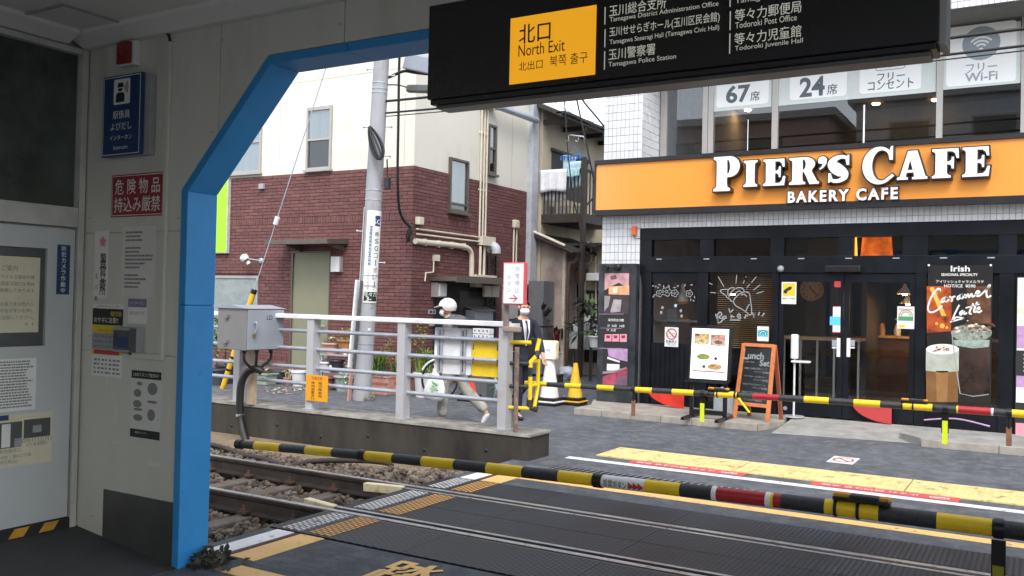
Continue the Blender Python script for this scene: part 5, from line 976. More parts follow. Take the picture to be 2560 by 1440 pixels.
# overhead: transformer cases and cables
tf = thing('cable_closure', 'pair of grey cable closure cases hanging on the overhead line', 'cable closure', py(1050, 165, 12.)); 
a, b_ = py(1020, 155, 12.0), py(1130, 178, 12.0); B().bar(a, b_, .24, .26).build('closure_case', m['boxgrey'], tf, bevel=.02)
a, b_ = py(1020, 222, 12.0), py(1140, 224, 12.0); B().bar(a, b_, .13, .13).build('closure_case', m['dark'], tf, bevel=.03)
B().tube(smooth_path([pp(ptr(205)), py(975, 192, 12), py(1010, 178, 12), py(1040, 182, 12), py(1120, 190, 12)], 6), .025, 6).build('messenger_loop', m['cable'], tf); B().tube(smooth_path([pp(ptr(218)), py(985, 212, 12), py(1010, 216, 12), py(1020, 222, 12)], 5), .012, 6).build('messenger_loop', m['cable'], tf)
dc = thing('service_drop', 'thick black service cable dropping to the corner of the brick house', 'cable', py(1000, 400, 12.8))
B().tube(smooth_path([py(1003, 40, 12.6), py(998, 160, 12.7), py(996, 300, 12.8), py(994, 440, 12.9), py(998, 520, 13.1), py(1010, 552, 13.3), py(1026, 572, 13.45), py(1020, 600, 13.45)], 6), .024, 8).build('drop_cable', m['cable'], dc)
for i in range(6): r3 = random.Random(i); B().tube(smooth_path([py(1006 + i * 3, 545 + i * 3, 13.4), py(1026 + r3.uniform(-6, 4), 568, 13.42), py(1018 + r3.uniform(-4, 8), 590, 13.42), py(1022 + r3.uniform(-8, 6), 606, 13.45)], 5), .012, 5).build('cable_tail', m['cable'], dc)
# ------------------------------------------------------------------ bakery cafe
YC = 13.5; ZG = .10
cf = thing('cafe_building', 'white tiled cafe building with orange fascia and dark shopfront', 'building', (-3, YC, 0))
XC0 = py(1503, 700, YC).x; XC1 = py(1604, 620, YC).x; XC2 = 6.0
ZT0 = py(2000, 562, YC).z                      # underside of the tile band = top of shopfront
Zf0, Zf1 = py(2000, 508, YC - .2).z, py(2000, 380, YC - .2).z      # orange fascia
Xr = py(1606, 300, YC).x; YR = px(1650, 320, Xr).y     # recessed upper windows
ZWH = py(2400, 62, YR).z; ZU = py(2400, 20, YC).z; ZW0 = Zf0 + .35
YI = YC + 6
# carcass
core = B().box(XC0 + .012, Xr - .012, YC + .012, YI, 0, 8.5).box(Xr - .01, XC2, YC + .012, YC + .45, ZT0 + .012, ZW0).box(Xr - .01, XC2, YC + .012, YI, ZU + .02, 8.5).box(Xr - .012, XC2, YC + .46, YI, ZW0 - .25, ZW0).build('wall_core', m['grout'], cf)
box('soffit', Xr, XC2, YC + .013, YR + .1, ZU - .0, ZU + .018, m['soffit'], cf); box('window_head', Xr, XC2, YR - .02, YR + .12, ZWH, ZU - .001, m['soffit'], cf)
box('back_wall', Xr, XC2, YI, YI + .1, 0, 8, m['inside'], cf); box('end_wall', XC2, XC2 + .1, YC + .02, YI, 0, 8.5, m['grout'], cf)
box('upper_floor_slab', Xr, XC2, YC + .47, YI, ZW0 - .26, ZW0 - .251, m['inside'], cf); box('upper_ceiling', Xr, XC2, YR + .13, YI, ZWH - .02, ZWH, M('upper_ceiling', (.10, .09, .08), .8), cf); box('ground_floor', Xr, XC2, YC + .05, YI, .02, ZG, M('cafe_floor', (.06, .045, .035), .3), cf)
# tiles: 45 x 95 mm, laid upright in straight rows
TW, TH = .0735, .1275
tiles = []
def tile_field(face, a0, a1, z0, z1):
    n = max(1, round((a1 - a0) / TW)); w_ = (a1 - a0) / n; z = z1
    while z - .02 > z0:
        zb = max(z0, z - TH)
        for i in range(n): tiles.append((face, a0 + i * w_ + .0035, a0 + (i + 1) * w_ - .0035, zb + .004, z - .004))
        z -= TH
tile_field('f', XC0, Xr, py(1550, 656, YC).z - .3, ZT0 + .0); tile_field('f', XC0, Xr, ZT0 + .0, Zf0 + .05); tile_field('f', XC0, Xr, Zf1 - .05, 6.6)
tile_field('f', Xr, 3.2, ZT0, Zf0 + .05); tile_field('r', YC, YR, Zf1 - .05, ZU); tile_field('f', Xr, 3.0, ZU, ZU + .6)
zlow = py(1550, 656, YC).z - .3
xs0 = py(1588, 800, YC).x; z = zlow
while z - .02 > ZG: tiles.append(('f', xs0 + .004, Xr - .004, max(ZG, z - TH) + .004, z - .004)); z -= TH
full = [t for t in tiles if t[0] == 'f' and t[2] - t[1] > .05 and abs((t[4] - t[3]) - (TH - .008)) < .002]
def vis(t):
    q = V(((t[1] + t[2]) / 2, YC, (t[3] + t[4]) / 2)); d = q - CAM; x = 1280 + FPX * d.dot(R_) / d.dot(F_); y = 720 - FPX * d.dot(U_) / d.dot(F_); return 1500 < x < 2560 and 205 < y < 660 and not (Zf0 < q.z < Zf1)
full = [t for t in full if vis(t)]; full.sort(key=lambda t: (V((t[1], YC, t[3])) - CAM).length); pick = set(map(id, full[:300])); r2 = random.Random(4); tme = {}; jb = B()
for t in tiles:
    mi = r2.choice((0, 0, 1)); pr = r2.uniform(.0, .0018)
    if id(t) in pick:
        key = (mi, round(t[2] - t[1], 4))
        if key not in tme: q = B().box(-(t[2] - t[1]) / 2, (t[2] - t[1]) / 2, 0, .012, 0, TH - .008); me = bpy.data.meshes.new('tile'); me.from_pydata([tuple(p) for p in q.v], [], q.f); me.materials.append(m[('tile', 'tile2')[mi]]); tme[key] = me
        o = bpy.data.objects.new('tile', tme[key]); C.objects.link(o); o.parent = core; o.location = V(((t[1] + t[2]) / 2, YC - pr, t[3])) - ORG[cf.name]; ORG[o.name] = V((0, 0, 0))
    else:
        jb.m = mi
        if t[0] == 'f': jb.box(t[1], t[2], YC - pr, YC + .011, t[3], t[4])
        else: jb.box(Xr - .011, Xr + pr, t[1], t[2], t[3], t[4])
o = jb.build('tile_rows', [m['tile'], m['tile2']], core); o['kind'] = 'stuff'
# ---- fascia sign
fs = thing('fascia_sign', 'long orange fascia sign with white raised letters above the shopfront', 'shop sign', (-3, YC - .2, Zf0))
XF0 = py(1490, 468, YC - .2).x
B().box(XF0, XC2, YC - .20, YC - .003, Zf0, Zf1).build('orange_panel', m['orange'], fs)
B().box(XF0 - .02, XC2, YC - .235, YC - .0035, Zf1 + .0005, Zf1 + .065).build('frame_top', m['fframe'], fs); B().box(XF0 - .02, XC2, YC - .235, YC - .0035, Zf0 - .085, Zf0 - .0005).build('frame_bottom', m['fframe'], fs); B().box(XF0 - .022, XF0 - .0005, YC - .23, YC - .003, Zf0, Zf1).build('frame_end', m['fframe'], fs)
SER = [(0, .93), (.09, .89), (.12, .83), (.12, .17), (.09, .11), (0, .07)]
G = {}
G['I'] = [[(0, 0), (.62, 0), (.62, .07), (.53, .11), (.50, .17), (.50, .83), (.53, .89), (.62, .93), (.62, 1), (0, 1)] + SER]
G['P'] = [[(0, 0), (.64, 0), (.64, .07), (.55, .11), (.52, .17), (.52, .40), (.62, .40)] + arc(.62, .70, .38, .30, -80, 85, 10) + [(.6, 1), (0, 1)] + SER, [(.52, .49)] + arc(.53, .70, .10, .21, -88, 88, 8) + [(.52, .92)]]
G['E'] = [[(0, 0), (.92, 0), (.96, .34), (.87, .34), (.82, .19), (.72, .10), (.52, .09), (.52, .46), (.60, .455), (.67, .41), (.69, .31), (.76, .31), (.76, .71), (.69, .71), (.67, .61), (.60, .56), (.52, .555), (.52, .91), (.70, .90), (.80, .83), (.85, .69), (.93, .69), (.91, 1), (0, 1)] + SER]
G['F'] = [[(0, 0), (.66, 0), (.66, .07), (.56, .11), (.52, .17), (.52, .46), (.60, .455), (.67, .41), (.69, .31), (.76, .31), (.76, .71), (.69, .71), (.67, .61), (.60, .56), (.52, .555), (.52, .91), (.70, .90), (.80, .83), (.85, .66), (.93, .66), (.91, 1), (0, 1)] + SER]
G['R'] = [[(0, 0), (.62, 0), (.62, .07), (.54, .11), (.51, .17), (.51, .45), (.57, .45), (.78, 0), (1.14, 0), (1.14, .07), (1.06, .11), (.86, .47)] + arc(.62, .735, .36, .265, -45, 85, 8) + [(.6, 1), (0, 1)] + SER, [(.51, .54)] + arc(.53, .73, .10, .19, -88, 88, 8) + [(.51, .92)]]
G['A'] = [[(0, 0), (.40, 0), (.40, .07), (.32, .10), (.355, .24), (.605, .24), (.64, .10), (.56, .07), (.56, 0), (1.12, 0), (1.12, .07), (1.04, .11), (.74, 1), (.40, 1), (.10, .11), (0, .07)], [(.385, .33), (.58, .33), (.48, .68)]]
G['C'] = [arc(.52, .5, .52, .52, 48, 312, 22) + [(.99, .20), (.93, .26)] + arc(.60, .5, .30, .42, 305, 180, 8) + arc(.60, .5, .30, .42, 178, 62, 8) + [(.80, .80), (.84, .64), (.94, .64), (.94, 1.02), (.88, 1.02), (.84, .93)]]
sc_ = smooth_path([(.10, .12), (.22, .065), (.40, .07), (.56, .17), (.55, .31), (.40, .44), (.26, .56), (.16, .72), (.26, .88), (.42, .945), (.58, .93), (.70, .84)], 5)
def sw(i, n): t = i / (n - 1); return .12 + .30 * math.exp(-((t - .5) / .20) ** 2)
Lf, Rt = [], []
for i, p in enumerate(sc_):
    a_, b_ = sc_[max(0, i - 1)], sc_[min(len(sc_) - 1, i + 1)]; dx, dy = b_[0] - a_[0], b_[1] - a_[1]; l = math.hypot(dx, dy); w_ = sw(i, len(sc_)) / 2; Lf.append((p[0] - dy / l * w_, p[1] + dx / l * w_)); Rt.append((p[0] + dy / l * w_, p[1] - dx / l * w_))
G['S'] = [[(.03, .36), (.11, .36)] + Lf[2:] + [(.64, 1.01), (.72, 1.01), (.72, .64), (.64, .64)] + Rt[::-1][3:-1] + [(.08, .0), (.03, .0)]]
G["'"] = [arc(.5, .72, .42, .28, -20, 200, 12) + [(.12, .5), (.35, .46), (.52, .44), (.45, .25), (.2, .08), (.28, .0), (.62, .16), (.88, .45)]]
def glyph(ch, x0, x1, z0, z1, yb, depth, mat, off=0., name='letter', parent=None):
    cu = bpy.data.curves.new('g', 'CURVE'); cu.dimensions = '2D'; cu.fill_mode = 'BOTH'; cu.extrude = depth / 2; cu.offset = off
    P = [p for s in G[ch] for p in s]; ax_, bx_ = min(p[0] for p in P), max(p[0] for p in P); az_, bz_ = min(p[1] for p in P), max(p[1] for p in P)
    for s in G[ch]:
        sp = cu.splines.new('POLY'); sp.points.add(len(s) - 1); sp.use_cyclic_u = True
        for pt_, (u, v) in zip(sp.points, s): pt_.co = ((u - ax_) / (bx_ - ax_) * (x1 - x0), (v - az_) / (bz_ - az_) * (z1 - z0), 0, 1)
    ob = bpy.data.objects.new('g', cu); C.objects.link(ob); me = bpy.data.meshes.new_from_object(ob.evaluated_get(bpy.context.evaluated_depsgraph_get())); bpy.data.objects.remove(ob); bpy.data.curves.remove(cu)
    org = ORG[parent.name]
    for v in me.vertices: v.co = V((x0 + v.co.x, yb - v.co.z - depth / 2, z0 + v.co.y)) - org
    me.materials.clear(); return link(name, me, mat, parent)
yl = YC - .20
zP0, zP1 = None, None
LB = [('P', 1784, 392, 1849, 477), ('I', 1859, 402, 1893, 466), ('E', 1908, 396, 1963, 464), ('R', 1973, 393, 2048, 459), ("'", 2045, 391, 2067, 424), ('S', 2069, 388, 2124, 458), ('C', 2156, 366, 2236, 461), ('A', 2243, 376, 2319, 449), ('F', 2330, 373, 2397, 445), ('E', 2406, 367, 2475, 441)]
zz = {}
for ch, x0, y0, x1, y1 in LB: zz[ch + str(x0)] = rY(x0, y0, x1, y1, yl - .14)
zs_low = sum(zz[k][2] for k in ('I1859', 'E1908', 'R1973', 'S2069', 'A2243', 'F2330', 'E2406')) / 7; zs_hi = sum(zz[k][3] for k in ('I1859', 'E1908', 'R1973', 'S2069', 'A2243', 'F2330', 'E2406')) / 7; zb_low = (zz['P1784'][2] + zz['C2156'][2]) / 2; zb_hi = (zz['P1784'][3] + zz['C2156'][3]) / 2
for ch, x0, y0, x1, y1 in LB:
    a, c, z0, z1 = zz[ch + str(x0)]
    if ch in 'PC': z0, z1 = zb_low, zb_hi
    elif ch != "'": z0, z1 = zs_low, zs_hi
    l_ = glyph(ch, a, c, z0, z1, yl - .002, .125, m['fframe'], .018, 'letter_shell', fs); glyph(ch, a, c, z0, z1, yl - .1275, .014, m['ltface'], .0, 'letter_face', l_)
a, c, z0, z1 = rY(1970, 473, 2245, 503, yl - .05)
B_ = 'BAKERY CAFE'; o = text(B_, m['fframe'], fs, ((a + c) / 2, yl - .03, (z0 + z1) / 2), XA, ZA, (c - a + .03, z1 - z0 + .03), .06, ext=.028, keep=False, sp=1.28); text(B_, m['ltface'], fs, ((a + c) / 2, yl - .064, (z0 + z1) / 2), XA, ZA, (c - a, z1 - z0), .035, ext=.004, keep=False, sp=1.28)
# ---- upper windows
uw = thing('upper_windows', 'recessed upper floor windows with white seating notices inside the glass', 'window', (-3, YR, ZW0))
for x0, x1 in ((1652, 1668), (1757, 1770), (1771, 1784), (1930, 1945), (2340, 2356), (2551, 2575)):
    a, c = py(x0, 320, YR).x, py(x1, 320, YR).x; box('mullion', a, c, YR - .03, YR + .07, ZW0, ZWH - .001, m['alu'], uw, bevel=.004)
box('window_rail', Xr, XC2, YR - .025, YR + .065, ZW0 - .06, ZW0 - .0005, m['alu'], uw)
for i, (x0, x1) in enumerate(((1668, 1757), (1784, 1930), (1945, 2340), (2356, 2551), (2575, 3000))):
    a, c = py(x0, 320, YR).x, py(x1, 320, YR).x; box('window_pane', a, c, YR + .01, YR + .018, ZW0, ZWH - .001, m['clear2'], uw)
shp = M('notice_sheet', (.62, .68, .66), .6, var=.04); shw = M('notice_card', (.88, .90, .90), .6, var=.02); gi = M('notice_ink', (.10, .13, .14), .6, var=0); gi2 = M('notice_ink_soft', (.30, .35, .40), .6, var=0)
YP = YR - .002
def sheet_(x0, yb, x1, name='notice_sheet'):
    a, c = py(x0, 250, YP).x, py(x1, 250, YP).x; z0 = py((x0 + x1) / 2, yb, YP).z; box(name, a, c, YP, YP + .006, z0, ZWH - .05, shp, uw)
sheet_(1785, 273, 1929); sheet_(1946, 247, 2339); sheet_(2357, 216, 2550); sheet_(2577, 190, 2800)
def card(x0, y0, x1, y1): a, c, z0, z1 = rY(x0, y0, x1, y1, YP); B().prism(rrect(a, z0, c, z1, .05), (0, YP - .0045, 0), XA, ZA, (0, .004, 0)).build('notice_card', shw, uw)
def up(y): return y
for x0, x1, yb in ((1793, 1923, 264), (1976, 2118, 245), (2150, 2304, 229), (2366, 2541, 210)): card(x0, 60, x1, yb)
def txY(s, x0, y0, x1, y1, Y, mat, par, bold=0, keep=False): a, c, z0, z1 = rY(x0, y0, x1, y1, Y); return text(s, mat, par, ((a + c) / 2, Y, (z0 + z1) / 2), XA, ZA, (c - a, z1 - z0), bold, keep=keep)
YT = YP - .0062
txY('67', 1815, 212, 1876, 257, YT, gi, uw, .03); txY('席', 1876, 228, 1899, 252, YT, gi, uw, .015); txY('24', 1999, 192, 2062, 241, YT, gi, uw, .03); txY('席', 2068, 210, 2093, 236, YT, gi, uw, .015)
txY('フリー', 2193, 181, 2262, 201, YT, gi, uw, .02); txY('コンセント', 2170, 199, 2283, 222, YT, gi, uw, .02); txY('フリー', 2415, 157, 2492, 180, YT, gi2, uw, .02); txY('Wi-Fi', 2412, 180, 2494, 202, YT, gi2, uw, .02)
def ringY(xc, yc, r, Y, wd, mat, par, a0=0, a1=360): q = py(xc, yc, Y); s = (py(xc + r, yc, Y) - q).x; B().ribbon(arc(q.x, q.z, s, s, a0, a1, 30), wd, (0, Y, 0), XA, ZA).build('ring_mark', mat, par); return q, s
q, s = ringY(1855, 172, 32, YT, .03, m['redp'], uw); B().ribbon([(q.x - s * .7, q.z + s * .7), (q.x + s * .7, q.z - s * .7)], .025, (0, YT - .0005, 0), XA, ZA).build('ban_bar', m['redp'], uw); txY('喫煙', 1838, 172, 1874, 188, YT, gi, uw, .03)
ringY(2046, 150, 33, YT, .03, M('green_ink', (.12, .35, .10), .6), uw)
q = py(2226, 140, YT); B().flat(rrect(q.x - .11, q.z - .07, q.x + .11, q.z + .20, .06), (0, YT, 0), XA, ZA).build('plug_mark', gi2, uw); B().ribbon([(q.x, q.z - .07), (q.x, q.z - .17)], .05, (0, YT - .0006, 0), XA, ZA).build('plug_mark', gi2, uw); B().ribbon(rrect(q.x - .20, q.z - .2, q.x + .2, q.z + .3, .03) + [(q.x + .2, q.z + .2)], .012, (0, YT - .001, 0), XA, ZA).build('plug_frame', gi2, uw)
q = py(2453, 108, YT); s = .24; B().flat(arc(q.x, q.z, s, s, 0, 360, 32)[:-1], (0, YT, 0), XA, ZA).build('wifi_disc', gi2, uw)
for k, r_ in enumerate((.075, .125, .175)): B().ribbon(arc(q.x, q.z - .09, r_, r_, 42, 138, 12), .028, (0, YT - .001, 0), XA, ZA).build('wifi_arc', shw, uw)
B().flat(arc(q.x, q.z - .09, .028, .028, 0, 360, 12)[:-1], (0, YT - .001, 0), XA, ZA).build('wifi_dot', shw, uw)
for (x, y, dY) in ((1742, 245, 2.5), (1870, 276, 2), (1910, 306, 2.5), (1785, 340, 3), (1945, 328, 3.2), (2190, 260, 2.0), (2338, 250, 2.4), (1747, 320, 3.)):      # warm downlights on the ceiling inside
    q = py(x, y, YR + dY); 
    d = ray(x, y); t = (ZWH - .03 - CAM.z) / d.z; q = CAM + d * t
    if YR + .4 < q.y < YI - .2: B().lathe((q.x, q.y, ZWH - .021), [(.07, 0), (.06, -.02)], 12).build('downlight', m['bulb'], uw)
box('glazing_bar', py(2160, 300, YR).x - .012, py(2160, 300, YR).x + .012, YR - .0, YR + .009, ZW0, py(2160, 262, YR).z, m['wrail'], uw)
# ---- ground floor shopfront
YS2 = YC + .05
sf = thing('shopfront', 'dark navy glazed shopfront with transom lights and double doors', 'shopfront', (-3, YS2, ZG))
zt_ = ZT0 - .002
def fx(x): return py(x, 800, YS2).x
def fzv(y): return py(2050, y, YS2).z
zA, zB, zC_, zD = fzv(585), fzv(594), fzv(640), fzv(682)       # transom lights between zB and zC_
Xs, Xe = Xr + .002, 5.9
box('head_beam', Xs, Xe, YS2 - .03, YS2 + .12, zB, zt_, m['navyframe'], sf, bevel=.004); box('transom_beam', Xs, Xe, YS2 - .035, YS2 + .12, zD, zC_ - .0, m['navyframe'], sf, bevel=.004)
for i in range(9): x = fx(1640 + i * 118); box('hinge', x, x + .09, YS2 - .04, YS2 - .0355, zC_ - .045, zC_ - .03, m['galv'], sf)
tr_ = [(1627, 1748), (1782, 1924), (1958, 2094), (2131, 2254), (2317, 2494), (2540, 2700)]
prev = Xs
for x0, x1 in tr_:
    a, c = fx(x0), fx(x1); box('transom_post', prev, a, YS2 - .025, YS2 + .10, zC_ + .0005, zB - .0005, m['navyframe'], sf); box('transom_pane', a, c, YS2 + .03, YS2 + .038, zC_ + .0005, zB - .0005, m['clear'], sf); prev = c
box('transom_post', prev, Xe, YS2 - .025, YS2 + .10, zC_ + .0005, zB - .0005, m['navyframe'], sf)
for x0, x1 in ((1606, 1628), (1744, 1769), (1931, 1946), (2289, 2316), (2498, 2534), (2800, 2850)): box('shop_post', fx(x0), fx(x1), YS2 - .03, YS2 + .10, ZG, zD - .0005, m['navyframe'], sf, bevel=.004)
# left bay: panelled lower half
box('bay_pane', fx(1628), fx(1744), YS2 + .02, YS2 + .028, 1.08, zD - .16, m['clear'], sf); box('bay_head', fx(1628), fx(1744), YS2 + .0, YS2 + .05, zD - .16, zD - .0006, m['navyframe'], sf); box('bay_panel', fx(1628), fx(1744), YS2 + .01, YS2 + .05, ZG, 1.078, m['navyframe'], sf)
for i in range(9): x = fx(1632) + i * (fx(1741) - fx(1632)) / 9; box('panel_rib', x, x + .05, YS2 - .004, YS2 + .0095, ZG + .12, 1.05, m['navyframe'], sf, bevel=.003)
box('window_pane', fx(1769), fx(1931), YS2 + .02, YS2 + .028, ZG + .12, zD - .0006, m['clear'], sf); box('window_foot', fx(1769), fx(1931), YS2 - .0, YS2 + .05, ZG, ZG + .12, m['navyframe'], sf)
box('banner_bay_pane', fx(2316), fx(2498), YS2 + .02, YS2 + .028, ZG + .2, zD - .0006, m['clear'], sf); box('window_foot', fx(2316), fx(2498), YS2, YS2 + .05, ZG, ZG + .2, m['navyframe'], sf); box('end_panel', fx(2534), fx(2800), YS2 - .0, YS2 + .05, ZG, zD - .0006, m['navyframe'], sf)
for x0, x1, hx in ((1947, 2108, 2096), (2110, 2288, 2121)):
    a, c = fx(x0), fx(x1); st_ = .07
    dl = B().box(a, a + st_, YS2 - .01, YS2 + .04, ZG + .02, zD - .01).box(c - st_, c, YS2 - .01, YS2 + .04, ZG + .02, zD - .01).box(a + st_, c - st_, YS2 - .01, YS2 + .04, zD - .13, zD - .01).box(a + st_, c - st_, YS2 - .01, YS2 + .04, ZG + .02, ZG + .24).build('door_leaf', m['navyframe'], sf)
    box('door_pane', a + st_, c - st_, YS2 + .01, YS2 + .018, ZG + .24, zD - .13, m['clear'], dl); q = py(hx, 868, YS2 - .02); box('pull_plate', q.x - .025, q.x + .025, YS2 - .022, YS2 - .0105, q.z - .14, q.z + .13, m['whitepl'], dl, bevel=.003)
    B().lathe(((a + .12 if x0 < 2000 else a + .35), YS2 - .012, ZG + .10), [(.03, 0), (.03, .004)], 14, axis=(0, -1, 0)).build('lock_disc', m['galv'], dl)
q = py(2108, 673, YS2 - .05); box('door_sensor', q.x - .24, q.x + .24, YS2 - .10, YS2 - .036, q.z - .045, q.z + .05, m['black'], sf, bevel=.01)
# interior: dark timber walls, blinds, counter, table, clock, lamps
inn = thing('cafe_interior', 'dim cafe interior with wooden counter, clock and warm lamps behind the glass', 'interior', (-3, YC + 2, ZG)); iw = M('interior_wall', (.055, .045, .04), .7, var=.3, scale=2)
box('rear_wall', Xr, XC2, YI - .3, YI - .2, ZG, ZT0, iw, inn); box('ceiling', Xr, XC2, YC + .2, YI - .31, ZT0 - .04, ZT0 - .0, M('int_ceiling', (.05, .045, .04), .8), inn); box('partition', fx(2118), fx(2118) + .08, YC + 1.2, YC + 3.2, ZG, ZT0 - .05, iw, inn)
z = py(1850, 860, YC + .3).z
zz0 = z
for i in range(38): zz_ = 1.05 + i * .032; box('blind_slat', fx(1786), fx(1928), YC + .17, YC + .20, zz_, zz_ + .006, m['wood'], inn)
for k, x_ in enumerate((1985, 2100)): pass
q = py(2030, 724, YC + 1.6); B().lathe((q.x, YC + 1.6, q.z), [(.19, 0), (.19, -.04), (.17, -.045)], 28, axis=(0, 1, 0)).build('wall_clock', m['wood'], inn); box('clock_wall', fx(1955), fx(2080), YC + 1.62, YC + 1.68, ZG, ZT0 - .05, iw, inn)
B().ribbon([(q.x, q.z), (q.x + .10, q.z - .10)], .018, (0, YC + 1.553, 0), XA, ZA).ribbon([(q.x, q.z), (q.x - .03, q.z + .06)], .018, (0, YC + 1.552, 0), XA, ZA).build('clock_hands', m['black'], inn)
for k in range(12): a_ = k * math.pi / 6; B().box(q.x + .14 * math.sin(a_) - .008, q.x + .14 * math.sin(a_) + .008, YC + 1.553, YC + 1.5545, q.z + .14 * math.cos(a_) - .012, q.z + .14 * math.cos(a_) + .012).build('hour_mark', m['black'], inn)
q = py(2045, 845, YC + .9); box('long_table', q.x - .55, q.x + .65, YC + .75, YC + 1.25, q.z - .03, q.z + .02, m['wood'], inn)
for dx in (-.5, -.25, .0, .25, .6): box('table_leg', q.x + dx, q.x + dx + .03, YC + .78, YC + .81, ZG, q.z - .031, m['alu'], inn)
q = py(2210, 830, YC + 2.4); box('counter', q.x - .5, q.x + 1.9, YC + 2.4, YC + 3.0, ZG, q.z - .1, M('counter', (.10, .05, .03), .5), inn); box('counter_top', q.x - .5, q.x + 1.9, YC + 2.35, YC + 3.05, q.z - .099, q.z - .06, m['wood'], inn)
for i in range(7): r3 = random.Random(i); x = q.x - .3 + i * .24; B().lathe((x, YC + 2.6, q.z - .059), [(.05, 0), (.06, .08), (.04, .16), (.025, .2)], 10).build('jar', m[('terra', 'wood', 'whitepl', 'ypaper')[i % 4]], inn)
for x_, y_, dY in ((2262, 735, 1.6), (2270, 760, 2.1), (2258, 800, 1.9), (1832, 735, 1.3)):
    q = py(x_, y_, YC + dY); B().lathe(q, [(.015, .16), (.04, .10), (.13, .0)], 14, cap=False).build('lamp_shade', m['lampshade'] if x_ > 2000 else m['black'], inn); B().lathe(q, [(.03, -.02), (.045, .01), (.03, .04)], 10).build('lamp_bulb', m['bulb'], inn); B().tube([q + V((0, 0, .16)), V((q.x, q.y, ZT0 - .05))], .006, 5).build('lamp_cord', m['cable'], inn)
q = py(2192, 622, YC + .8); og = M('orange_glow_shade', (1, .13, .008), .5, var=.5, scale=4, emit=.5); B().lathe((q.x, YC + .8, q.z - .3), [(.24, 0), (.20, .5)], 20, cap=False).build('orange_drum_shade', og, inn)
q = py(2135, 622, YC + .7); B().lathe((q.x, YC + .7, q.z - .3), [(.06, 0), (.035, .5)], 12).build('orange_tube_lamp', M('orange_tube', (1, .33, .03), .5, var=.1, emit=1.3), inn)
q = py(1707, 742, YC + .55); pe = thing('pendant_lamp', 'white conical pendant lamp with copper rim behind the left window', 'pendant lamp', q); B().lathe(q, [(.095, -.12), (.095, -.075)], 18, cap=False).build('copper_rim', M('copper_rim', (.52, .20, .07), .4), pe); B().lathe(q, [(.094, -.0745), (.05, .10), (.032, .13), (.03, .2), (.005, .21)], 18).build('white_shade', m['lampshade'], pe); B().tube([q + V((0, 0, .2)), V((q.x, q.y, ZT0 - .05))], .006, 5).build('lamp_cord', m['cable'], pe)
q = py(1680, 795, YC + .8); box('menu_holder', q.x - .09, q.x + .09, YC + .8, YC + .82, q.z - .15, q.z + .15, m['greypl'], inn); box('shelf', q.x - .45, q.x + .55, YC + .7, YC + 1.0, q.z - .06, q.z - .03, m['greypl'], inn); q = py(1712, 803, YC + .8); box('orange_card', q.x - .1, q.x + .1, YC + .78, YC + .79, q.z - .04, q.z + .04, M('orange_card', (.62, .26, .07), .6), inn)
# ---- stickers and drawings on the glass
YG = YS2 - .0
def decal(x0, y0, x1, y1, name, mat, label, cat='sticker', off=.0, t=.003): a, c, z0, z1 = rY(x0, y0, x1, y1, YS2 - .012 - off); return B().box(a, c, YS2 - .015 - off, YS2 - .012 - off, z0, z1).build(name, mat, label=label, cat=cat), a, c, z0, z1
wp_ = m['whitepl']; YD = YS2 - .0165
t_, a, c, z0, z1 = decal(1662, 818, 1696, 867, 'no_parking_sign', wp_, 'white no bicycle parking sign with a red ring on the left bay'); xc = (a + c) / 2; zc = z1 - (c - a) * .48; s = (c - a) * .36
B().ribbon(arc(xc, zc, s, s, 0, 360, 24), .018, (0, YD, 0), XA, ZA).ribbon([(xc - s * .7, zc + s * .7), (xc + s * .7, zc - s * .7)], .016, (0, YD - .0005, 0), XA, ZA).build('ban_ring', m['redp'], t_); B().ribbon(arc(xc - .035, zc - .015, .028, .028, 0, 360, 12), .007, (0, YD + .0005, 0), XA, ZA).ribbon(arc(xc + .035, zc - .015, .028, .028, 0, 360, 12), .007, (0, YD + .0005, 0), XA, ZA).build('bicycle_mark', m['greyp'], t_); text('駐輪禁止', m['blackp'], t_, (xc, YD, z0 + (z1 - z0) * .27), XA, ZA, ((c - a) * .8, .05), .015); text('店舗前への駐輪は\nご遠慮ください', m['greyp'], t_, (xc, YD, z0 + (z1 - z0) * .12), XA, ZA, ((c - a) * .7, .04))
t_, a, c, z0, z1 = decal(1893, 816, 1922, 853, 'rainbow_notice', wp_, 'pale blue notice with a rainbow arch behind the chalkboard'); xc = (a + c) / 2; zc = z0 + (z1 - z0) * .45; box('cyan_block', a + .012, c - .012, YD - .0, YD + .0012, zc - .03, z1 - .055, M('cyan_print', (.10, .55, .62), .5), t_)
for k, r_ in enumerate((.03, .045, .06)): B().ribbon(arc(xc, zc + .0, r_, r_, 0, 180, 12), .008, (0, YD - .001, 0), XA, ZA).build('rainbow_arc', m[('navy', 'whitep', 'navy')[k]], t_)
t_, a, c, z0, z1 = decal(1954, 705, 1991, 760, 'camera_notice', wp_, 'white notice with a yellow camera pictogram on the left door', off=.0); xc = (a + c) / 2; box('yellow_block', a + .02, c - .02, YD, YD + .0012, z0 + (z1 - z0) * .36, z1 - .02, m['yprint'], t_); zc = z0 + (z1 - z0) * .64
B().flat([(xc - .05, zc - .03), (xc + .03, zc + .005), (xc + .045, zc + .045), (xc + .005, zc + .05), (xc - .055, zc + .01)], (0, YD - .001, 0), XA, ZA).flat(arc(xc - .05, zc - .025, .03, .03, 0, 360, 12)[:-1], (0, YD - .0018, 0), XA, ZA).build('camera_mark', m['blackp'], t_); text('防犯カメラ作動中', m['blackp'], t_, (xc, YD, z0 + (z1 - z0) * .25), XA, ZA, ((c - a) * .86, .03), .01)
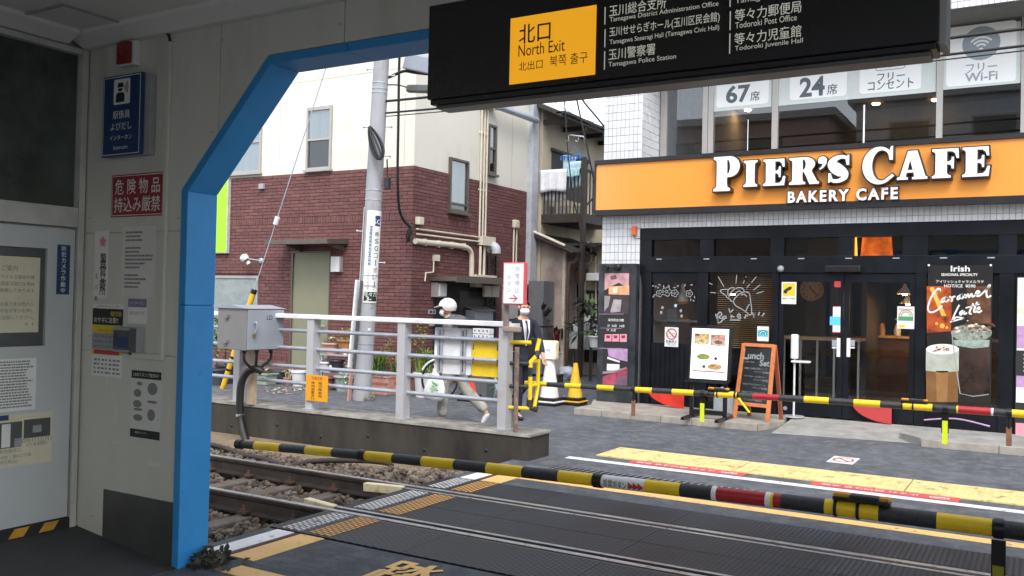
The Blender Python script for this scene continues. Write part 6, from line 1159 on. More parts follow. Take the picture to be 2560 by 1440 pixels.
t_, a, c, z0, z1 = decal(2243, 766, 2286, 822, 'rainbow_notice', wp_, 'white notice with a rainbow arch and green band on the right door'); xc = (a + c) / 2; zc = z0 + (z1 - z0) * .57; box('green_band', a + .015, c - .015, YD, YD + .0012, z0 + (z1 - z0) * .36, z0 + (z1 - z0) * .55, M('green_band', (.08, .32, .16), .5), t_)
for k, r_ in enumerate((.055, .07, .085)): B().ribbon(arc(xc, zc, r_, r_, 0, 180, 14), .013, (0, YD, 0), XA, ZA).build('rainbow_arc', (M('rb_green', (.2, .5, .3), .5), M('rb_yellow', (.7, .6, .3), .5), M('rb_red', (.55, .25, .25), .5))[k], t_)
text('感染防止徹底宣言', m['greyp'], t_, (xc, YD, z1 - .04), XA, ZA, ((c - a) * .8, .03), .01); B().box(a + .02, a + .10, YD, YD + .001, z0 + .015, z0 + .05).build('yellow_mark', m['yprint'], t_)
t_, a, c, z0, z1 = decal(2086, 703, 2102, 718, 'red_sticker', m['redp'], 'small red square sticker at the top of the left door')
t_, a, c, z0, z1 = decal(2082, 765, 2101, 832, 'hours_sticker', wp_, 'white and cyan strip of stickers beside the door meeting'); box('cyan_block', a - .04, c, YD - .0, YD + .0012, z0 + (z1 - z0) * .28, z0 + (z1 - z0) * .60, M('cyan_print2', (.12, .58, .74), .5), t_); box('red_edge', a, c, YD, YD + .0012, z1 - .012, z1, m['redp'], t_); box('red_edge', a, c, YD, YD + .0012, z0, z0 + .012, m['redp'], t_)
for x_, lb in ((2086, 'round step sticker on the left door by the handle'), (2130, 'round step sticker on the right door by the handle')): t_, a, c, z0, z1 = decal(x_ - 6, 850, x_ + 7, 865, 'round_sticker', m['galv'], lb); box('white_tab', a, c, YD - .0, YD + .001, z0 - .035, z0 - .012, wp_, t_)
ch = M('chalk_white', (.30, .32, .33), .9, var=.1, scale=30)
dw = thing('window_drawing', 'white chalk croissant and bakery lettering drawn on the glass', 'window drawing', py(1840, 740, YD))
def pxl(pts): 
    o = []
    for x, y in pts: q = py(x, y, YD); o.append((q.x, q.z))
    return o
def stroke(pts, wd=.022, par=dw, mat=None, n=5, Y=YD): B().ribbon(smooth_path(pxl(pts), n), wd, (0, Y, 0), XA, ZA).build('chalk_stroke', mat or ch, par)
f = lambda u, v: (1600 + u / 7.11, 560 + v / 7.11)
for P in ([(1530, 1270), (1450, 1220), (1430, 1180), (1500, 1160), (1570, 1165)], [(1530, 1260), (1540, 1300), (1590, 1320), (1560, 1230), (1580, 1160), (1640, 1130), (1700, 1150)], [(1590, 1320), (1600, 1240), (1680, 1160), (1760, 1130), (1830, 1150), (1850, 1190)], [(1590, 1320), (1620, 1370), (1660, 1380), (1680, 1330), (1760, 1250), (1860, 1205), (1940, 1230), (1960, 1300)], [(1660, 1380), (1700, 1450), (1790, 1500), (1880, 1560), (1960, 1620), (1985, 1540), (1970, 1400), (1955, 1290)], [(1880, 1560), (1900, 1500), (1950, 1420)], [(1700, 1230), (1760, 1190), (1800, 1210)], [(1800, 1260), (1850, 1250), (1900, 1290)]): stroke([f(*p) for p in P], .015)
for P in ([(1390, 935), (1490, 1110)], [(1720, 905), (1705, 1060)], [(2070, 935), (1980, 1040)], [(1950, 1070), (1895, 1140)], [(1230, 1050), (1290, 1075)], [(1250, 1215), (1350, 1225)], [(2200, 1195), (2070, 1235)], [(1890, 925), (1880, 950)], [(1855, 1000), (1835, 1060)], [(2140, 1080), (2010, 1175)]): stroke([f(*p) for p in P], .012, n=2)
g = lambda u, v: (1600 + u / 4.5, 760 + v / 4.5)
for P in ([(850, 110), (880, 200), (870, 130), (900, 90), (920, 120), (885, 150), (930, 170), (905, 205), (875, 210)], [(960, 130), (930, 150), (950, 170), (965, 130), (970, 165)], [(1000, 50), (1030, 160)], [(1050, 60), (1015, 110), (1060, 150)], [(1095, 140), (1130, 130), (1115, 110), (1095, 135), (1115, 160), (1140, 150)], [(1170, 150), (1185, 155), (1190, 125), (1215, 135)], [(1265, 95), (1285, 140), (1300, 90), (1280, 155)], [(1345, 90), (1330, 130)], [(1400, 100), (1370, 140)], [(1010, 180), (1130, 180)]): stroke([g(*p) for p in P], .019)
fl_ = thing('flower_decal', 'white blossom and petal decals on the left bay glass', 'window decal', py(1690, 730, YD)); r3 = random.Random(8)
def blossom(u, v, r):
    q = py(*f(u, v), YD)
    for k in range(5): a_ = k * 2 * math.pi / 5; B().ribbon(arc(q.x + r * .55 * math.cos(a_), q.z + r * .55 * math.sin(a_), r * .36, r * .36, 0, 360, 8), .011, (0, YD, 0), XA, ZA).build('blossom_petal', ch, fl_)
for u, v, r in ((345, 1235, .062), (475, 1200, .085), (618, 1230, .066), (875, 1235, .062)): blossom(u, v, r)
for u, v in ((230, 1100), (345, 1080), (280, 1110), (515, 1100), (610, 1130), (670, 1100), (915, 1080), (240, 1290), (970, 1300), (800, 1090), (420, 1110), (900, 1350), (320, 1130), (950, 1360), (260, 1260)): q = py(*f(u, v), YD); a_ = r3.uniform(0, 3); B().flat([(q.x + .028 * math.cos(a_), q.z + .028 * math.sin(a_)), (q.x - .01 * math.sin(a_), q.z + .01 * math.cos(a_)), (q.x - .028 * math.cos(a_), q.z - .028 * math.sin(a_)), (q.x + .01 * math.sin(a_), q.z - .01 * math.cos(a_))], (0, YD, 0), XA, ZA).build('petal', ch, fl_)
for x_, y_ in ((1656, 769), (1653, 781), (1689, 764), (1702, 777), (1704, 790)): q = py(x_, y_, YD); B().flat(arc(q.x, q.z, .022, .026, 0, 360, 10)[:-1], (0, YD, 0), XA, ZA).build('dot', m['towelb'] if x_ == 1689 else ch, fl_)
# ---- picture column beside the shopfront
pc_ = thing('picture_column', 'tall black panel with two lit interior photographs on the tiled pier', 'advert panel', (XC0 + .3, YC - .15, ZG)); a, c = py(1494, 830, YC - .16).x, py(1588, 830, YC - .16).x; z1 = py(1545, 659, YC - .16).z
B().box(a, c, YC - .16, YC - .004, ZG, z1).build('panel_body', M('slate_panel', (.045, .05, .06), .4, var=.5, scale=2.5), pc_, bevel=.004); yq = YC - .163
def pq(x0, y0, x1, y1, mat, name='picture', off=0.): a_, c_, q0, q1 = rY(x0, y0, x1, y1, yq - off); return box(name, a_, c_, yq - off - .0008, yq - off, q0, q1, mat, pc_)
def pol(pts, mat, off=.0015, name='picture'):
    P = [py(x, y, yq - off) for x, y in pts]; B().flat([(p.x, p.z) for p in P], (0, yq - off, 0), XA, ZA).build(name, mat, pc_)
pq(1508, 683, 1573, 985, m['blackp']); h = lambda u, v: (1480 + u / 3.6, 640 + v / 3.6)
pk = lambda n_, c_: M(n_, c_, .45, var=.25, scale=7)
pol([h(115, 155), h(335, 155), h(330, 290), h(240, 240), h(160, 280), h(112, 310)], pk('print_pink', (.62, .34, .36))); pol([h(160, 185), h(215, 170), h(225, 205), h(175, 215)], pk('print_brown', (.16, .10, .10)), .003); pol([h(150, 275), h(335, 265), h(335, 350), h(150, 345)], pk('print_glow', (.80, .42, .22)), .0025); pol([h(190, 285), h(230, 280), h(230, 330), h(190, 330)], pk('print_hot', (.9, .75, .5)), .004)
pol([h(112, 345), h(330, 350), h(328, 520), h(110, 515)], pk('print_dark', (.06, .045, .05)), .002); pol([h(165, 495), h(195, 390), h(265, 395), h(255, 500), h(170, 510)], pk('print_seat', (.42, .38, .38)), .004); pol([h(112, 360), h(165, 360), h(150, 450), h(110, 500)], pk('print_seat2', (.34, .30, .30)), .0035)
pol([h(115, 705), h(177, 703), h(175, 768), h(112, 768)], m['pinkp']); pol([h(183, 703), h(245, 703), h(243, 770), h(181, 770)], m['pinkp']); pol([h(252, 703), h(314, 703), h(312, 773), h(250, 773)], m['pinkp'])
for u in (145, 212, 281): pol([h(u - 17, 715), h(u + 17, 715), h(u + 15, 740), h(u - 15, 740)], pk('icon%d' % u, (.20, .04, .07)), .003)
q = py(*h(215, 576), yq - .0015); text('店内完全分煙', m['whitep'], pc_, q, XA, ZA, (.27, .055), .02); q = py(*h(215, 628), yq - .0015); text('2F  36席   24席', m['whitep'], pc_, q, XA, ZA, (.30, .05)); q = py(*h(175, 667), yq - .0015); text('1F  31席', m['whitep'], pc_, q, XA, ZA, (.18, .045)); B().ribbon(pxl([h(120, 646), h(310, 650)]), .006, (0, yq - .0015, 0), XA, ZA).ribbon(pxl([h(110, 522), h(328, 522)]), .008, (0, yq - .0015, 0), XA, ZA).ribbon(pxl([h(105, 826), h(322, 828)]), .008, (0, yq - .0015, 0), XA, ZA).build('rule_line', m['lilac'], pc_)
pol([h(140, 835), h(320, 835), h(318, 950), h(250, 935), h(150, 900)], m['lilac']); pol([h(140, 905), h(250, 945), h(248, 960), h(138, 925)], m['whitep'], .003); pol([h(135, 970), h(248, 975), h(246, 1030), h(132, 1030)], m['whitep'], .003); pol([h(95, 1085), h(210, 1048), h(225, 1060), h(210, 1160), h(95, 1160)], pk('print_red_seat', (.42, .07, .12)), .003); pol([h(215, 1050), h(320, 1005), h(318, 1060), h(225, 1100)], pk('print_red_seat2', (.36, .06, .10)), .003); pol([h(95, 1040), h(200, 1030), h(310, 1000), h(310, 1012), h(200, 1050), h(95, 1062)], pk('print_table', (.38, .26, .36)), .0035); pol([h(215, 1100), h(318, 1065), h(316, 1165), h(212, 1165)], pk('print_floor', (.20, .11, .17)), .0025)
q = py(1540, 668, YC - .2); 
for u, v in ((130, 110), (228, 100)): q = py(*h(u, v), YC - .20); B().lathe((q.x, YC - .165, q.z), [(.055, 0), (.055, .05), (.03, .06)] if u > 200 else [(.04, .03), (.055, .06), (.055, .12)], 12, axis=(0, -1, 0)).build('spot_lamp', m['black'], pc_)
q0, q1 = py(*h(130, 110), YC - .21), py(*h(228, 100), YC - .21); B().tube([q0, q1], .012, 6).build('lamp_arm', m['black'], pc_)
t_, a, c, z0, z1 = onY(1582, 566, 1593, 588, 'orange_alarm', M('orange_box', (.78, .16, .02), .4), .06, 'small orange alarm box on the white tiled pier', 'alarm', .004, YC, .003); B().tube(smooth_path([(a + .03, YC - .03, z0), (a + .05, YC - .03, z0 - .05), (c + .06, YC - .01, z0 - .05)], 4), .006, 5).build('alarm_wire', m['cable'], t_)
for x_, y_, lb in ((1951, 672, 'small silver dome camera at the head of the left door'),): q = py(x_, y_, YS2 - .06); t_ = B().lathe((q.x, YS2 - .036, q.z), [(.05, 0), (.05, .02), (.042, .05), (.02, .07)], 14, axis=(0, -1, 0)).build('dome_camera', m['galv'], label=lb, cat='camera')
# ---- hanging drink banner
YBn = YS2 - .06; bn = thing('drink_banner', 'black hanging banner advertising an Irish caramel latte', 'banner', py(2400, 1005, YBn)); a, c, z0, z1 = rY(2318, 663, 2480, 1006, YBn)
B().box(a, c, YBn, YBn + .003, z0, z1).build('banner_cloth', m['banner'], bn); k = lambda u, v: (2200 + u / 2.572, 560 + v / 2.572)
def bp(pts, mat, off=.001, name='print'):
    P = [py(*k(x, y), YBn - off) for x, y in pts]; o = B().flat([(p.x, p.z) for p in P], (0, YBn - off, 0), XA, ZA).build(name, mat, bn); return o
def bt(s, u0, v0, u1, v1, bold=0): (x0, y0), (x1, y1) = k(u0, v0), k(u1, v1); txY(s, x0, y0, x1, y1, YBn - .0015, m['whitep'], bn, bold)
bt('Irish', 455, 268, 578, 306, .02); bt('SEASONAL SPECIALTY', 394, 317, 628, 334, .015); bt('アイリッシュキャラメルラテ', 360, 361, 668, 381, .01); bt('HOT/ICE  ¥590', 413, 388, 614, 408, .01)
fire = M('fire_print', (.34, .055, .006), .5, var=.9, scale=9, stain=(.045, .008, .003)); bp([(300, 400), (455, 400), (460, 560), (455, 690), (300, 700)], fire, .0008); bp([(318, 410), (345, 405), (425, 590), (395, 590)], M('ember', (.95, .48, .08), .5, var=.3, scale=9), .0014)
for u, v, r in ((400, 655, 16), (365, 640, 10), (430, 665, 9)): bp(arc(u, v, r, r, 0, 360, 12)[:-1], M('ember%d' % u, (.95, .42, .07), .5), .0016)
bp([(560, 400), (712, 400), (712, 640), (560, 640)], M('bokeh_brown', (.12, .05, .02), .5, var=.7, scale=4), .0008)
def cal(pts, wd=.022): P = smooth_path([(py(*k(*p), YBn - .003).x, py(*k(*p), YBn - .003).z) for p in pts], 6); B().ribbon(P, wd, (0, YBn - .003, 0), XA, ZA).build('script_stroke', m['whitep'], bn)
cal([(385, 425), (372, 445), (388, 425), (370, 418), (330, 470), (308, 540), (325, 568), (365, 555), (400, 525)]); cal([(425, 470), (400, 485), (395, 505), (420, 490), (428, 470), (425, 500), (445, 485)]); cal([(445, 465), (465, 480), (458, 500)]); cal([(465, 470), (485, 465)]); cal([(520, 455), (500, 470), (500, 485), (520, 470), (525, 450), (525, 480), (545, 460)]); cal([(545, 450), (550, 475), (565, 450), (572, 472), (588, 448), (596, 468), (615, 455)]); cal([(615, 455), (640, 440), (628, 430), (615, 450), (630, 465), (655, 450)]); cal([(655, 450), (705, 400), (700, 395), (685, 430), (690, 470), (715, 460)])
cal([(510, 520), (480, 580), (465, 625), (490, 600), (540, 605)], .02); cal([(450, 630), (480, 622), (540, 605)], .018); cal([(535, 555), (515, 570), (520, 585), (540, 560), (542, 580), (560, 570)]); cal([(600, 510), (575, 570), (590, 578)]); cal([(550, 540), (640, 515)], .016); cal([(625, 500), (603, 560), (620, 565)]); cal([(620, 555), (640, 545), (635, 535), (620, 555), (635, 568), (655, 555)])
gl2 = M('latte_layer', (.22, .105, .035), .4, var=.2, scale=4); bp([(295, 940), (505, 945), (500, 1145), (298, 1145)], gl2, .001); bp([(360, 945), (440, 945), (430, 1145), (365, 1145)], M('latte_light', (.36, .18, .065), .4, var=.2, scale=3), .0014); bp([(296, 800), (508, 800), (506, 946), (400, 956), (294, 942)], M('milk_layer', (.50, .52, .44), .4, var=.2, scale=3), .0014); bp(arc(402, 805, 106, 34, 0, 360, 24)[:-1], M('milk_foam', (.80, .80, .74), .4, var=.04), .0018)
r3 = random.Random(6); choc = M('choc_flakes', (.20, .06, .02), .5)
for i in range(22): u, v = 395 + r3.gauss(0, 32), 805 + r3.gauss(0, 8); a_ = r3.uniform(0, 3.1); L_ = r3.uniform(8, 20); bp([(u - L_ * math.cos(a_), v - L_ * .4 * math.sin(a_)), (u + 3, v - 4), (u + L_ * math.cos(a_), v + L_ * .4 * math.sin(a_)), (u - 3, v + 4)], choc, .0022 + i * .00002)
bp([(458, 690), (712, 690), (705, 1090), (520, 1105), (512, 800)], M('dark_glass_print', (.05, .03, .022), .3, var=.5, scale=3), .001); bp(arc(588, 700, 132, 55, 0, 360, 24)[:-1], M('iced_foam', (.32, .36, .30), .4, var=.4, scale=20), .0012); bp([(470, 745), (705, 745), (700, 790), (600, 800), (480, 780)], M('mint_layer', (.34, .42, .36), .4, var=.3, scale=12), .0016)
for i in range(40): u, v = 600 + r3.gauss(0, 60), 665 + r3.gauss(0, 26); s = r3.uniform(6, 17); bp([(u - s, v), (u, v - s * .6), (u + s, v), (u, v + s * .6)], (choc, M('caramel_bit', (.55, .22, .06), .4) if i == 1 else choc, m['ypaper'])[i % 3] if i != 1 else choc, .0022 + i * .00003)
B().ribbon([(py(*k(x, y), YBn - .0025).x, py(*k(x, y), YBn - .0025).z) for x, y in [(462, 690), (470, 780), (515, 1090), (600, 1108), (700, 1095)]], .012, (0, YBn - .0025, 0), XA, ZA).build('glass_edge', m['greypl'], bn)
for x_, y_ in ((2322, 663), (2477, 663)): q = py(x_, y_, YBn - .01); B().lathe((q.x, YBn - .002, q.z), [(.015, 0), (.015, .01)], 10, axis=(0, -1, 0)).build('eyelet', m['whitepl'], bn)
q = py(2395, 1054, YBn); B().tube(smooth_path([py(2310, 1050, YBn), py(2390, 1047, YBn - .02), py(2475, 1066, YBn)], 5), .012, 6).build('lower_edge', m['lilac'], bn)
q = py(2560, 850, YS2 - .06); a2 = fx(2541); ed = thing('drink_poster', 'white and lilac drink poster at the right edge of the shopfront', 'poster', (a2, YS2 - .06, ZG + .3)); box('poster_board', a2, a2 + .65, YS2 - .06, YS2 - .005, fzv(1052), fzv(690), m['blackp'], ed)
for y0, y1, mm in ((692, 855, 'paper'), (912, 938, 'lilac'), (938, 972, 'whitep'), (1018, 1050, 'pinkp'), (760, 772, 'ypaper'), (800, 850, 'lilac')): of = .0605 + (.001 if mm in ('ypaper',) or (y0 == 800) else 0); box('print_block', a2 + .01, a2 + .62, YS2 - of - .0008, YS2 - of, fzv(y1), fzv(y0), m[mm], ed)
for i in range(5): box('print_line', a2 + .09, a2 + .5, YS2 - .0614, YS2 - .0606, fzv(866 + i * 9), fzv(863 + i * 9), m['whitep'], ed)
# ---- stone step and ramp
sp_ = thing('entrance_step', 'pale stone step of several kerb stones before the left shop bay', 'step', (-5, 12.6, 0)); A = pz(1448, 1017, ZG); Bq = pz(1888, 1063, ZG); Cq = pz(1956, 1047, ZG); yf = (A.y + Bq.y) / 2 - .03
B().prism([(A.x + .0, yf + .13), (Bq.x, yf + .13), (Cq.x - .0, Cq.y), (Cq.x, YS2 - .035), (XC0 - .1, YS2 - .035), (A.x, yf + .6)], (0, 0, 0), XA, YA, (0, 0, ZG - .001)).build('step_top', m['kerbst'], sp_)
n = 6
for i in range(n): x0 = A.x + (Bq.x - A.x) * i / n; x1 = A.x + (Bq.x - A.x) * (i + 1) / n; box('kerb_stone', x0, x1 - .006, yf, yf + .127, 0, ZG, m['kerbst'], sp_, bevel=.006)
B().prism([(Bq.x + .003, yf), (Bq.x + .003, yf + .127), (Cq.x, Cq.y - .003), (Cq.x + .06, Cq.y - .12)], (0, 0, 0), XA, YA, (0, 0, ZG)).build('kerb_stone', m['kerbst'], sp_, bevel=.006)
rp = thing('entrance_ramp', 'sloping concrete ramp in front of the double doors', 'ramp', (-2.4, 12.8, 0)); D0 = pz(2250, 1083, ZG); xr0, xr1 = Cq.x + .07, D0.x - .01
B().add([(xr0, yf - .05, .004), (xr1 + .3, yf + .25, .004), (xr1, YS2 - .036, ZG - .002), (xr0, YS2 - .036, ZG - .002)], [(0, 1, 2, 3)]).build('ramp_surface', m['ramp'], rp)
s2 = thing('side_step', 'pale stone step under the banner at the right of the doors', 'step', (0, 13, 0)); y2 = pz(2300, 1093, ZG).y - .05
B().prism([(xr1 + .005, D0.y + .05), (xr1 + .28, y2), (5, y2), (5, YS2 - .035), (xr1 + .005, YS2 - .035)], (0, 0, 0), XA, YA, (0, 0, ZG - .001)).build('step_top', m['ramp'], s2)
for i in range(7): box('kerb_stone', xr1 + .30 + i * .85, xr1 + 1.144 + i * .85, y2 - .10, y2 - .003, 0, ZG, m['kerbst'], s2, bevel=.006)
# ---- things standing before the shop
st = thing('menu_stand', 'lit white menu board with food pictures on a black stand', 'menu stand', pz(1770, 1040, ZG)); bq = pz(1765, 1046, ZG); YM = bq.y - .05; a, c, z0, z1 = rY(1726, 822, 1818, 948, YM)
sl = .06                                       # board leans back a little
def lean(x, z, o=0.): return V((x, YM + (z - z0) * .10 - o, z))
def lb(x0, x1, za, zb_, t, mat, name, o=0.): B().add([lean(x0, za, o), lean(x1, za, o), lean(x1, zb_, o), lean(x0, zb_, o), lean(x0, za, o - t), lean(x1, za, o - t), lean(x1, zb_, o - t), lean(x0, zb_, o - t)], [(0, 1, 2, 3), (4, 7, 6, 5), (0, 4, 5, 1), (1, 5, 6, 2), (2, 6, 7, 3), (3, 7, 4, 0)]).build(name, mat, st)
lb(a - .03, c + .04, z0 - .03, z1 + .03, .06, m['black'], 'board_frame'); lb(a, c, z0, z1, .003, M('menu_white', (.84, .85, .85), .4, var=.01, emit=.28), 'menu_sheet', .004); lb(a - .07, c + .02, z0 - .05, z0 - .031, .1, m['black'], 'lower_lip', .05)
w_, h_ = c - a, z1 - z0
def mp_(u0, v0, u1, v1, col, nm='food_picture', var=.4): lb(a + w_ * u0, a + w_ * u1, z1 - h_ * v1, z1 - h_ * v0, .0005, M(nm, col, .5, var=var, scale=30), nm, .005)
mp_(.08, .10, .47, .31, (.62, .42, .16)); mp_(.52, .11, .92, .33, (.62, .32, .26)); mp_(.08, .11, .20, .16, (.05, .04, .04)); mp_(.52, .12, .62, .17, (.05, .04, .04)); mp_(.06, .835, .93, .862, (.5, .1, .12), 'red_rule', .1)
def mel(u, v, ru, rv, col, o=.006): P = [lean(a + w_ * (u + ru * math.cos(t * .4)), z1 - h_ * (v + rv * math.sin(t * .4)), o) for t in range(16)][::-1]; B().add(P, [tuple(range(16))]).build('food_picture', M('food', col, .5, var=.45, scale=40), st)
mel(.28, .26, .17, .07, (.75, .62, .38)); mel(.74, .27, .18, .07, (.7, .5, .42)); mel(.28, .25, .08, .03, (.55, .35, .12), .0075); mel(.73, .26, .11, .04, (.26, .12, .09), .0075); mel(.34, .56, .18, .06, (.26, .36, .06)); mel(.66, .75, .2, .06, (.60, .35, .14)); mel(.60, .735, .06, .02, (.35, .18, .06), .0075); mel(.68, .585, .05, .03, (.05, .05, .07)); mel(.37, .755, .05, .03, (.05, .05, .07))
for v, u0, u1 in ((.365, .08, .44), (.39, .53, .9), (.62, .6, .92), (.79, .1, .42), (.345, .55, .88), (.93, .15, .24)): mp_(u0, v, u1, v + .008, (.25, .25, .25), 'print_line', .1)
q = lean(a + w_ * .5, z1 - h_ * .05, .0055); text('SPAGHETTI', m['greyp'], st, q, XA, ZA, (w_ * .6, .045))
for x in (a - .0, c - .05): B().box(x, x + .05, YM - .0, YM + .05, ZG, z0 - .03).build('stand_leg', m['black'], st)
B().box(a + .05, c - .05, YM + .0, YM + .05, ZG + .06, ZG + .12).build('stand_rail', m['black'], st); 
for x in (a, c - .05): B().bar((x + .025, YM - .35, ZG + .02), (x + .025, YM + .35, ZG + .02), .05, .04).build('stand_foot', m['black'], st)
lb(a + w_ * .4, a + w_ * .62, z1 + .031, z1 + .05, .05, m['black'], 'top_clip')
tk_ = thing('water_weight', 'translucent plastic water weight behind the menu stand', 'weight', pz(1805, 1035, ZG)); q = pz(1805, 1036, ZG); B().box(q.x - .14, q.x + .16, q.y - .0, q.y + .13, ZG, ZG + .34).build('tank', M('milky_plastic', (.55, .60, .64), .35), tk_, bevel=.03); B().box(q.x - .04, q.x + .06, q.y + .02, q.y + .1, ZG + .341, ZG + .40).build('tank_handle', M('milky_plastic2', (.55, .60, .64), .35), tk_, bevel=.015)
# A-frame chalkboard
ab = thing('chalkboard', 'orange wooden A-frame chalkboard with the lunch set menu', 'chalkboard', pz(1880, 1050, ZG)); pL, pR = pz(1839, 1046, ZG), pz(1915, 1055, ZG); ztop = py(1890, 860, pL.y + .2).z
base = (pL + pR) / 2; un = (pR - pL); un.z = 0; W = un.length + .04; un.normalize(); back = V((-un.y, un.x, 0)); back = back if back.y > 0 else -back; Ht = ztop - ZG; ln_v = (V((0, 0, 1)) * Ht + back * .20).normalized(); HL = math.hypot(Ht, .20); nf = un.cross(ln_v).normalized(); nf = nf if nf.y < 0 else -nf
def AF(u, v, o=0): return base + un * (u * W / 2) + ln_v * (v * HL) + nf * o
def abar(p, q, w_, d_, name, mat=m['orangewood']): B().bar(p, q, d_, w_, up=un if abs((q - p).normalized().dot(un)) < .5 else ln_v).build(name, mat, ab, bevel=.004)
abar(AF(-1, 0), AF(-.92, 1), .055, .035, 'frame_stile'); abar(AF(1, 0), AF(.92, 1), .055, .035, 'frame_stile'); abar(AF(-.92, .985), AF(.92, .985), .05, .037, 'frame_rail'); abar(AF(-.97, .20), AF(.97, .20), .05, .03, 'frame_rail')
B().add([AF(-.90, .215), AF(.90, .215), AF(.86, .965), AF(-.86, .965)], [(0, 1, 2, 3)]).build('slate', m['chalk'], ab)
for s in (-1, 1): q = AF(s * .9, 1); B().bar(q + back * .03, V((q.x, q.y, ZG)) + back * .22 + un * .02 * s, .035, .05, up=un).build('rear_leg', M('rear_wood', (.36, .10, .05), .6), ab)
def at_(s, u, v, w_, h__, al='C', bold=0.): text(s, ch, ab, AF(u, v, .004), un, ln_v, (w_, h__), bold, align=al)
at_('L', -.72, .86, .2, .15, bold=.02); at_('unch', -.1, .845, .34, .10, bold=.03); at_('Set', .48, .755, .26, .09, bold=.03); at_('11:00~14:00', -.45, .76, .24, .022)
for i, s in enumerate(('・野菜と胡麻の豆乳スープ', '・イタリア産チーズの焼きカレー', '・海老とアボカドのクリーム', '・海老とアスパラのパスタ')): at_(s, -.78, .675 - i * .105, W * .72, .036, 'L'); at_('+ドリンク', .15, .635 - i * .105, .16, .026); at_('¥780', .62, .63 - i * .105, .09, .032)
at_('スープ付き 数量限定', 0, .26, .3, .028)
# red quarter discs leaning at the foot of the glass
for x0, x1, y0, y1, lb_ in ((1618, 1710, 975, 1022, 'red curved sheet leaning low before the left shop bay'), (2128, 2229, 1004, 1060, 'red curved sheet leaning low against the right door')):
    Yq = pz(x1, y1, ZG).y if x0 < 2000 else YS2 - .09; a, c, q0, q1 = rY(x0, y0, x1, y1, Yq)
    q0 = ZG + .005; P = [(c, q0), (c - (c - a) * .0, q1)] + [(a, q1)] + arc(c, q1, c - a, q1 - q0, 180, 268, 10)[1:]
    B().prism(P, (0, Yq, 0), XA, ZA, (0, .008, 0)).build('red_sheet', m['cone_r'] if x0 < 2000 else m['redp'], label=lb_, cat='sheet')
# hand sanitiser stand
hs2 = thing('sanitiser_stand', 'white hand sanitiser dispenser on a thin stand by the left door', 'sanitiser', py(1987, 995, YS2 - .1)); q = py(1987, 870, YS2 - .15); B().box(q.x - .05, q.x + .05, YS2 - .20, YS2 - .10, q.z - .16, q.z + .20).build('dispenser', m['whitepl'], hs2, bevel=.02); B().box(q.x - .04, q.x + .22, YS2 - .21, YS2 - .08, q.z - .21, q.z - .18).build('drip_tray', m['whitepl'], hs2, bevel=.008); B().tube([(q.x, YS2 - .15, ZG), (q.x, YS2 - .15, q.z - .161)], .015, 8).build('stand_tube', m['whitepl'], hs2); B().lathe((q.x, YS2 - .15, ZG), [(.16, 0), (.15, .015)], 16).build('stand_base', m['greypl'], hs2)
# ------------------------------------------------------------------ old house at the end of the alley
XH = -10.06; YH = 18.3
oh = thing('old_house', 'old cream rendered house with balcony at the end of the alley', 'house', (XH, YH + 2, 0))
B().box(XH - 4, XH, YH, 27, 0, 6.3).build('side_wall', m['old'], oh)
ze = px(1345, 283, XH + .55).z; zr = 5.9
B().prism([(XH + .62, zr), (XH + .62, zr + .10), (XH - 2.2, zr + 1.35), (XH - 2.2, zr + 1.22)], (0, YH - .25, 0), XA, ZA, (0, 9, 0)).build('roof_slab', m['roofd'], oh)
for i in range(22): B().box(XH + .45, XH + .70, YH - .25 + i * .4, YH + .10 + i * .4, zr + .06 + (i % 2) * .008, zr + .135 + (i % 2) * .008).build('eaves_tile', m['roofd'], oh, bevel=.02)
for i in range(9): B().box(XH + .0, XH + .6, YH + i * 1.0, YH + .07 + i * 1.0, zr - .09, zr + .02).build('rafter', m['dwood'], oh)
B().box(XH + .0, XH + .012, YH + .45, YH + 2.4, 4.2, 5.25).build('balcony_window', m['inside'], oh); B().box(XH + .0, XH + .05, YH + .4, YH + 2.45, 5.251, 5.33).build('window_head', m['dwood'], oh)
# balcony
bc = thing('balcony', 'dark timber balcony hung with laundry above the alley', 'balcony', (XH + .6, YH, 3.4)); xb1 = py(1457, 480, YH).x; zf0, zf1, zrl = py(1400, 557, YH).z, py(1400, 534, YH).z, py(1400, 424, YH).z; yb1 = YH + 2.6
B().box(XH, xb1, YH, yb1, zf0, zf1).build('floor_beam', m['dwood'], bc, bevel=.01); B().box(xb1 - .045, xb1 + .045, YH - .02, YH + .10, 0.0, zrl + .25).build('corner_post', m['dwood'], bc)
B().box(XH, xb1, YH + .0, YH + .06, zrl - .05, zrl).build('hand_rail', m['dwood'], bc); B().box(xb1 - .03, xb1 + .03, YH + .11, yb1, zrl - .05, zrl).build('hand_rail', m['dwood'], bc)
for i in range(11): x = XH + .06 + i * (xb1 - XH - .1) / 10; B().box(x - .012, x + .012, YH + .015, YH + .04, zf1, zrl - .05).build('baluster', m['dwood'], bc)
for i in range(14): y = YH + .2 + i * .17; B().box(xb1 - .012, xb1 + .012, y - .012, y + .012, zf1, zrl - .05).build('baluster', m['dwood'], bc)
B().bar((xb1, YH + .12, zf1 + .15), (xb1, YH + 1.2, zf1 + .75), .03, .04).build('brace', m['dwood'], bc)
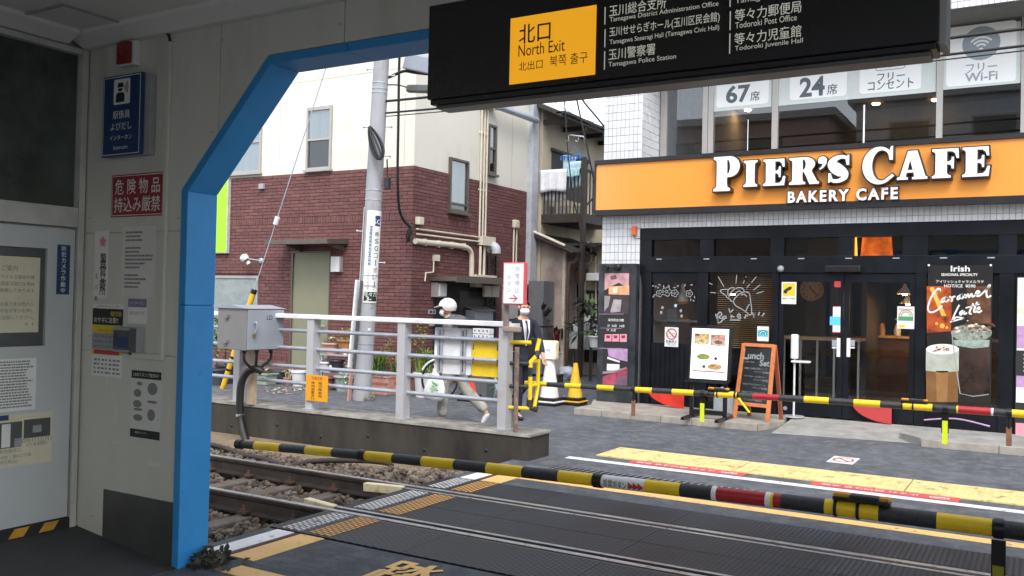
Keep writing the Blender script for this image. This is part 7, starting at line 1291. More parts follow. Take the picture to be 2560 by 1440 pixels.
def cloth(name, x0, x1, Y, zt, zb, mat, label, seed=1, n=22, amp=.02, cat='laundry', group='laundry on the balcony'):
    r3 = random.Random(seed); vs = []; fs = []; rows = 7; ph = [r3.uniform(0, 6) for _ in range(3)]
    for j in range(rows + 1):
        for i in range(n + 1): u = i / n; v = j / rows; vs.append(V((x0 + (x1 - x0) * u, Y - amp * v * (math.sin(u * 19 + ph[0]) + .6 * math.sin(u * 41 + ph[1])) - .012, zt + (zb - zt) * v + .015 * math.sin(u * 7 + ph[2]) * v)))
    for j in range(rows):
        for i in range(n): fs.append((j * (n + 1) + i, j * (n + 1) + i + 1, (j + 1) * (n + 1) + i + 1, (j + 1) * (n + 1) + i))
    o = B().add(vs, fs, True).build(name, mat, label=label, cat=cat, group=group); md = o.modifiers.new('thick', 'SOLIDIFY'); md.thickness = .008; return o
q = lambda x0, y0, x1, y1, Y: rY(x0, y0, x1, y1, Y)
a, c, z0, z1 = q(1352, 424, 1418, 479, YH - .04); cloth('towel', a, c, YH - .05, z1, z0, m['towelw'], 'large white towel folded over the balcony rail', 1)
a, c, z0, z1 = q(1353, 470, 1417, 503, YH + .09); cloth('towel', a, c, YH + .10, z1 + .4, z0, m['towelw'], 'rear half of the white towel hanging inside the balusters', 2)
a, c, z0, z1 = q(1420, 421, 1450, 442, YH - .04); cloth('towel', a, c, YH - .05, z1, z0, M('aqua_towel', (.42, .66, .72), .95, var=.2, scale=12), 'short aqua towel over the balcony rail beside the white one', 3)
a, c, z0, z1 = q(1424, 436, 1452, 470, YH + .09); cloth('towel', a, c, YH + .10, z1 + .3, z0, m['towelb'], 'pale blue towel hanging behind the balusters', 4)
a, c, z0, z1 = q(1408, 388, 1425, 425, YH + .3); cloth('shirt', a, c, YH + .3, z1, z0, m['towelb'], 'sky blue cloth pegged under the hanger frame', 5, 10)
a, c, z0, z1 = q(1424, 392, 1440, 428, YH + .32); cloth('shirt', a, c, YH + .33, z1, z0, M('lavender_cloth', (.48, .52, .80), .9, var=.15), 'lavender cloth pegged beside the sky blue one', 6, 10)
ct = B().add([V((xb1 + .03, YH + .5 + .12 * i, zrl - .0 - .9 * j)) + V((.02 * math.sin(i * 2.), 0, 0)) for j in range(2) for i in range(6)], [(i, i + 1, 7 + i, 6 + i) for i in range(5)]).build('shirt', m['blueshirt'], label='dark blue cloth over the right side of the balcony', cat='laundry', group='laundry on the balcony')
hg = thing('peg_hanger', 'blue plastic peg hanger hooked under the eaves', 'hanger', py(1430, 400, YH + .3)); z = py(1430, 390, YH + .3).z; a, c = py(1405, 392, YH + .3).x, py(1453, 392, YH + .3).x
for yy in (YH + .25, YH + .55): B().tube([(a, yy, z), (c, yy, z)], .012, 6).build('hanger_bar', m['bluepl'], hg)
for i in range(7): x = a + (c - a) * i / 6; B().tube([(x, YH + .25, z), (x, YH + .55, z)], .010, 5).build('hanger_rib', m['bluepl'], hg); B().box(x - .012, x + .012, YH + .24, YH + .26, z - .09, z).build('peg', m['bluepl'], hg)
B().tube([(a + .05, YH + .4, z), ((a + c) / 2, YH + .4, z + .3), (c - .05, YH + .4, z)], .008, 5).build('hanger_hook', m['bluepl'], hg)
lp = thing('laundry_pole', 'dark pole with pegs reaching out from the old house wall', 'laundry pole', py(1400, 378, YH + .4)); B().tube([py(1369, 373, YH + .45), py(1410, 381, YH + .45)], .03, 8).build('pole', m['potdark'], lp); B().tube([py(1425, 338, YH + .2), py(1460, 342, YH + .2), py(1466, 362, YH + .2)], .022, 8).build('bracket', m['galv'], lp)
for x_ in (1419, 1443): p = py(x_, 345, YH + .2); B().tube(smooth_path([p + V((.02, 0, .06)), p + V((.03, 0, -.04)), p + V((0, 0, -.09)), p + V((-.04, 0, -.05))], 4), .012, 6).build('hook', m['galv'], lp)
# things standing on the balcony floor
for i, (x_, mm, w_) in enumerate(((1367, 'greypl', .2), (1410, 'whitepl', .12), (1435, 'ypaper', .2))): p = py(x_, 525, YH + .4); t_ = B().lathe((p.x, YH + .4, zf1), [(w_ * .8, 0), (w_, .18), (w_ * 1.05, .2)], 12).build('tub', m[mm], label=['grey tub on the balcony floor', 'small white tub on the balcony floor', 'cream basket on the balcony floor'][i], cat='tub')
# lean-to shed
YSd = YH + .06; xs0, xs1 = XH - .5, py(1413, 700, YSd).x; zl, zrr = py(1336, 588, YSd).z, py(1413, 622, YSd).z
sd = thing('lean_to', 'mouldy brown lean-to with sloping dark roof and cream end post', 'shed', ((xs0 + xs1) / 2, YSd, 0)); B().prism([(xs0, 0), (xs1 - .07, 0), (xs1 - .07, zrr), (xs0, zl + .18)], (0, YSd, 0), XA, ZA, (0, 1.6, 0)).build('mouldy_wall', m['mold'], sd); B().box(xs1 - .069, xs1 + .0, YSd - .01, YSd + .06, 0, zrr + .02).build('end_post', M('peeling_cream', (.58, .52, .42), .8, var=.2, scale=8), sd)
sl_ = (zrr - zl) / (xs1 - py(1336, 588, YSd).x); xr1_ = py(1437, 640, YSd - .2).x
def zro(x): return zrr + sl_ * (x - xs1) + .05
B().prism([(xs0, zro(xs0)), (xr1_ + .1, zro(xr1_ + .1)), (xr1_ + .1, zro(xr1_ + .1) + .05), (xs0, zro(xs0) + .05)], (0, YSd - .28, 0), XA, ZA, (0, 1.9, 0)).build('shed_roof', m['roofd'], sd)
B().tube([(xs0, YSd - .30, zro(xs0) + .07), (xr1_ - .2, YSd - .30, zro(xr1_ - .2) + .05)], .035, 8).build('roof_pipe', m['pipe'], sd); B().tube([(xs0, YSd - .27, zro(xs0) - .03), (xr1_, YSd - .27, zro(xr1_) - .03)], .04, 8).build('verge_board', m['dwood'], sd)
xd = py(1421, 700, YSd - .1).x; B().tube(smooth_path([(xr1_ + .05, YSd - .15, zro(xr1_) - .02), (xr1_ - .0, YSd - .12, zro(xr1_) - .2), (xd + .1, YSd - .1, zro(xr1_) - .26), (xd, YSd - .1, zro(xr1_) - .40), (xd, YSd - .1, .9), (xd, YSd - .1, .3)], 4), .045, 10).build('drain_pipe', M('brown_drain', (.10, .06, .045), .5), sd)
YE = YSd + .75; XE2 = py(1512, 700, YE).x + .6
ew = thing('end_wall', 'cream end wall with small window and hung boxes closing the alley', 'wall', (xs1 + 1, YE, 0)); B().box(xs1 + .001, XE2, YE, YE + .2, 0, 3.4).build('wall_body', M('cream_end', (.52, .46, .34), .85, var=.15, scale=2), ew); B().box(xs1 - .2, XE2 + .3, YE - .5, YE + .9, 3.0, 3.06).build('wall_roof', m['roofd'], ew); 
a, c, z0, z1 = rY(1421, 716, 1453, 760, YE); B().box(a - .05, c + .05, YE - .05, YE - .001, z0 - .06, z1 + .05).build('window_frame', m['dwood'], ew); B().box(a, c, YE - .052, YE - .0505, z0, z1).build('window_pane', m['gdark'], ew); B().box((a + c) / 2 - .02, (a + c) / 2 + .02, YE - .07, YE - .0525, z0, z1).build('window_bar', m['alu'], ew)
a, c, z0, z1 = rY(1443, 672, 1466, 706, YE - .1); B().box(a, c, YE - .22, YE - .001, z0, z1).build('meter_box', m['brown'], ew, bevel=.02); B().tube(smooth_path([py(1466, 600, YE - .1), py(1477, 620, YE - .15), py(1478, 650, YE - .12), py(1468, 660, YE - .1)], 5), .018, 6).build('loose_cable', m['pipe'], ew); B().tube([py(1462, 690, YE - .1), py(1455, 770, YE - .1)], .06, 8).build('duct', m['pipe'], ew)
a, c, z0, z1 = rY(1472, 683, 1498, 702, YE - .2); B().box(a, c + .3, YE - .35, YE - .001, z0, z1).build('outdoor_unit', m['whitepl'], ew, bevel=.01)
a, c, z0, z1 = rY(1465, 726, 1500, 800, YE); B().box(a, c + .5, YE - .03, YE - .001, .3, z1).build('dark_door', m['dwood'], ew)
for i in range(6): x = a + .06 + i * .09; B().box(x, x + .05, YE - .045, YE - .031, z1 - .24, z1 - .08).build('door_slat', m['alu'], ew)
# utilities in the alley
def boxX(name, x0, y0, x1, y1, Y, d, mat, label, cat, bevel=.008, zb=None): a, c, z0, z1 = rY(x0, y0, x1, y1, Y); return B().box(a, c, Y, Y + d, z0 if zb is None else zb, z1).build(name, mat, label=label, cat=cat, bevel=bevel), a, c, z0, z1
XU = XB + .16
t_, a, c, z0, z1 = boxX('service_cabinet', 1236, 697, 1266, 905, 16.9, .5, M('pale_cabinet', (.44, .43, .42), .5, var=.06), 'tall pale grey service cabinet against the brick side wall', 'cabinet', zb=.05); B().box(c - .12, c - .08, 16.897, 16.9, z1 - .22, z1 - .17).build('cabinet_mark', m['blackp'], t_)
t_, a, c, z0, z1 = boxX('service_cabinet', 1318, 702, 1356, 1000, 17.75, .5, M('slate_cabinet', (.15, .155, .17), .5, var=.08), 'dark slate cabinet behind the man in the suit', 'cabinet', zb=.05); B().box(a - .01, c + .01, 17.745, 18.26, (z0 + z1) / 2 + .3, (z0 + z1) / 2 + .33).build('cabinet_joint', m['black'], t_)
t_, a, c, z0, z1 = boxX('boiler', 1422, 811, 1462, 873, YSd + .1, .35, M('boiler_white', (.60, .62, .64), .4), 'white wall boiler with ragged grey side in the alley', 'boiler', zb=None); B().box(c + .001, c + .24, YSd + .12, YSd + .4, z0, z1 + .02).build('boiler_side', m['greypl'], t_); B().box(a + .25, a + .5, YSd + .12, YSd + .3, z1 + .001, z1 + .22).build('flue_box', m['whitepl'], t_)
for x in (a + .05, c + .1): B().box(x, x + .04, YSd + .2, YSd + .24, 0, z0).build('boiler_leg', m['dark'], t_)
ld_ = thing('step_ladder', 'dark folded ladder leaning by the slate cabinet', 'ladder', py(1368, 900, 18.0))
for x0, x1 in ((1357, 1359), (1372, 1368)): p0, p1 = py(x0 + 4, 930, 17.9), py(x1 - 4, 752, 18.2); B().bar(V((p0.x, p0.y, .02)), p1, .05, .035).build('ladder_rail', m['potdark'], ld_)
for y_ in (800, 830, 860, 890): B().bar(py(1358, y_, 18.0), py(1374, y_ + 1, 18.0), .03, .03).build('ladder_rung', m['potdark'], ld_)
for i, ((xa, ya), (xb_, yb_)) in enumerate((((1356, 770), (1364, 757)), ((1363, 787), (1377, 770)))): B().bar(py(xa, ya, 17.8), py(xb_, yb_, 17.5), .07, .07).build('timber_offcut', m['dwood'], label=['short dark timber sticking out above the ladder', 'longer dark timber sticking out beside the ladder'][i], cat='timber')
bg_ = pz(1418, 950, 0); bb = B(); r3 = random.Random(3)
ico = bmesh.new(); bmesh.ops.create_icosphere(ico, subdivisions=3, radius=1); vv = [v.co.copy() for v in ico.verts]; ff = [[v.index for v in f.verts] for f in ico.faces]; ico.free()
from mathutils import noise
def lump(name, c_, s, mat, label, cat, amp=.35, sc=2.2, parent=None, seed=0.): 
    c_ = V(c_); return B().add([c_ + V((p.x * s[0], p.y * s[1], max(-.98, p.z) * s[2])) * (1 + amp * noise.noise(p * sc + V((seed, seed, seed)))) for p in vv], ff, True).build(name, mat, parent, label=label, cat=cat)
lump('rubbish_bag', (bg_.x, bg_.y, .14), (.2, .16, .15), M('bag_pale', (.50, .54, .62), .4), 'crumpled pale plastic bag on the alley floor', 'rubbish bag', .5, 3)
pp_ = thing('ribbed_sheet', 'grey ribbed folded sheet leaning at the alley corner', 'sheet', pz(1480, 950, 0)); p = pz(1478, 955, 0) + V((.25, .5, 0))
for i in range(7): a0, a1 = math.radians(95 + i * 11), math.radians(95 + (i + 1) * 11); B().add([p + V((.35, 0, .05)), p + V((.35 + .6 * math.cos(a0), .02 * (i % 2), .05 + .62 * math.sin(a0))), p + V((.35 + .6 * math.cos(a1), .03, .05 + .62 * math.sin(a1)))], [(0, 1, 2)]).build('sheet_fold', M('sheet_grey', (.24, .24, .25), .6) if i == 0 else bpy.data.materials['sheet_grey'], pp_); B().tube([p + V((.35, -.01, .05)), p + V((.35 + .6 * math.cos(a0), -.01, .05 + .62 * math.sin(a0)))], .012, 5).build('sheet_rib', m['galv'], pp_)
for i, (x_, y_, w_, h__, mm, lb) in enumerate(((1436, 930, .3, .26, 'potdark', 'dark crate under the white boiler'), (1452, 925, .26, .40, 'greypl', 'grey bin beside the dark crate in the alley'), (1382, 965, .22, .2, 'dwood', 'low dark box before the dusty alley pot'), (1345, 930, .3, .5, 'dark', 'dark tool chest beside the slate cabinet'))):
    q = pz(x_, y_); t_ = B().prism([(-w_ / 2 * .9, 0), (w_ / 2 * .9, 0), (w_ / 2, h__), (-w_ / 2, h__)], (q.x, q.y, 0), XA, ZA, (0, .25, 0)).build('storage_box', m[mm], label=lb, cat='box', bevel=.01); B().box(q.x - w_ / 2 - .01, q.x + w_ / 2 + .01, q.y - .01, q.y + .26, h__ + .001, h__ + .03).build('lid', m[mm], t_, bevel=.008)
for i, (xa, xb_, y0, y1) in enumerate(((1432, 1432, 640, 812), (1440, 1440, 700, 812), (1490, 1490, 640, 800))): B().tube([py(xa, y0, YE - .06), py(xb_, y1, YE - .06)], .022, 6).build('wall_pipe', m[('brown', 'greypl', 'pipe')[i]], ew)
# ------------------------------------------------------------------ overhead wires
for i, (y_, r_) in enumerate(((86, .020), (128, .016), (140, .008))):
    e = py(2450, y_, 11.6); d_ = V((e.x + 9, 0, 0)); z = e.z
    B().tube([(pb.x + .35, 11.6, z + .04), (-6, 11.6, z - .02), (-2, 11.6, z - .01), (4, 11.6, z + .05), (14, 11.6, z + .2)], r_, 6).build('overhead_wire', m['cable'], label=['thick upper overhead wire crossing the cafe windows', 'middle overhead wire crossing the cafe windows', 'thin lowest overhead wire crossing the cafe windows'][i], cat='wire', group='overhead wires along the street')
for i, (P, r_, lb) in enumerate((([(1432, 200), (1440, 240), (1455, 310), (1470, 380), (1485, 450), (1500, 520), (1515, 590)], .018, 'thick black cable sweeping down past the balcony to the cafe'), ([(1409, 215), (1413, 280), (1418, 360), (1425, 430), (1435, 500), (1450, 570), (1456, 605)], .013, 'thinner black cable hanging in front of the laundry'), ([(1440, 220), (1460, 255), (1485, 285), (1512, 318)], .022, 'short black cable running to the cafe corner in the sky'), ([(1352, 225), (1400, 265), (1450, 295), (1515, 335)], .008, 'thin wire crossing the sky gap above the old roof'))): B().tube(smooth_path([py(x, y, 16.2) for x, y in P], 4), r_, 6).build('hanging_cable', m['cable'], label=lb, cat='cable')
pl_ = thing('cable_bundle', 'tangle of cables on the lean-to roof corner', 'cable bundle', py(1465, 612, 17.6)); r3 = random.Random(2)
for i in range(7): B().tube(smooth_path([py(1455 + r3.uniform(0, 40), 605 + r3.uniform(0, 14), 17.6) for _ in range(4)], 5), .014, 5).build('cable_loop', m['cable'], pl_)
# ------------------------------------------------------------------ plants and pots in front of the brick house
def leaf(bb, p, d, L, w_, droop=.3):
    d = V(d).normalized(); s = d.cross(ZA); s = s.normalized() if s.length > .05 else XA; a = p + d * L * .5 + V((0, 0, -droop * L * .1)); e = p + d * L + V((0, 0, -droop * L * .45))
    bb.add([p, a + s * w_ / 2, e, a - s * w_ / 2], [(0, 1, 2, 3)])
def bush(name, c, r, h, n, mats, parent, L=(.05, .09), w_=.04, seed=1, up=.2):
    r3 = random.Random(seed); bb = B()
    for i in range(n):
        bb.m = r3.randrange(len(mats)); a_ = r3.uniform(0, 6.28); rr = r * math.sqrt(r3.random()); hh = h * r3.random() ** .8; k_ = 1 - .45 * hh / max(h, .01)
        p = V(c) + V((math.cos(a_) * rr * k_, math.sin(a_) * rr * k_, hh)); leaf(bb, p, (math.cos(a_) + r3.gauss(0, .5), math.sin(a_) + r3.gauss(0, .5), r3.gauss(up, .5)), r3.uniform(*L), w_ * r3.uniform(.7, 1.2))
    o = bb.build(name, mats, parent); o['kind'] = 'stuff'; return o
def grass(name, c, n, L, mats, parent, seed=1, w_=.018, spread=.05, lean=.6):
    r3 = random.Random(seed); bb = B()
    for i in range(n):
        bb.m = r3.randrange(len(mats)); a_ = r3.uniform(0, 6.28); p = V(c) + V((r3.gauss(0, spread), r3.gauss(0, spread), 0)); l_ = r3.uniform(.6, 1.1) * L; o_ = V((math.cos(a_), math.sin(a_), 0)) * lean * r3.uniform(.3, 1); s = V((-math.sin(a_), math.cos(a_), 0)) * w_ / 2; q1 = p + (o_ * .4 + ZA * .75) * l_; q2 = p + (o_ * 1.1 + ZA * (1 - .45 * o_.length)) * l_; bb.add([p - s, p + s, q1 + s, q1 - s, q2], [(0, 1, 2, 3), (3, 2, 4)])
    o = bb.build(name, mats, parent); o['kind'] = 'stuff'; return o
def pot(x_, y_, rt, rb, h, mat, label, z=0., name='flower_pot', rim=.02, square=False, soil=True, Y=None):
    q = pz(x_, y_, z) if Y is None else py(x_, y_, Y)
    if Y is not None: z = q.z
    t_ = thing(name, label, 'flower pot', (q.x, q.y, z))
    if square:
        w2, d2 = square; B().prism([(-w2 * .92, 0), (w2 * .92, 0), (w2, h), (-w2, h)], (q.x, q.y - d2, z), XA, ZA, (0, 2 * d2, 0)).build('pot_body', mat, t_, bevel=.012); B().box(q.x - w2 - rim, q.x + w2 + rim, q.y - d2 - rim, q.y + d2 + rim, z + h - .03, z + h + .006).build('pot_rim', mat, t_, bevel=.006); B().box(q.x - w2 + .01, q.x + w2 - .01, q.y - d2 + .01, q.y + d2 - .01, z + h + .0065, z + h + .012).build('soil', m['soil'], t_)
    else:
        B().lathe((q.x, q.y, z), [(rb, 0), (rt, h)], 18).build('pot_body', mat, t_); B().lathe((q.x, q.y, z + h - .045), [(rt + .004, 0), (rt + rim, .01), (rt + rim, .045), (rt - .012, .046), (rt - .015, .03)], 18, cap=False).build('pot_rim', mat, t_)
        if soil: B().lathe((q.x, q.y, z + h - .025), [(rt - .016, 0), (rt - .02, .005)], 14).build('soil', m['soil'], t_)
    return t_, V((q.x, q.y, z + h - .02))
G1, G2 = [m['leaf'], m['leafl']], [m['leafd'], m['leaf']]
t_, c = pot(541, 962, .17, .14, .30, m['potdark'], 'dark pot with lime shrub beside the blue pillar'); bush('shrub_leaves', c + V((-.1, 0, .25)), .38, .75, 420, [m['leafl'], m['leaf']], t_, (.06, .11), .05, 1); B().tube([c, c + V((0, 0, .5))], .012, 6).build('stem', m['dwood'], t_)
t_, c = pot(562, 958, .19, .15, .36, m['potdark'], 'second dark pot with lime shrub behind the guy wire'); bush('shrub_leaves', c + V((.05, 0, .30)), .34, .6, 320, [m['leafl'], m['leafl'], m['leaf']], t_, (.06, .11), .05, 2); B().tube([c, c + V((0, 0, .5))], .012, 6).build('stem', m['dwood'], t_)
t_, c = pot(648, 960, .0, .0, .22, m['potgreen'], 'long sage green planter of pale leafy plants', square=(.34, .14)); bush('planter_leaves', c + V((-.12, 0, 0)), .28, .20, 260, [m['leafl'], m['petalw'], m['leaf']], t_, (.05, .09), .05, 3)
t_, c = pot(698, 958, .19, .16, .26, m['potdark'], 'wide dark grey pot right of the sage planter')
t_, c = pot(722, 962, .09, .07, .14, m['terra'], 'small terracotta pot with trailing grassy plant'); grass('grass_blades', c, 40, .22, [m['leaf'], m['ypaper']], t_, 2, .016, .03, 1.0)
t_, c = pot(747, 965, .145, .11, .29, m['potwhite'], 'white plastic bucket pot left of the amber railing sign', soil=False, rim=.012)
t_, c = pot(716, 918, .27, .17, .27, m['terra'], 'big terracotta bowl beside the olive door', z=.12); 
t_, c = pot(762, 915, .20, .16, .2, m['potdark'], 'dark tub at the foot of the olive door', z=.12)
tl = thing('single_tulip', 'single pale yellow tulip in front of the brick plinth', 'flower', pz(676, 940)); q = pz(676, 958); B().tube([q, q + V((.0, 0, .62))], .008, 5).build('stem', m['leaf'], tl); B().lathe(q + V((0, 0, .62)), [(.01, 0), (.045, .03), (.05, .08), (.03, .13)], 10).build('bloom', M('tulip', (.78, .70, .32), .6), tl)
# shelf of pots beside the pole
sh_ = thing('plant_shelf', 'low weathered shelf holding pots beside the utility pole', 'shelf', pz(850, 975)); q = pz(842, 975)
for z in (.30, .62): B().box(q.x - .42, q.x + .42, q.y - .02, q.y + .28, z, z + .025).build('shelf_board', m['galv'], sh_)
for dx in (-.4, .38): B().box(q.x + dx, q.x + dx + .03, q.y + .0, q.y + .03, 0, .62).build('shelf_leg', m['galv'], sh_)
def pot_at(x, y, z, rt, rb, h, mat, label): t_ = thing('flower_pot', label, 'flower pot', (x, y, z)); B().lathe((x, y, z), [(rb, 0), (rt, h)], 16).build('pot_body', mat, t_); B().lathe((x, y, z + h - .04), [(rt + .003, 0), (rt + .015, .01), (rt + .015, .04), (rt - .012, .041)], 16, cap=False).build('pot_rim', mat, t_); B().lathe((x, y, z + h - .03), [(rt - .013, 0), (rt - .02, .006)], 12).build('soil', m['soil'], t_); return t_, V((x, y, z + h - .02))
t_, c = pot_at(q.x - .24, q.y + .1, .645, .17, .12, .2, m['terra2'], 'pale terracotta pot of white flowers on the shelf'); bush('flower_leaves', c, .15, .14, 150, [m['leafd'], m['leaf'], m['petalw'], m['leafy']], t_, (.03, .06), .03, 5)
t_, c = pot_at(q.x + .08, q.y + .14, .645, .17, .12, .27, M('rust_pot', (.40, .18, .07), .8, var=.2), 'tall rust coloured pot of yellow foliage on the shelf'); bush('yellow_foliage', c, .2, .2, 200, [m['leafy'], m['leafl']], t_, (.05, .1), .025, 6, .5)
t_, c = pot_at(q.x - .05, q.y + .03, .325, .14, .12, .22, M('black_pot', (.02, .022, .03), .4), 'black square-marked pot on the lower shelf'); B().lathe((c.x - .02, c.y - .135, c.z - .1), [(.03, 0), (.03, .004)], 12, axis=(0, -1, 0)).build('pot_label', m['whitep'], t_)
t_, c = pot_at(q.x + .14, q.y + .05, .645, .05, .035, .11, m['potwhite'], 'tiny white cup pot on the shelf edge')
t_, c = pot_at(q.x - .32, q.y + .06, .325, .13, .10, .17, m['potwhite'], 'white pot at the left of the lower shelf'); bush('flower_leaves', c, .1, .08, 60, G2, t_, (.03, .06), .03, 8)
t_, c = pot_at(q.x + .28, q.y + .06, .325, .10, .08, .14, m['potgreen'], 'small green pot at the right of the lower shelf'); bush('white_flowers', c, .16, .26, 130, [m['petalw'], m['leafd']], t_, (.03, .05), .03, 9)
t_, c = pot(860, 978, .17, .13, .28, m['potgreen'], 'sage pot with white trailing flowers by the marker post'); bush('white_flowers', c + V((.1, -.05, -.12)), .2, .2, 160, [m['petalw'], m['petalw'], m['leaf']], t_, (.03, .05), .035, 10)
t_, c = pot(820, 975, .12, .10, .24, M('maroon_pot', (.16, .06, .06), .7), 'narrow maroon pot behind the amber railing sign')
for i, (x_, lb) in enumerate(((952, 'left pink terracotta trough right of the utility pole'), (996, 'right pink terracotta trough next to the railing post'))):
    t_, c = pot(x_, 985, 0, 0, .33, m['terra2'], lb, square=(.27, .15), rim=.012); B().box(c.x - .275, c.x + .275, c.y - .165, c.y - .1575, c.z - .12, c.z - .09).build('moulded_band', m['terra'], t_)
    grass('spiky_blades', c + V((-.1 if i == 0 else .05, 0, 0)), 60, .55 if i == 0 else .4, [m['leaf'], m['leafl'], m['leafl']], t_, 20 + i, .03, .08, .75); bush('low_leaves', c, .22, .22, 150, G2, t_, (.05, .09), .03, 30 + i)
    r3 = random.Random(40 + i); st_ = c + V((.12, 0, 0)); B().tube([st_, st_ + V((.03, 0, .75 if i == 1 else .5))], .006, 5).build('flower_stem', m['leaf'], t_); bush('yellow_blooms', st_ + V((.03, 0, .45 if i == 1 else .3)), .1, .36, 70, [m['leafy'], m['leafl']], t_, (.03, .06), .035, 50 + i)
t_, c = pot(1061, 992, .19, .15, .42, m['potwhite'], 'tall white pot with grassy plant behind the railing post'); grass('grass_blades', c, 110, .5, G1 + [m['leafl']], t_, 5, .02, .06, .8); bush('yellow_blooms', c + V((-.12, 0, .45)), .14, .4, 90, [m['leafy'], m['leafl']], t_, (.03, .07), .04, 12); B().tube([c, c + V((-.12, 0, .8))], .006, 5).build('flower_stem', m['leaf'], t_)
wd_ = pz(925, 1003); bush('weeds', wd_, .12, .10, 40, [m['leafy'], m['leafl']], None, (.04, .08), .02, 13); o = C.objects[-1] if False else None
for o in C.objects:
    if o.name == 'weeds': tag(o, 'small yellow weeds at the foot of the utility pole', 'weeds', None, 'stuff')
bb = B(); r3 = random.Random(17)
for i in range(90): q = pz(r3.uniform(660, 800), r3.uniform(968, 985), .004); a_ = r3.uniform(0, 6); L_ = r3.uniform(.02, .045); bb.m = i % 2; bb.add([q + V((L_ * math.cos(a_), L_ * math.sin(a_), .004)), q + V((-L_ * .5 * math.sin(a_), L_ * .5 * math.cos(a_), .015)), q - V((L_ * math.cos(a_), L_ * math.sin(a_), 0)), q + V((L_ * .5 * math.sin(a_), -L_ * .5 * math.cos(a_), .008))], [(0, 1, 2, 3)])
bb.build('fallen_leaves', [m['terra2'], m['ypaper']], label='scattered dry fallen leaves on the road below the railing', cat='fallen leaves', kind='stuff')
# plants further back
t_, c = pot(1394, 938, .17, .13, .55, M('dusty_pot', (.42, .38, .36), .7, var=.15), 'dusty tall pot with red leaved plant in the alley'); grass('red_blades', c, 70, .75, [m['leafr'], m['leafr'], m['leafd']], t_, 7, .05, .06, .8)
t_, c = pot(1488, 868, .14, .11, .24, m['potwhite'], 'white pot on the alley wall near the cafe pier', Y=17.2); bush('leaves', c, .2, .15, 80, [m['leaf'], m['petalw']], t_, (.04, .08), .04, 15)
fp = thing('palm_shrub', 'dark broad leaved shrub beside the cafe pier', 'shrub', pz(1480, 935)); q = py(1478, 800, 17.6); bush('palm_leaves', V((q.x, q.y, q.z - .35)), .45, .8, 90, [m['leafd'], m['leafd'], m['leaf']], fp, (.25, .45), .12, 16); B().tube([V((q.x, q.y, 0)), q], .03, 6).build('trunk', m['dwood'], fp)
# bicycle half hidden behind the white sign board
bk = thing('bicycle', 'black bicycle with white mudguard half hidden behind the sign board', 'bicycle', pz(1100, 1000)); q = pz(1098, 998); dirb = V((1, .25, 0)).normalized()
for i, dx in enumerate((0, 1.05)):
    c_ = q + dirb * dx + V((0, 0, .33)); ring = [c_ + dirb * .32 * math.cos(t * math.pi / 14) + ZA * .32 * math.sin(t * math.pi / 14) for t in range(29)]; wh = B().tube(ring, .018, 6, cap=False).build('tyre', m['black'], bk)
    for t in range(10): B().tube([c_, c_ + dirb * .31 * math.cos(t * .628) + ZA * .31 * math.sin(t * .628)], .003, 4).build('spoke', m['galv'], wh)
    B().tube([c_ + dirb * .35 * math.cos(t * .2 + .5 + i) + ZA * .35 * math.sin(t * .2 + .5 + i) for t in range(12)], .02, 6).build('mudguard', m['whitepl'] if i == 0 else m['black'], bk)
hub0, hub1 = q + V((0, 0, .33)), q + dirb * 1.05 + V((0, 0, .33)); seat, head, bbk = q + dirb * .28 + V((0, 0, .85)), q + dirb * .85 + V((0, 0, .85)), q + dirb * .45 + V((0, 0, .30))
for p0, p1 in ((hub0, bbk), (bbk, seat), (seat, head), (bbk, head), (head, hub1), (hub0, seat)): B().tube([p0, p1], .016, 8).build('frame_tube', m['black'], bk)
B().box(seat.x - .12, seat.x + .12, seat.y - .07, seat.y + .07, seat.z + .02, seat.z + .09).build('saddle', m['black'], bk, bevel=.03); B().tube([head + V((0, -.25, .18)), head + V((.05, 0, .2)), head + V((0, .25, .18))], .014, 6).build('handlebar', m['galv'], bk)
# lattice block stack and small clutter seen past the sign boards
lt = thing('lattice_stack', 'stack of white openwork blocks behind the yellow sign board', 'block stack', py(1203, 850, 12.7)); a, c, z0, z1 = rY(1182, 820, 1223, 848, 12.7)
for r_ in range(2):
    for i in range(4): x = a + (c - a) * i / 4; w4 = (c - a) / 4; z = z0 + (z1 - z0) * r_ / 2; h4 = (z1 - z0) / 2; B().box(x, x + w4 * .92, 12.7, 12.85, z, z + .02).box(x, x + w4 * .92, 12.7, 12.85, z + h4 - .03, z + h4 - .01).box(x, x + .022, 12.7, 12.85, z + .02, z + h4 - .03).box(x + w4 * .92 - .022, x + w4 * .92, 12.7, 12.85, z + .02, z + h4 - .03).build('openwork_block', m['potwhite'], lt)
B().box(a, c, 12.65, 12.9, 0, z0 - .001).build('stack_base', m['dark'], lt)
for i, (x_, y_, w4, h4, mm, lb) in enumerate(((1220, 978, .13, .35, 'whitepl', 'white drum below the yellow sign board'), (1252, 982, .12, .2, 'towelb', 'pale blue basin beside the end railing post'), (1238, 980, .09, .3, 'leafl', 'pale green bottle crate below the yellow board'))): q = pz(x_, y_ - 8); B().lathe(q, [(w4 * .85, 0), (w4, h4), (w4 * .9, h4 + .01)], 14).build('tub', m[mm], label=lb, cat='tub')
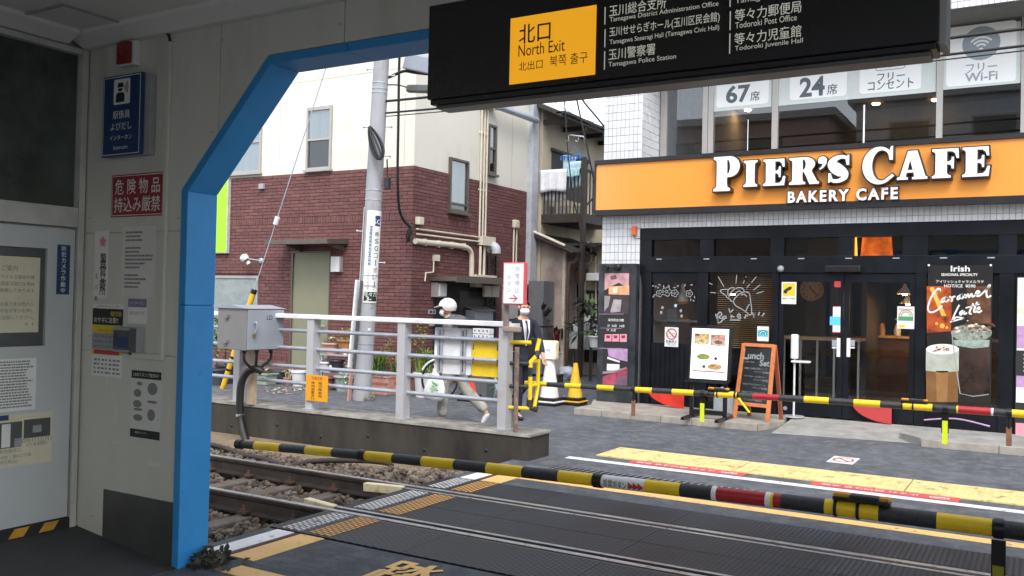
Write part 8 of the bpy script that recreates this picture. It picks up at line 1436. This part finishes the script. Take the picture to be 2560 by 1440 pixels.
# ------------------------------------------------------------------ cones and the white sign stand
def cone(x_, y_, r0, h, mat, label, bands=(), base_mat='black', bw=.2, stripe=None):
    q = pz(x_, y_); t_ = thing('traffic_cone', label, 'traffic cone', q); B().box(q.x - bw, q.x + bw, q.y - bw, q.y + bw, 0, .05).build('cone_base', m[base_mat], t_, bevel=.012)
    if stripe: B().box(q.x - bw - .01, q.x + bw + .01, q.y - bw - .01, q.y + bw + .01, .051, .075).build('base_trim', m[stripe], t_, bevel=.008); B().box(q.x - bw * .9, q.x + bw * .9, q.y - bw * .9, q.y + bw * .9, .0755, .13).build('base_weight', m['black'], t_, bevel=.012)
    zb = .131 if stripe else .051; rt = r0 * .27; ps = [(0, mat)] + list(bands) + [(1, None)]
    for (f0, mm), (f1, _) in zip(ps[:-1], ps[1:]): B().lathe((q.x, q.y, zb), [(r0 + (rt - r0) * f0, h * f0), (r0 + (rt - r0) * f1, h * f1)], 20).build('cone_body', mm, t_)
    return t_, q
cone(1437, 1012, .125, .56, m['cone_y'], 'plain yellow traffic cone at the alley mouth', bw=.16, stripe='cone_y')
cone(1187, 1002, .145, .62, m['cone_r'], 'red traffic cone with a white band behind the railing', ((.52, m['conew']), (.72, m['cone_r'])), bw=.22, stripe='cone_r')
t_, q = cone(1373, 1012, .155, .80, m['conew'], 'white cone stand topped by a cream box sign', ((.80, m['cone_y']),), bw=.21, stripe='conew'); a, c, z0, z1 = rY(1351, 851, 1393, 899, q.y - .05)
B().prism(rrect(a, z0, c, z1, .035), (0, q.y - .09, 0), XA, ZA, (0, .10, 0)).build('sign_case', M('cream_case', (.80, .70, .40), .4), t_, bevel=.01); B().prism(rrect(a + .012, z0 + .012, c - .012, z1 - .012, .03), (0, q.y - .097, 0), XA, ZA, (0, .006, 0)).build('sign_face', m['conew'], t_); text('ご遠慮', m['galv'], t_, ((a + c) / 2, q.y - .0985, (z0 + z1) / 2), XA, ZA, (.12, .05))
B().tube([(q.x, q.y, .92), (q.x, q.y, z0 + .02)], .03, 8).build('sign_neck', m['cone_y'], t_)
# ------------------------------------------------------------------ people
def skin_mesh(name, joints, edges, mat, parent, sub=2, root=0):
    me = bpy.data.meshes.new(name); org = ORG[parent.name]; me.from_pydata([tuple(V(j[0]) - org) for j in joints], edges, []); o = bpy.data.objects.new(name, me); C.objects.link(o); md = o.modifiers.new('s', 'SKIN'); md.use_smooth_shade = True
    for i, j in enumerate(joints): r = j[1]; o.data.skin_vertices[0].data[i].radius = (r, r) if not isinstance(r, tuple) else r
    o.data.skin_vertices[0].data[root].use_root = True; ss = o.modifiers.new('sub', 'SUBSURF'); ss.levels = ss.render_levels = sub
    ev = bpy.data.meshes.new_from_object(o.evaluated_get(bpy.context.evaluated_depsgraph_get())); bpy.data.objects.remove(o); ev.materials.clear(); ev.materials.append(mat)
    for p in ev.polygons: p.use_smooth = True
    return link(name, ev, None, parent)
def person(label, base, fwd, J, mats, name='person'):
    """J: joints in a local frame (right, forward, up); body is one continuous skin"""
    fw = V((fwd[0], fwd[1], 0)).normalized(); rt = V((fw.y, -fw.x, 0)); base = V(base)
    L = lambda p: base + rt * p[0] + fw * p[1] + ZA * p[2]
    t_ = thing(name, label, 'person', base); g = {k: L(v) for k, v in J.items()}
    js, ed, ix = [], [], {}
    def add(k, r, par=None, pos=None): ix[k] = len(js); js.append((g[k] if pos is None else pos, r)); (ed.append((ix[par], ix[k])) if par else None)
    add('pelvis', (.125, .095)); add('belly', (.115, .085), 'pelvis'); add('chest', (.135, .095), 'belly'); add('neck0', (.075, .065), 'chest'); add('neck1', .05, 'neck0'); add('jaw', (.06, .07), 'neck1'); add('mid', (.072, .085), 'jaw'); add('crown', (.066, .078), 'mid')
    for s in 'lr':
        add('sh' + s, .056, 'neck0'); add('el' + s, .042, 'sh' + s); add('wr' + s, .028, 'el' + s); add('palm' + s, (.036, .018), 'wr' + s)
        d = (g['palm' + s] - g['wr' + s]).normalized(); side = d.cross(fw).normalized(); side = side if side.length > .1 else rt
        for k_ in range(4):
            off = side * (-.027 + .018 * k_); ln_ = (.065, .078, .074, .056)[k_]; p1 = g['palm' + s] + off + d * .035; p2 = p1 + d * ln_ * .5 + fw * .008; p3 = p2 + d * ln_ * .4 + fw * .022
            for nm, p, pr in (('f%d1' % k_, p1, 'palm' + s), ('f%d2' % k_, p2, None), ('f%d3' % k_, p3, None)): kk = nm + s; ix[kk] = len(js); js.append((p, .009)); ed.append((ix[pr] if pr else ix[kk] - 1, ix[kk]))
        p1 = g['palm' + s] - d * .015 + fw * .035; p2 = p1 + d * .04 + fw * .015
        ix['t1' + s] = len(js); js.append((p1, .011)); ed.append((ix['wr' + s], ix['t1' + s])); ix['t2' + s] = len(js); js.append((p2, .009)); ed.append((ix['t1' + s], ix['t2' + s]))
        add('hip' + s, .085, 'pelvis'); add('kn' + s, .056, 'hip' + s); add('an' + s, .038, 'kn' + s); add('toe' + s, (.036, .025), 'an' + s)
    skin_mesh('body', js, ed, mats['skin'], t_, 2)
    # clothes
    js2 = [(g['pelvis'] + ZA * (.02), (.165, .125)), (g['belly'], (.16, .12)), (g['chest'], (.18, .13)), (g['neck0'] - ZA * .01, (.10, .085)), (g['pelvis'] - ZA * mats.get('hem', .1), (.175, .14))]; ed2 = [(0, 1), (1, 2), (2, 3), (0, 4)]
    for s in 'lr': n0 = len(js2); js2 += [(g['sh' + s], .078), (g['el' + s], .062), (g['wr' + s] + (g['el' + s] - g['wr' + s]) * .08, .048)]; ed2 += [(3, n0), (n0, n0 + 1), (n0 + 1, n0 + 2)]
    skin_mesh('jacket', js2, ed2, mats['top'], t_, 2)
    js3 = [(g['pelvis'], (.145, .11))]; ed3 = []
    for s in 'lr': n0 = len(js3); js3 += [(g['hip' + s], .105), (g['kn' + s], mats.get('kr', .078)), (g['an' + s] + ZA * .015, mats.get('ar', .068))]; ed3 += [(0, n0), (n0, n0 + 1), (n0 + 1, n0 + 2)]
    skin_mesh('trousers', js3, ed3, mats['leg'], t_, 2)
    for s in 'lr': d = (g['toe' + s] - g['an' + s]); heel = g['an' + s] - d * .25 + V((0, 0, -.03)); skin_mesh('shoe', [(heel, (.042, .038)), (g['an' + s].lerp(g['toe' + s], .45) - V((0, 0, .012)), (.046, .036)), (g['toe' + s] + d * .15, (.042, .026))], [(0, 1), (1, 2)], mats['shoe'], t_, 2)
    return t_, g, fw, rt
# man in a dark suit, walking right behind the railing
bm = pz(1300, 1046); fwd = V((.80, -.60, 0))
J = dict(pelvis=(0, 0, .92), belly=(0, .01, 1.06), chest=(0, .02, 1.26), neck0=(0, .025, 1.40), neck1=(0, .04, 1.48), jaw=(0, .065, 1.535), mid=(0, .06, 1.60), crown=(0, .055, 1.665),
         shl=(-.185, .02, 1.375), ell=(-.23, .10, 1.12), wrl=(-.22, .26, .93), palml=(-.215, .31, .87), shr=(.185, .02, 1.375), elr=(.235, -.07, 1.12), wrr=(.24, -.03, .88), palmr=(.24, -.01, .80),
         hipl=(-.085, 0, .88), knl=(-.09, -.06, .50), anl=(-.09, -.42, .22), toel=(-.09, -.40, .06), hipr=(.085, 0, .88), knr=(.09, .12, .48), anr=(.09, .10, .075), toer=(.09, .26, .035))
t_, g, fw, rt = person('man in a dark suit with white face mask walking behind the railing', bm, fwd, J, dict(skin=m['skin'], top=m['suit'], leg=m['suit'], shoe=m['shoe'], hem=.14))
def headbits(t_, g, fw, rt, mask=True, hair=True):
    c_ = g['mid']; 
    if hair: lump_v = [c_ + rt * p.x * .080 + fw * (p.y * .095 - .012) + ZA * (p.z * .095 + .035) for p in vv]; B().add(lump_v, [f for f in ff if not (all(vv[i].y > .2 and vv[i].z < .52 for i in f) or all(vv[i].z < -.55 for i in f))], True).build('hair', m['hair'], t_)
    if mask: B().add([c_ + rt * p.x * .074 + fw * (p.y * .108) + ZA * (p.z * .062 - .05) for p in vv], [f for f in ff if all(vv[i].y > .12 for i in f)], True).build('face_mask', m['mask'], t_)
    for s in (-1, 1): B().lathe(c_ + rt * .078 * s + ZA * .0, [(.005, -.03), (.02, -.01), (.022, .015), (.006, .032)], 8).build('ear', m['skin'], t_); B().box(*[v_ for pr in zip(c_ + rt * .028 * s + fw * .083 + ZA * .012 - V((.012, .012, .005)), c_ + rt * .028 * s + fw * .083 + ZA * .012 + V((.012, .012, .005))) for v_ in pr]).build('eye', m['hair'], t_)
    B().add([c_ + fw * .088 + ZA * .012, c_ + fw * .112 - ZA * .022, c_ + fw * .085 + rt * .016 - ZA * .026, c_ + fw * .085 - rt * .016 - ZA * .026], [(0, 1, 2), (0, 3, 1), (1, 3, 2)]).build('nose', m['skin'], t_)
headbits(t_, g, fw, rt)
cf_ = fw * .125; B().add([g['neck0'] + fw * .115 - rt * .06 + ZA * .03, g['neck0'] + fw * .115 + rt * .06 + ZA * .03, g['chest'] + fw * .165 + rt * .045, g['belly'] + fw * .155 + rt * .01, g['belly'] + fw * .155 - rt * .01, g['chest'] + fw * .165 - rt * .045], [(0, 1, 2, 3, 4, 5)]).build('shirt_front', m['shirt'], t_); B().add([g['neck0'] + fw * .122 - rt * .018 + ZA * .02, g['neck0'] + fw * .122 + rt * .018 + ZA * .02, g['chest'] + fw * .172 + rt * .025, g['belly'] + fw * .162, g['chest'] + fw * .172 - rt * .025], [(0, 1, 2, 3, 4)]).build('necktie', m['tie'], t_)
B().lathe(g['neck0'] + ZA * .012, [(.068, 0), (.062, .05)], 14, cap=False).build('shirt_collar', m['shirt'], t_)
# person in a white helmet, walking left with a carrier bag
bm = pz(1138, 1062); fwd = V((-.93, -.25, 0))
J = dict(pelvis=(0, 0, .92), belly=(0, .02, 1.05), chest=(0, .06, 1.24), neck0=(0, .09, 1.38), neck1=(0, .125, 1.455), jaw=(0, .165, 1.505), mid=(0, .155, 1.565), crown=(0, .15, 1.63),
         shl=(-.18, .08, 1.35), ell=(-.22, .05, 1.08), wrl=(-.21, .17, .90), palml=(-.205, .20, .83), shr=(.18, .08, 1.35), elr=(.21, -.06, 1.10), wrr=(.20, -.02, .88), palmr=(.20, .0, .80),
         hipl=(-.085, 0, .88), knl=(-.09, .15, .50), anl=(-.09, .16, .08), toel=(-.09, .31, .035), hipr=(.085, 0, .88), knr=(.09, -.08, .50), anr=(.09, -.42, .17), toer=(.09, -.36, .04))
t_, g, fw, rt = person('walker in a white helmet and beige trousers carrying a plastic bag', bm, fwd, J, dict(skin=m['skin'], top=m['jacket'], leg=m['trouser'], shoe=m['sneak'], hem=.08, kr=.082, ar=.076))
headbits(t_, g, fw, rt, True, False)
c_ = g['mid']; hv_ = [c_ + rt * p.x * .108 + fw * (p.y * .128 - .008) + ZA * (p.z * .118 + .035) for p in vv]; B().add(hv_, [f for f in ff if all(vv[i].z > -.25 or vv[i].y < .2 for i in f) and all(vv[i].z > -.62 for i in f)], True).build('helmet', m['helmet'], t_); B().prism([(-.085, .0), (-.07, .06), (-.03, .085), (.03, .085), (.07, .06), (.085, .0)], c_ + fw * .098 + ZA * .035, rt, fw * .95 - ZA * .3, ZA * .008).build('helmet_peak', m['helmet'], t_)
B().add([c_ + rt * p.x * .10 + fw * (p.y * .118 - .004) + ZA * (p.z * .112 + .02) for p in vv], [f for f in ff if all(-.98 < vv[i].z < -.55 and vv[i].y > -.5 for i in f)], True).build('chin_strap', m['scarf'], t_)
B().lathe(g['neck0'] + ZA * .0, [(.09, 0), (.085, .045), (.10, .06)], 14, cap=False).build('jacket_collar', m['jacket'], t_); lump('hood', g['neck0'] - fw * .07 + ZA * .01, (.17, .15, .10), m['jacket'], None, None, .3, 2.5, t_)
hb = thing('carrier_bag', 'white plastic carrier bag with green print held by the helmeted walker', 'bag', g['palml'] + V((0, 0, -.6))); pc = g['palml'] + V((.0, -.05, -.04))
ps = [(.012, .0), (.04, -.09), (.09, -.17), (.12, -.28), (.13, -.38), (.10, -.44), (.02, -.455)]
vs = []; n = 16
for r_, h in ps:
    for k in range(n): a_ = 2 * math.pi * k / n; w_ = 1 + .12 * math.sin(3 * a_ + h * 9); vs.append(pc + fw * (r_ * 1.15 * w_ * math.cos(a_)) + rt * (r_ * .55 * w_ * math.sin(a_)) + ZA * (h + .02 * math.cos(2 * a_) * (h < -.45)))
B().add(vs, [(i * n + k, i * n + (k + 1) % n, (i + 1) * n + (k + 1) % n, (i + 1) * n + k) for i in range(len(ps) - 1) for k in range(n)], True).build('bag_body', m['bag'], hb)
tg = pc - YA * .085 + V((.06, 0, -.30)); bush('green_print', tg - V((0, .0, .08)), .05, .2, 40, [m['bagp']], hb, (.03, .06), .03, 3)
# ------------------------------------------------------------------ houses across the station, seen only as reflections in the cafe glass
def house(x0, x1, y, h, mat, label, win):
    t_ = thing('reflected_house', label, 'house', ((x0 + x1) / 2, y, 0)); B().box(x0, x1, y - 6, y, 0, h).build('walls', mat, t_); B().box(x0 - .3, x1 + .3, y - 6.3, y + .35, h, h + .3).build('roof', m['alu'], t_)
    for fx_, z in win: xx = x0 + (x1 - x0) * fx_; w_ = B().box(xx - .8, xx + .8, y + .001, y + .05, z, z + 1.2).build('window_frame', m['alu'], t_); B().box(xx - .72, xx + .72, y + .051, y + .06, z + .08, z + 1.12).build('window_pane', m['dark'], w_)
house(-16, -7.5, -9, 9.4, M('pink_render', (.50, .36, .32), .9), 'pinkish house reflected in the left upper cafe windows', ((.25, 7.6), (.7, 7.6))); house(-6.8, 0, -11, 10.2, M('white_render', (.62, .63, .66), .9), 'pale grey house reflected in the middle upper cafe windows', ((.3, 8.2), (.75, 8.2))); house(.8, 9, -9, 9.0, M('tan_render', (.46, .36, .29), .9), 'tan house reflected in the right upper cafe windows', ((.3, 7.3), (.7, 7.3)))
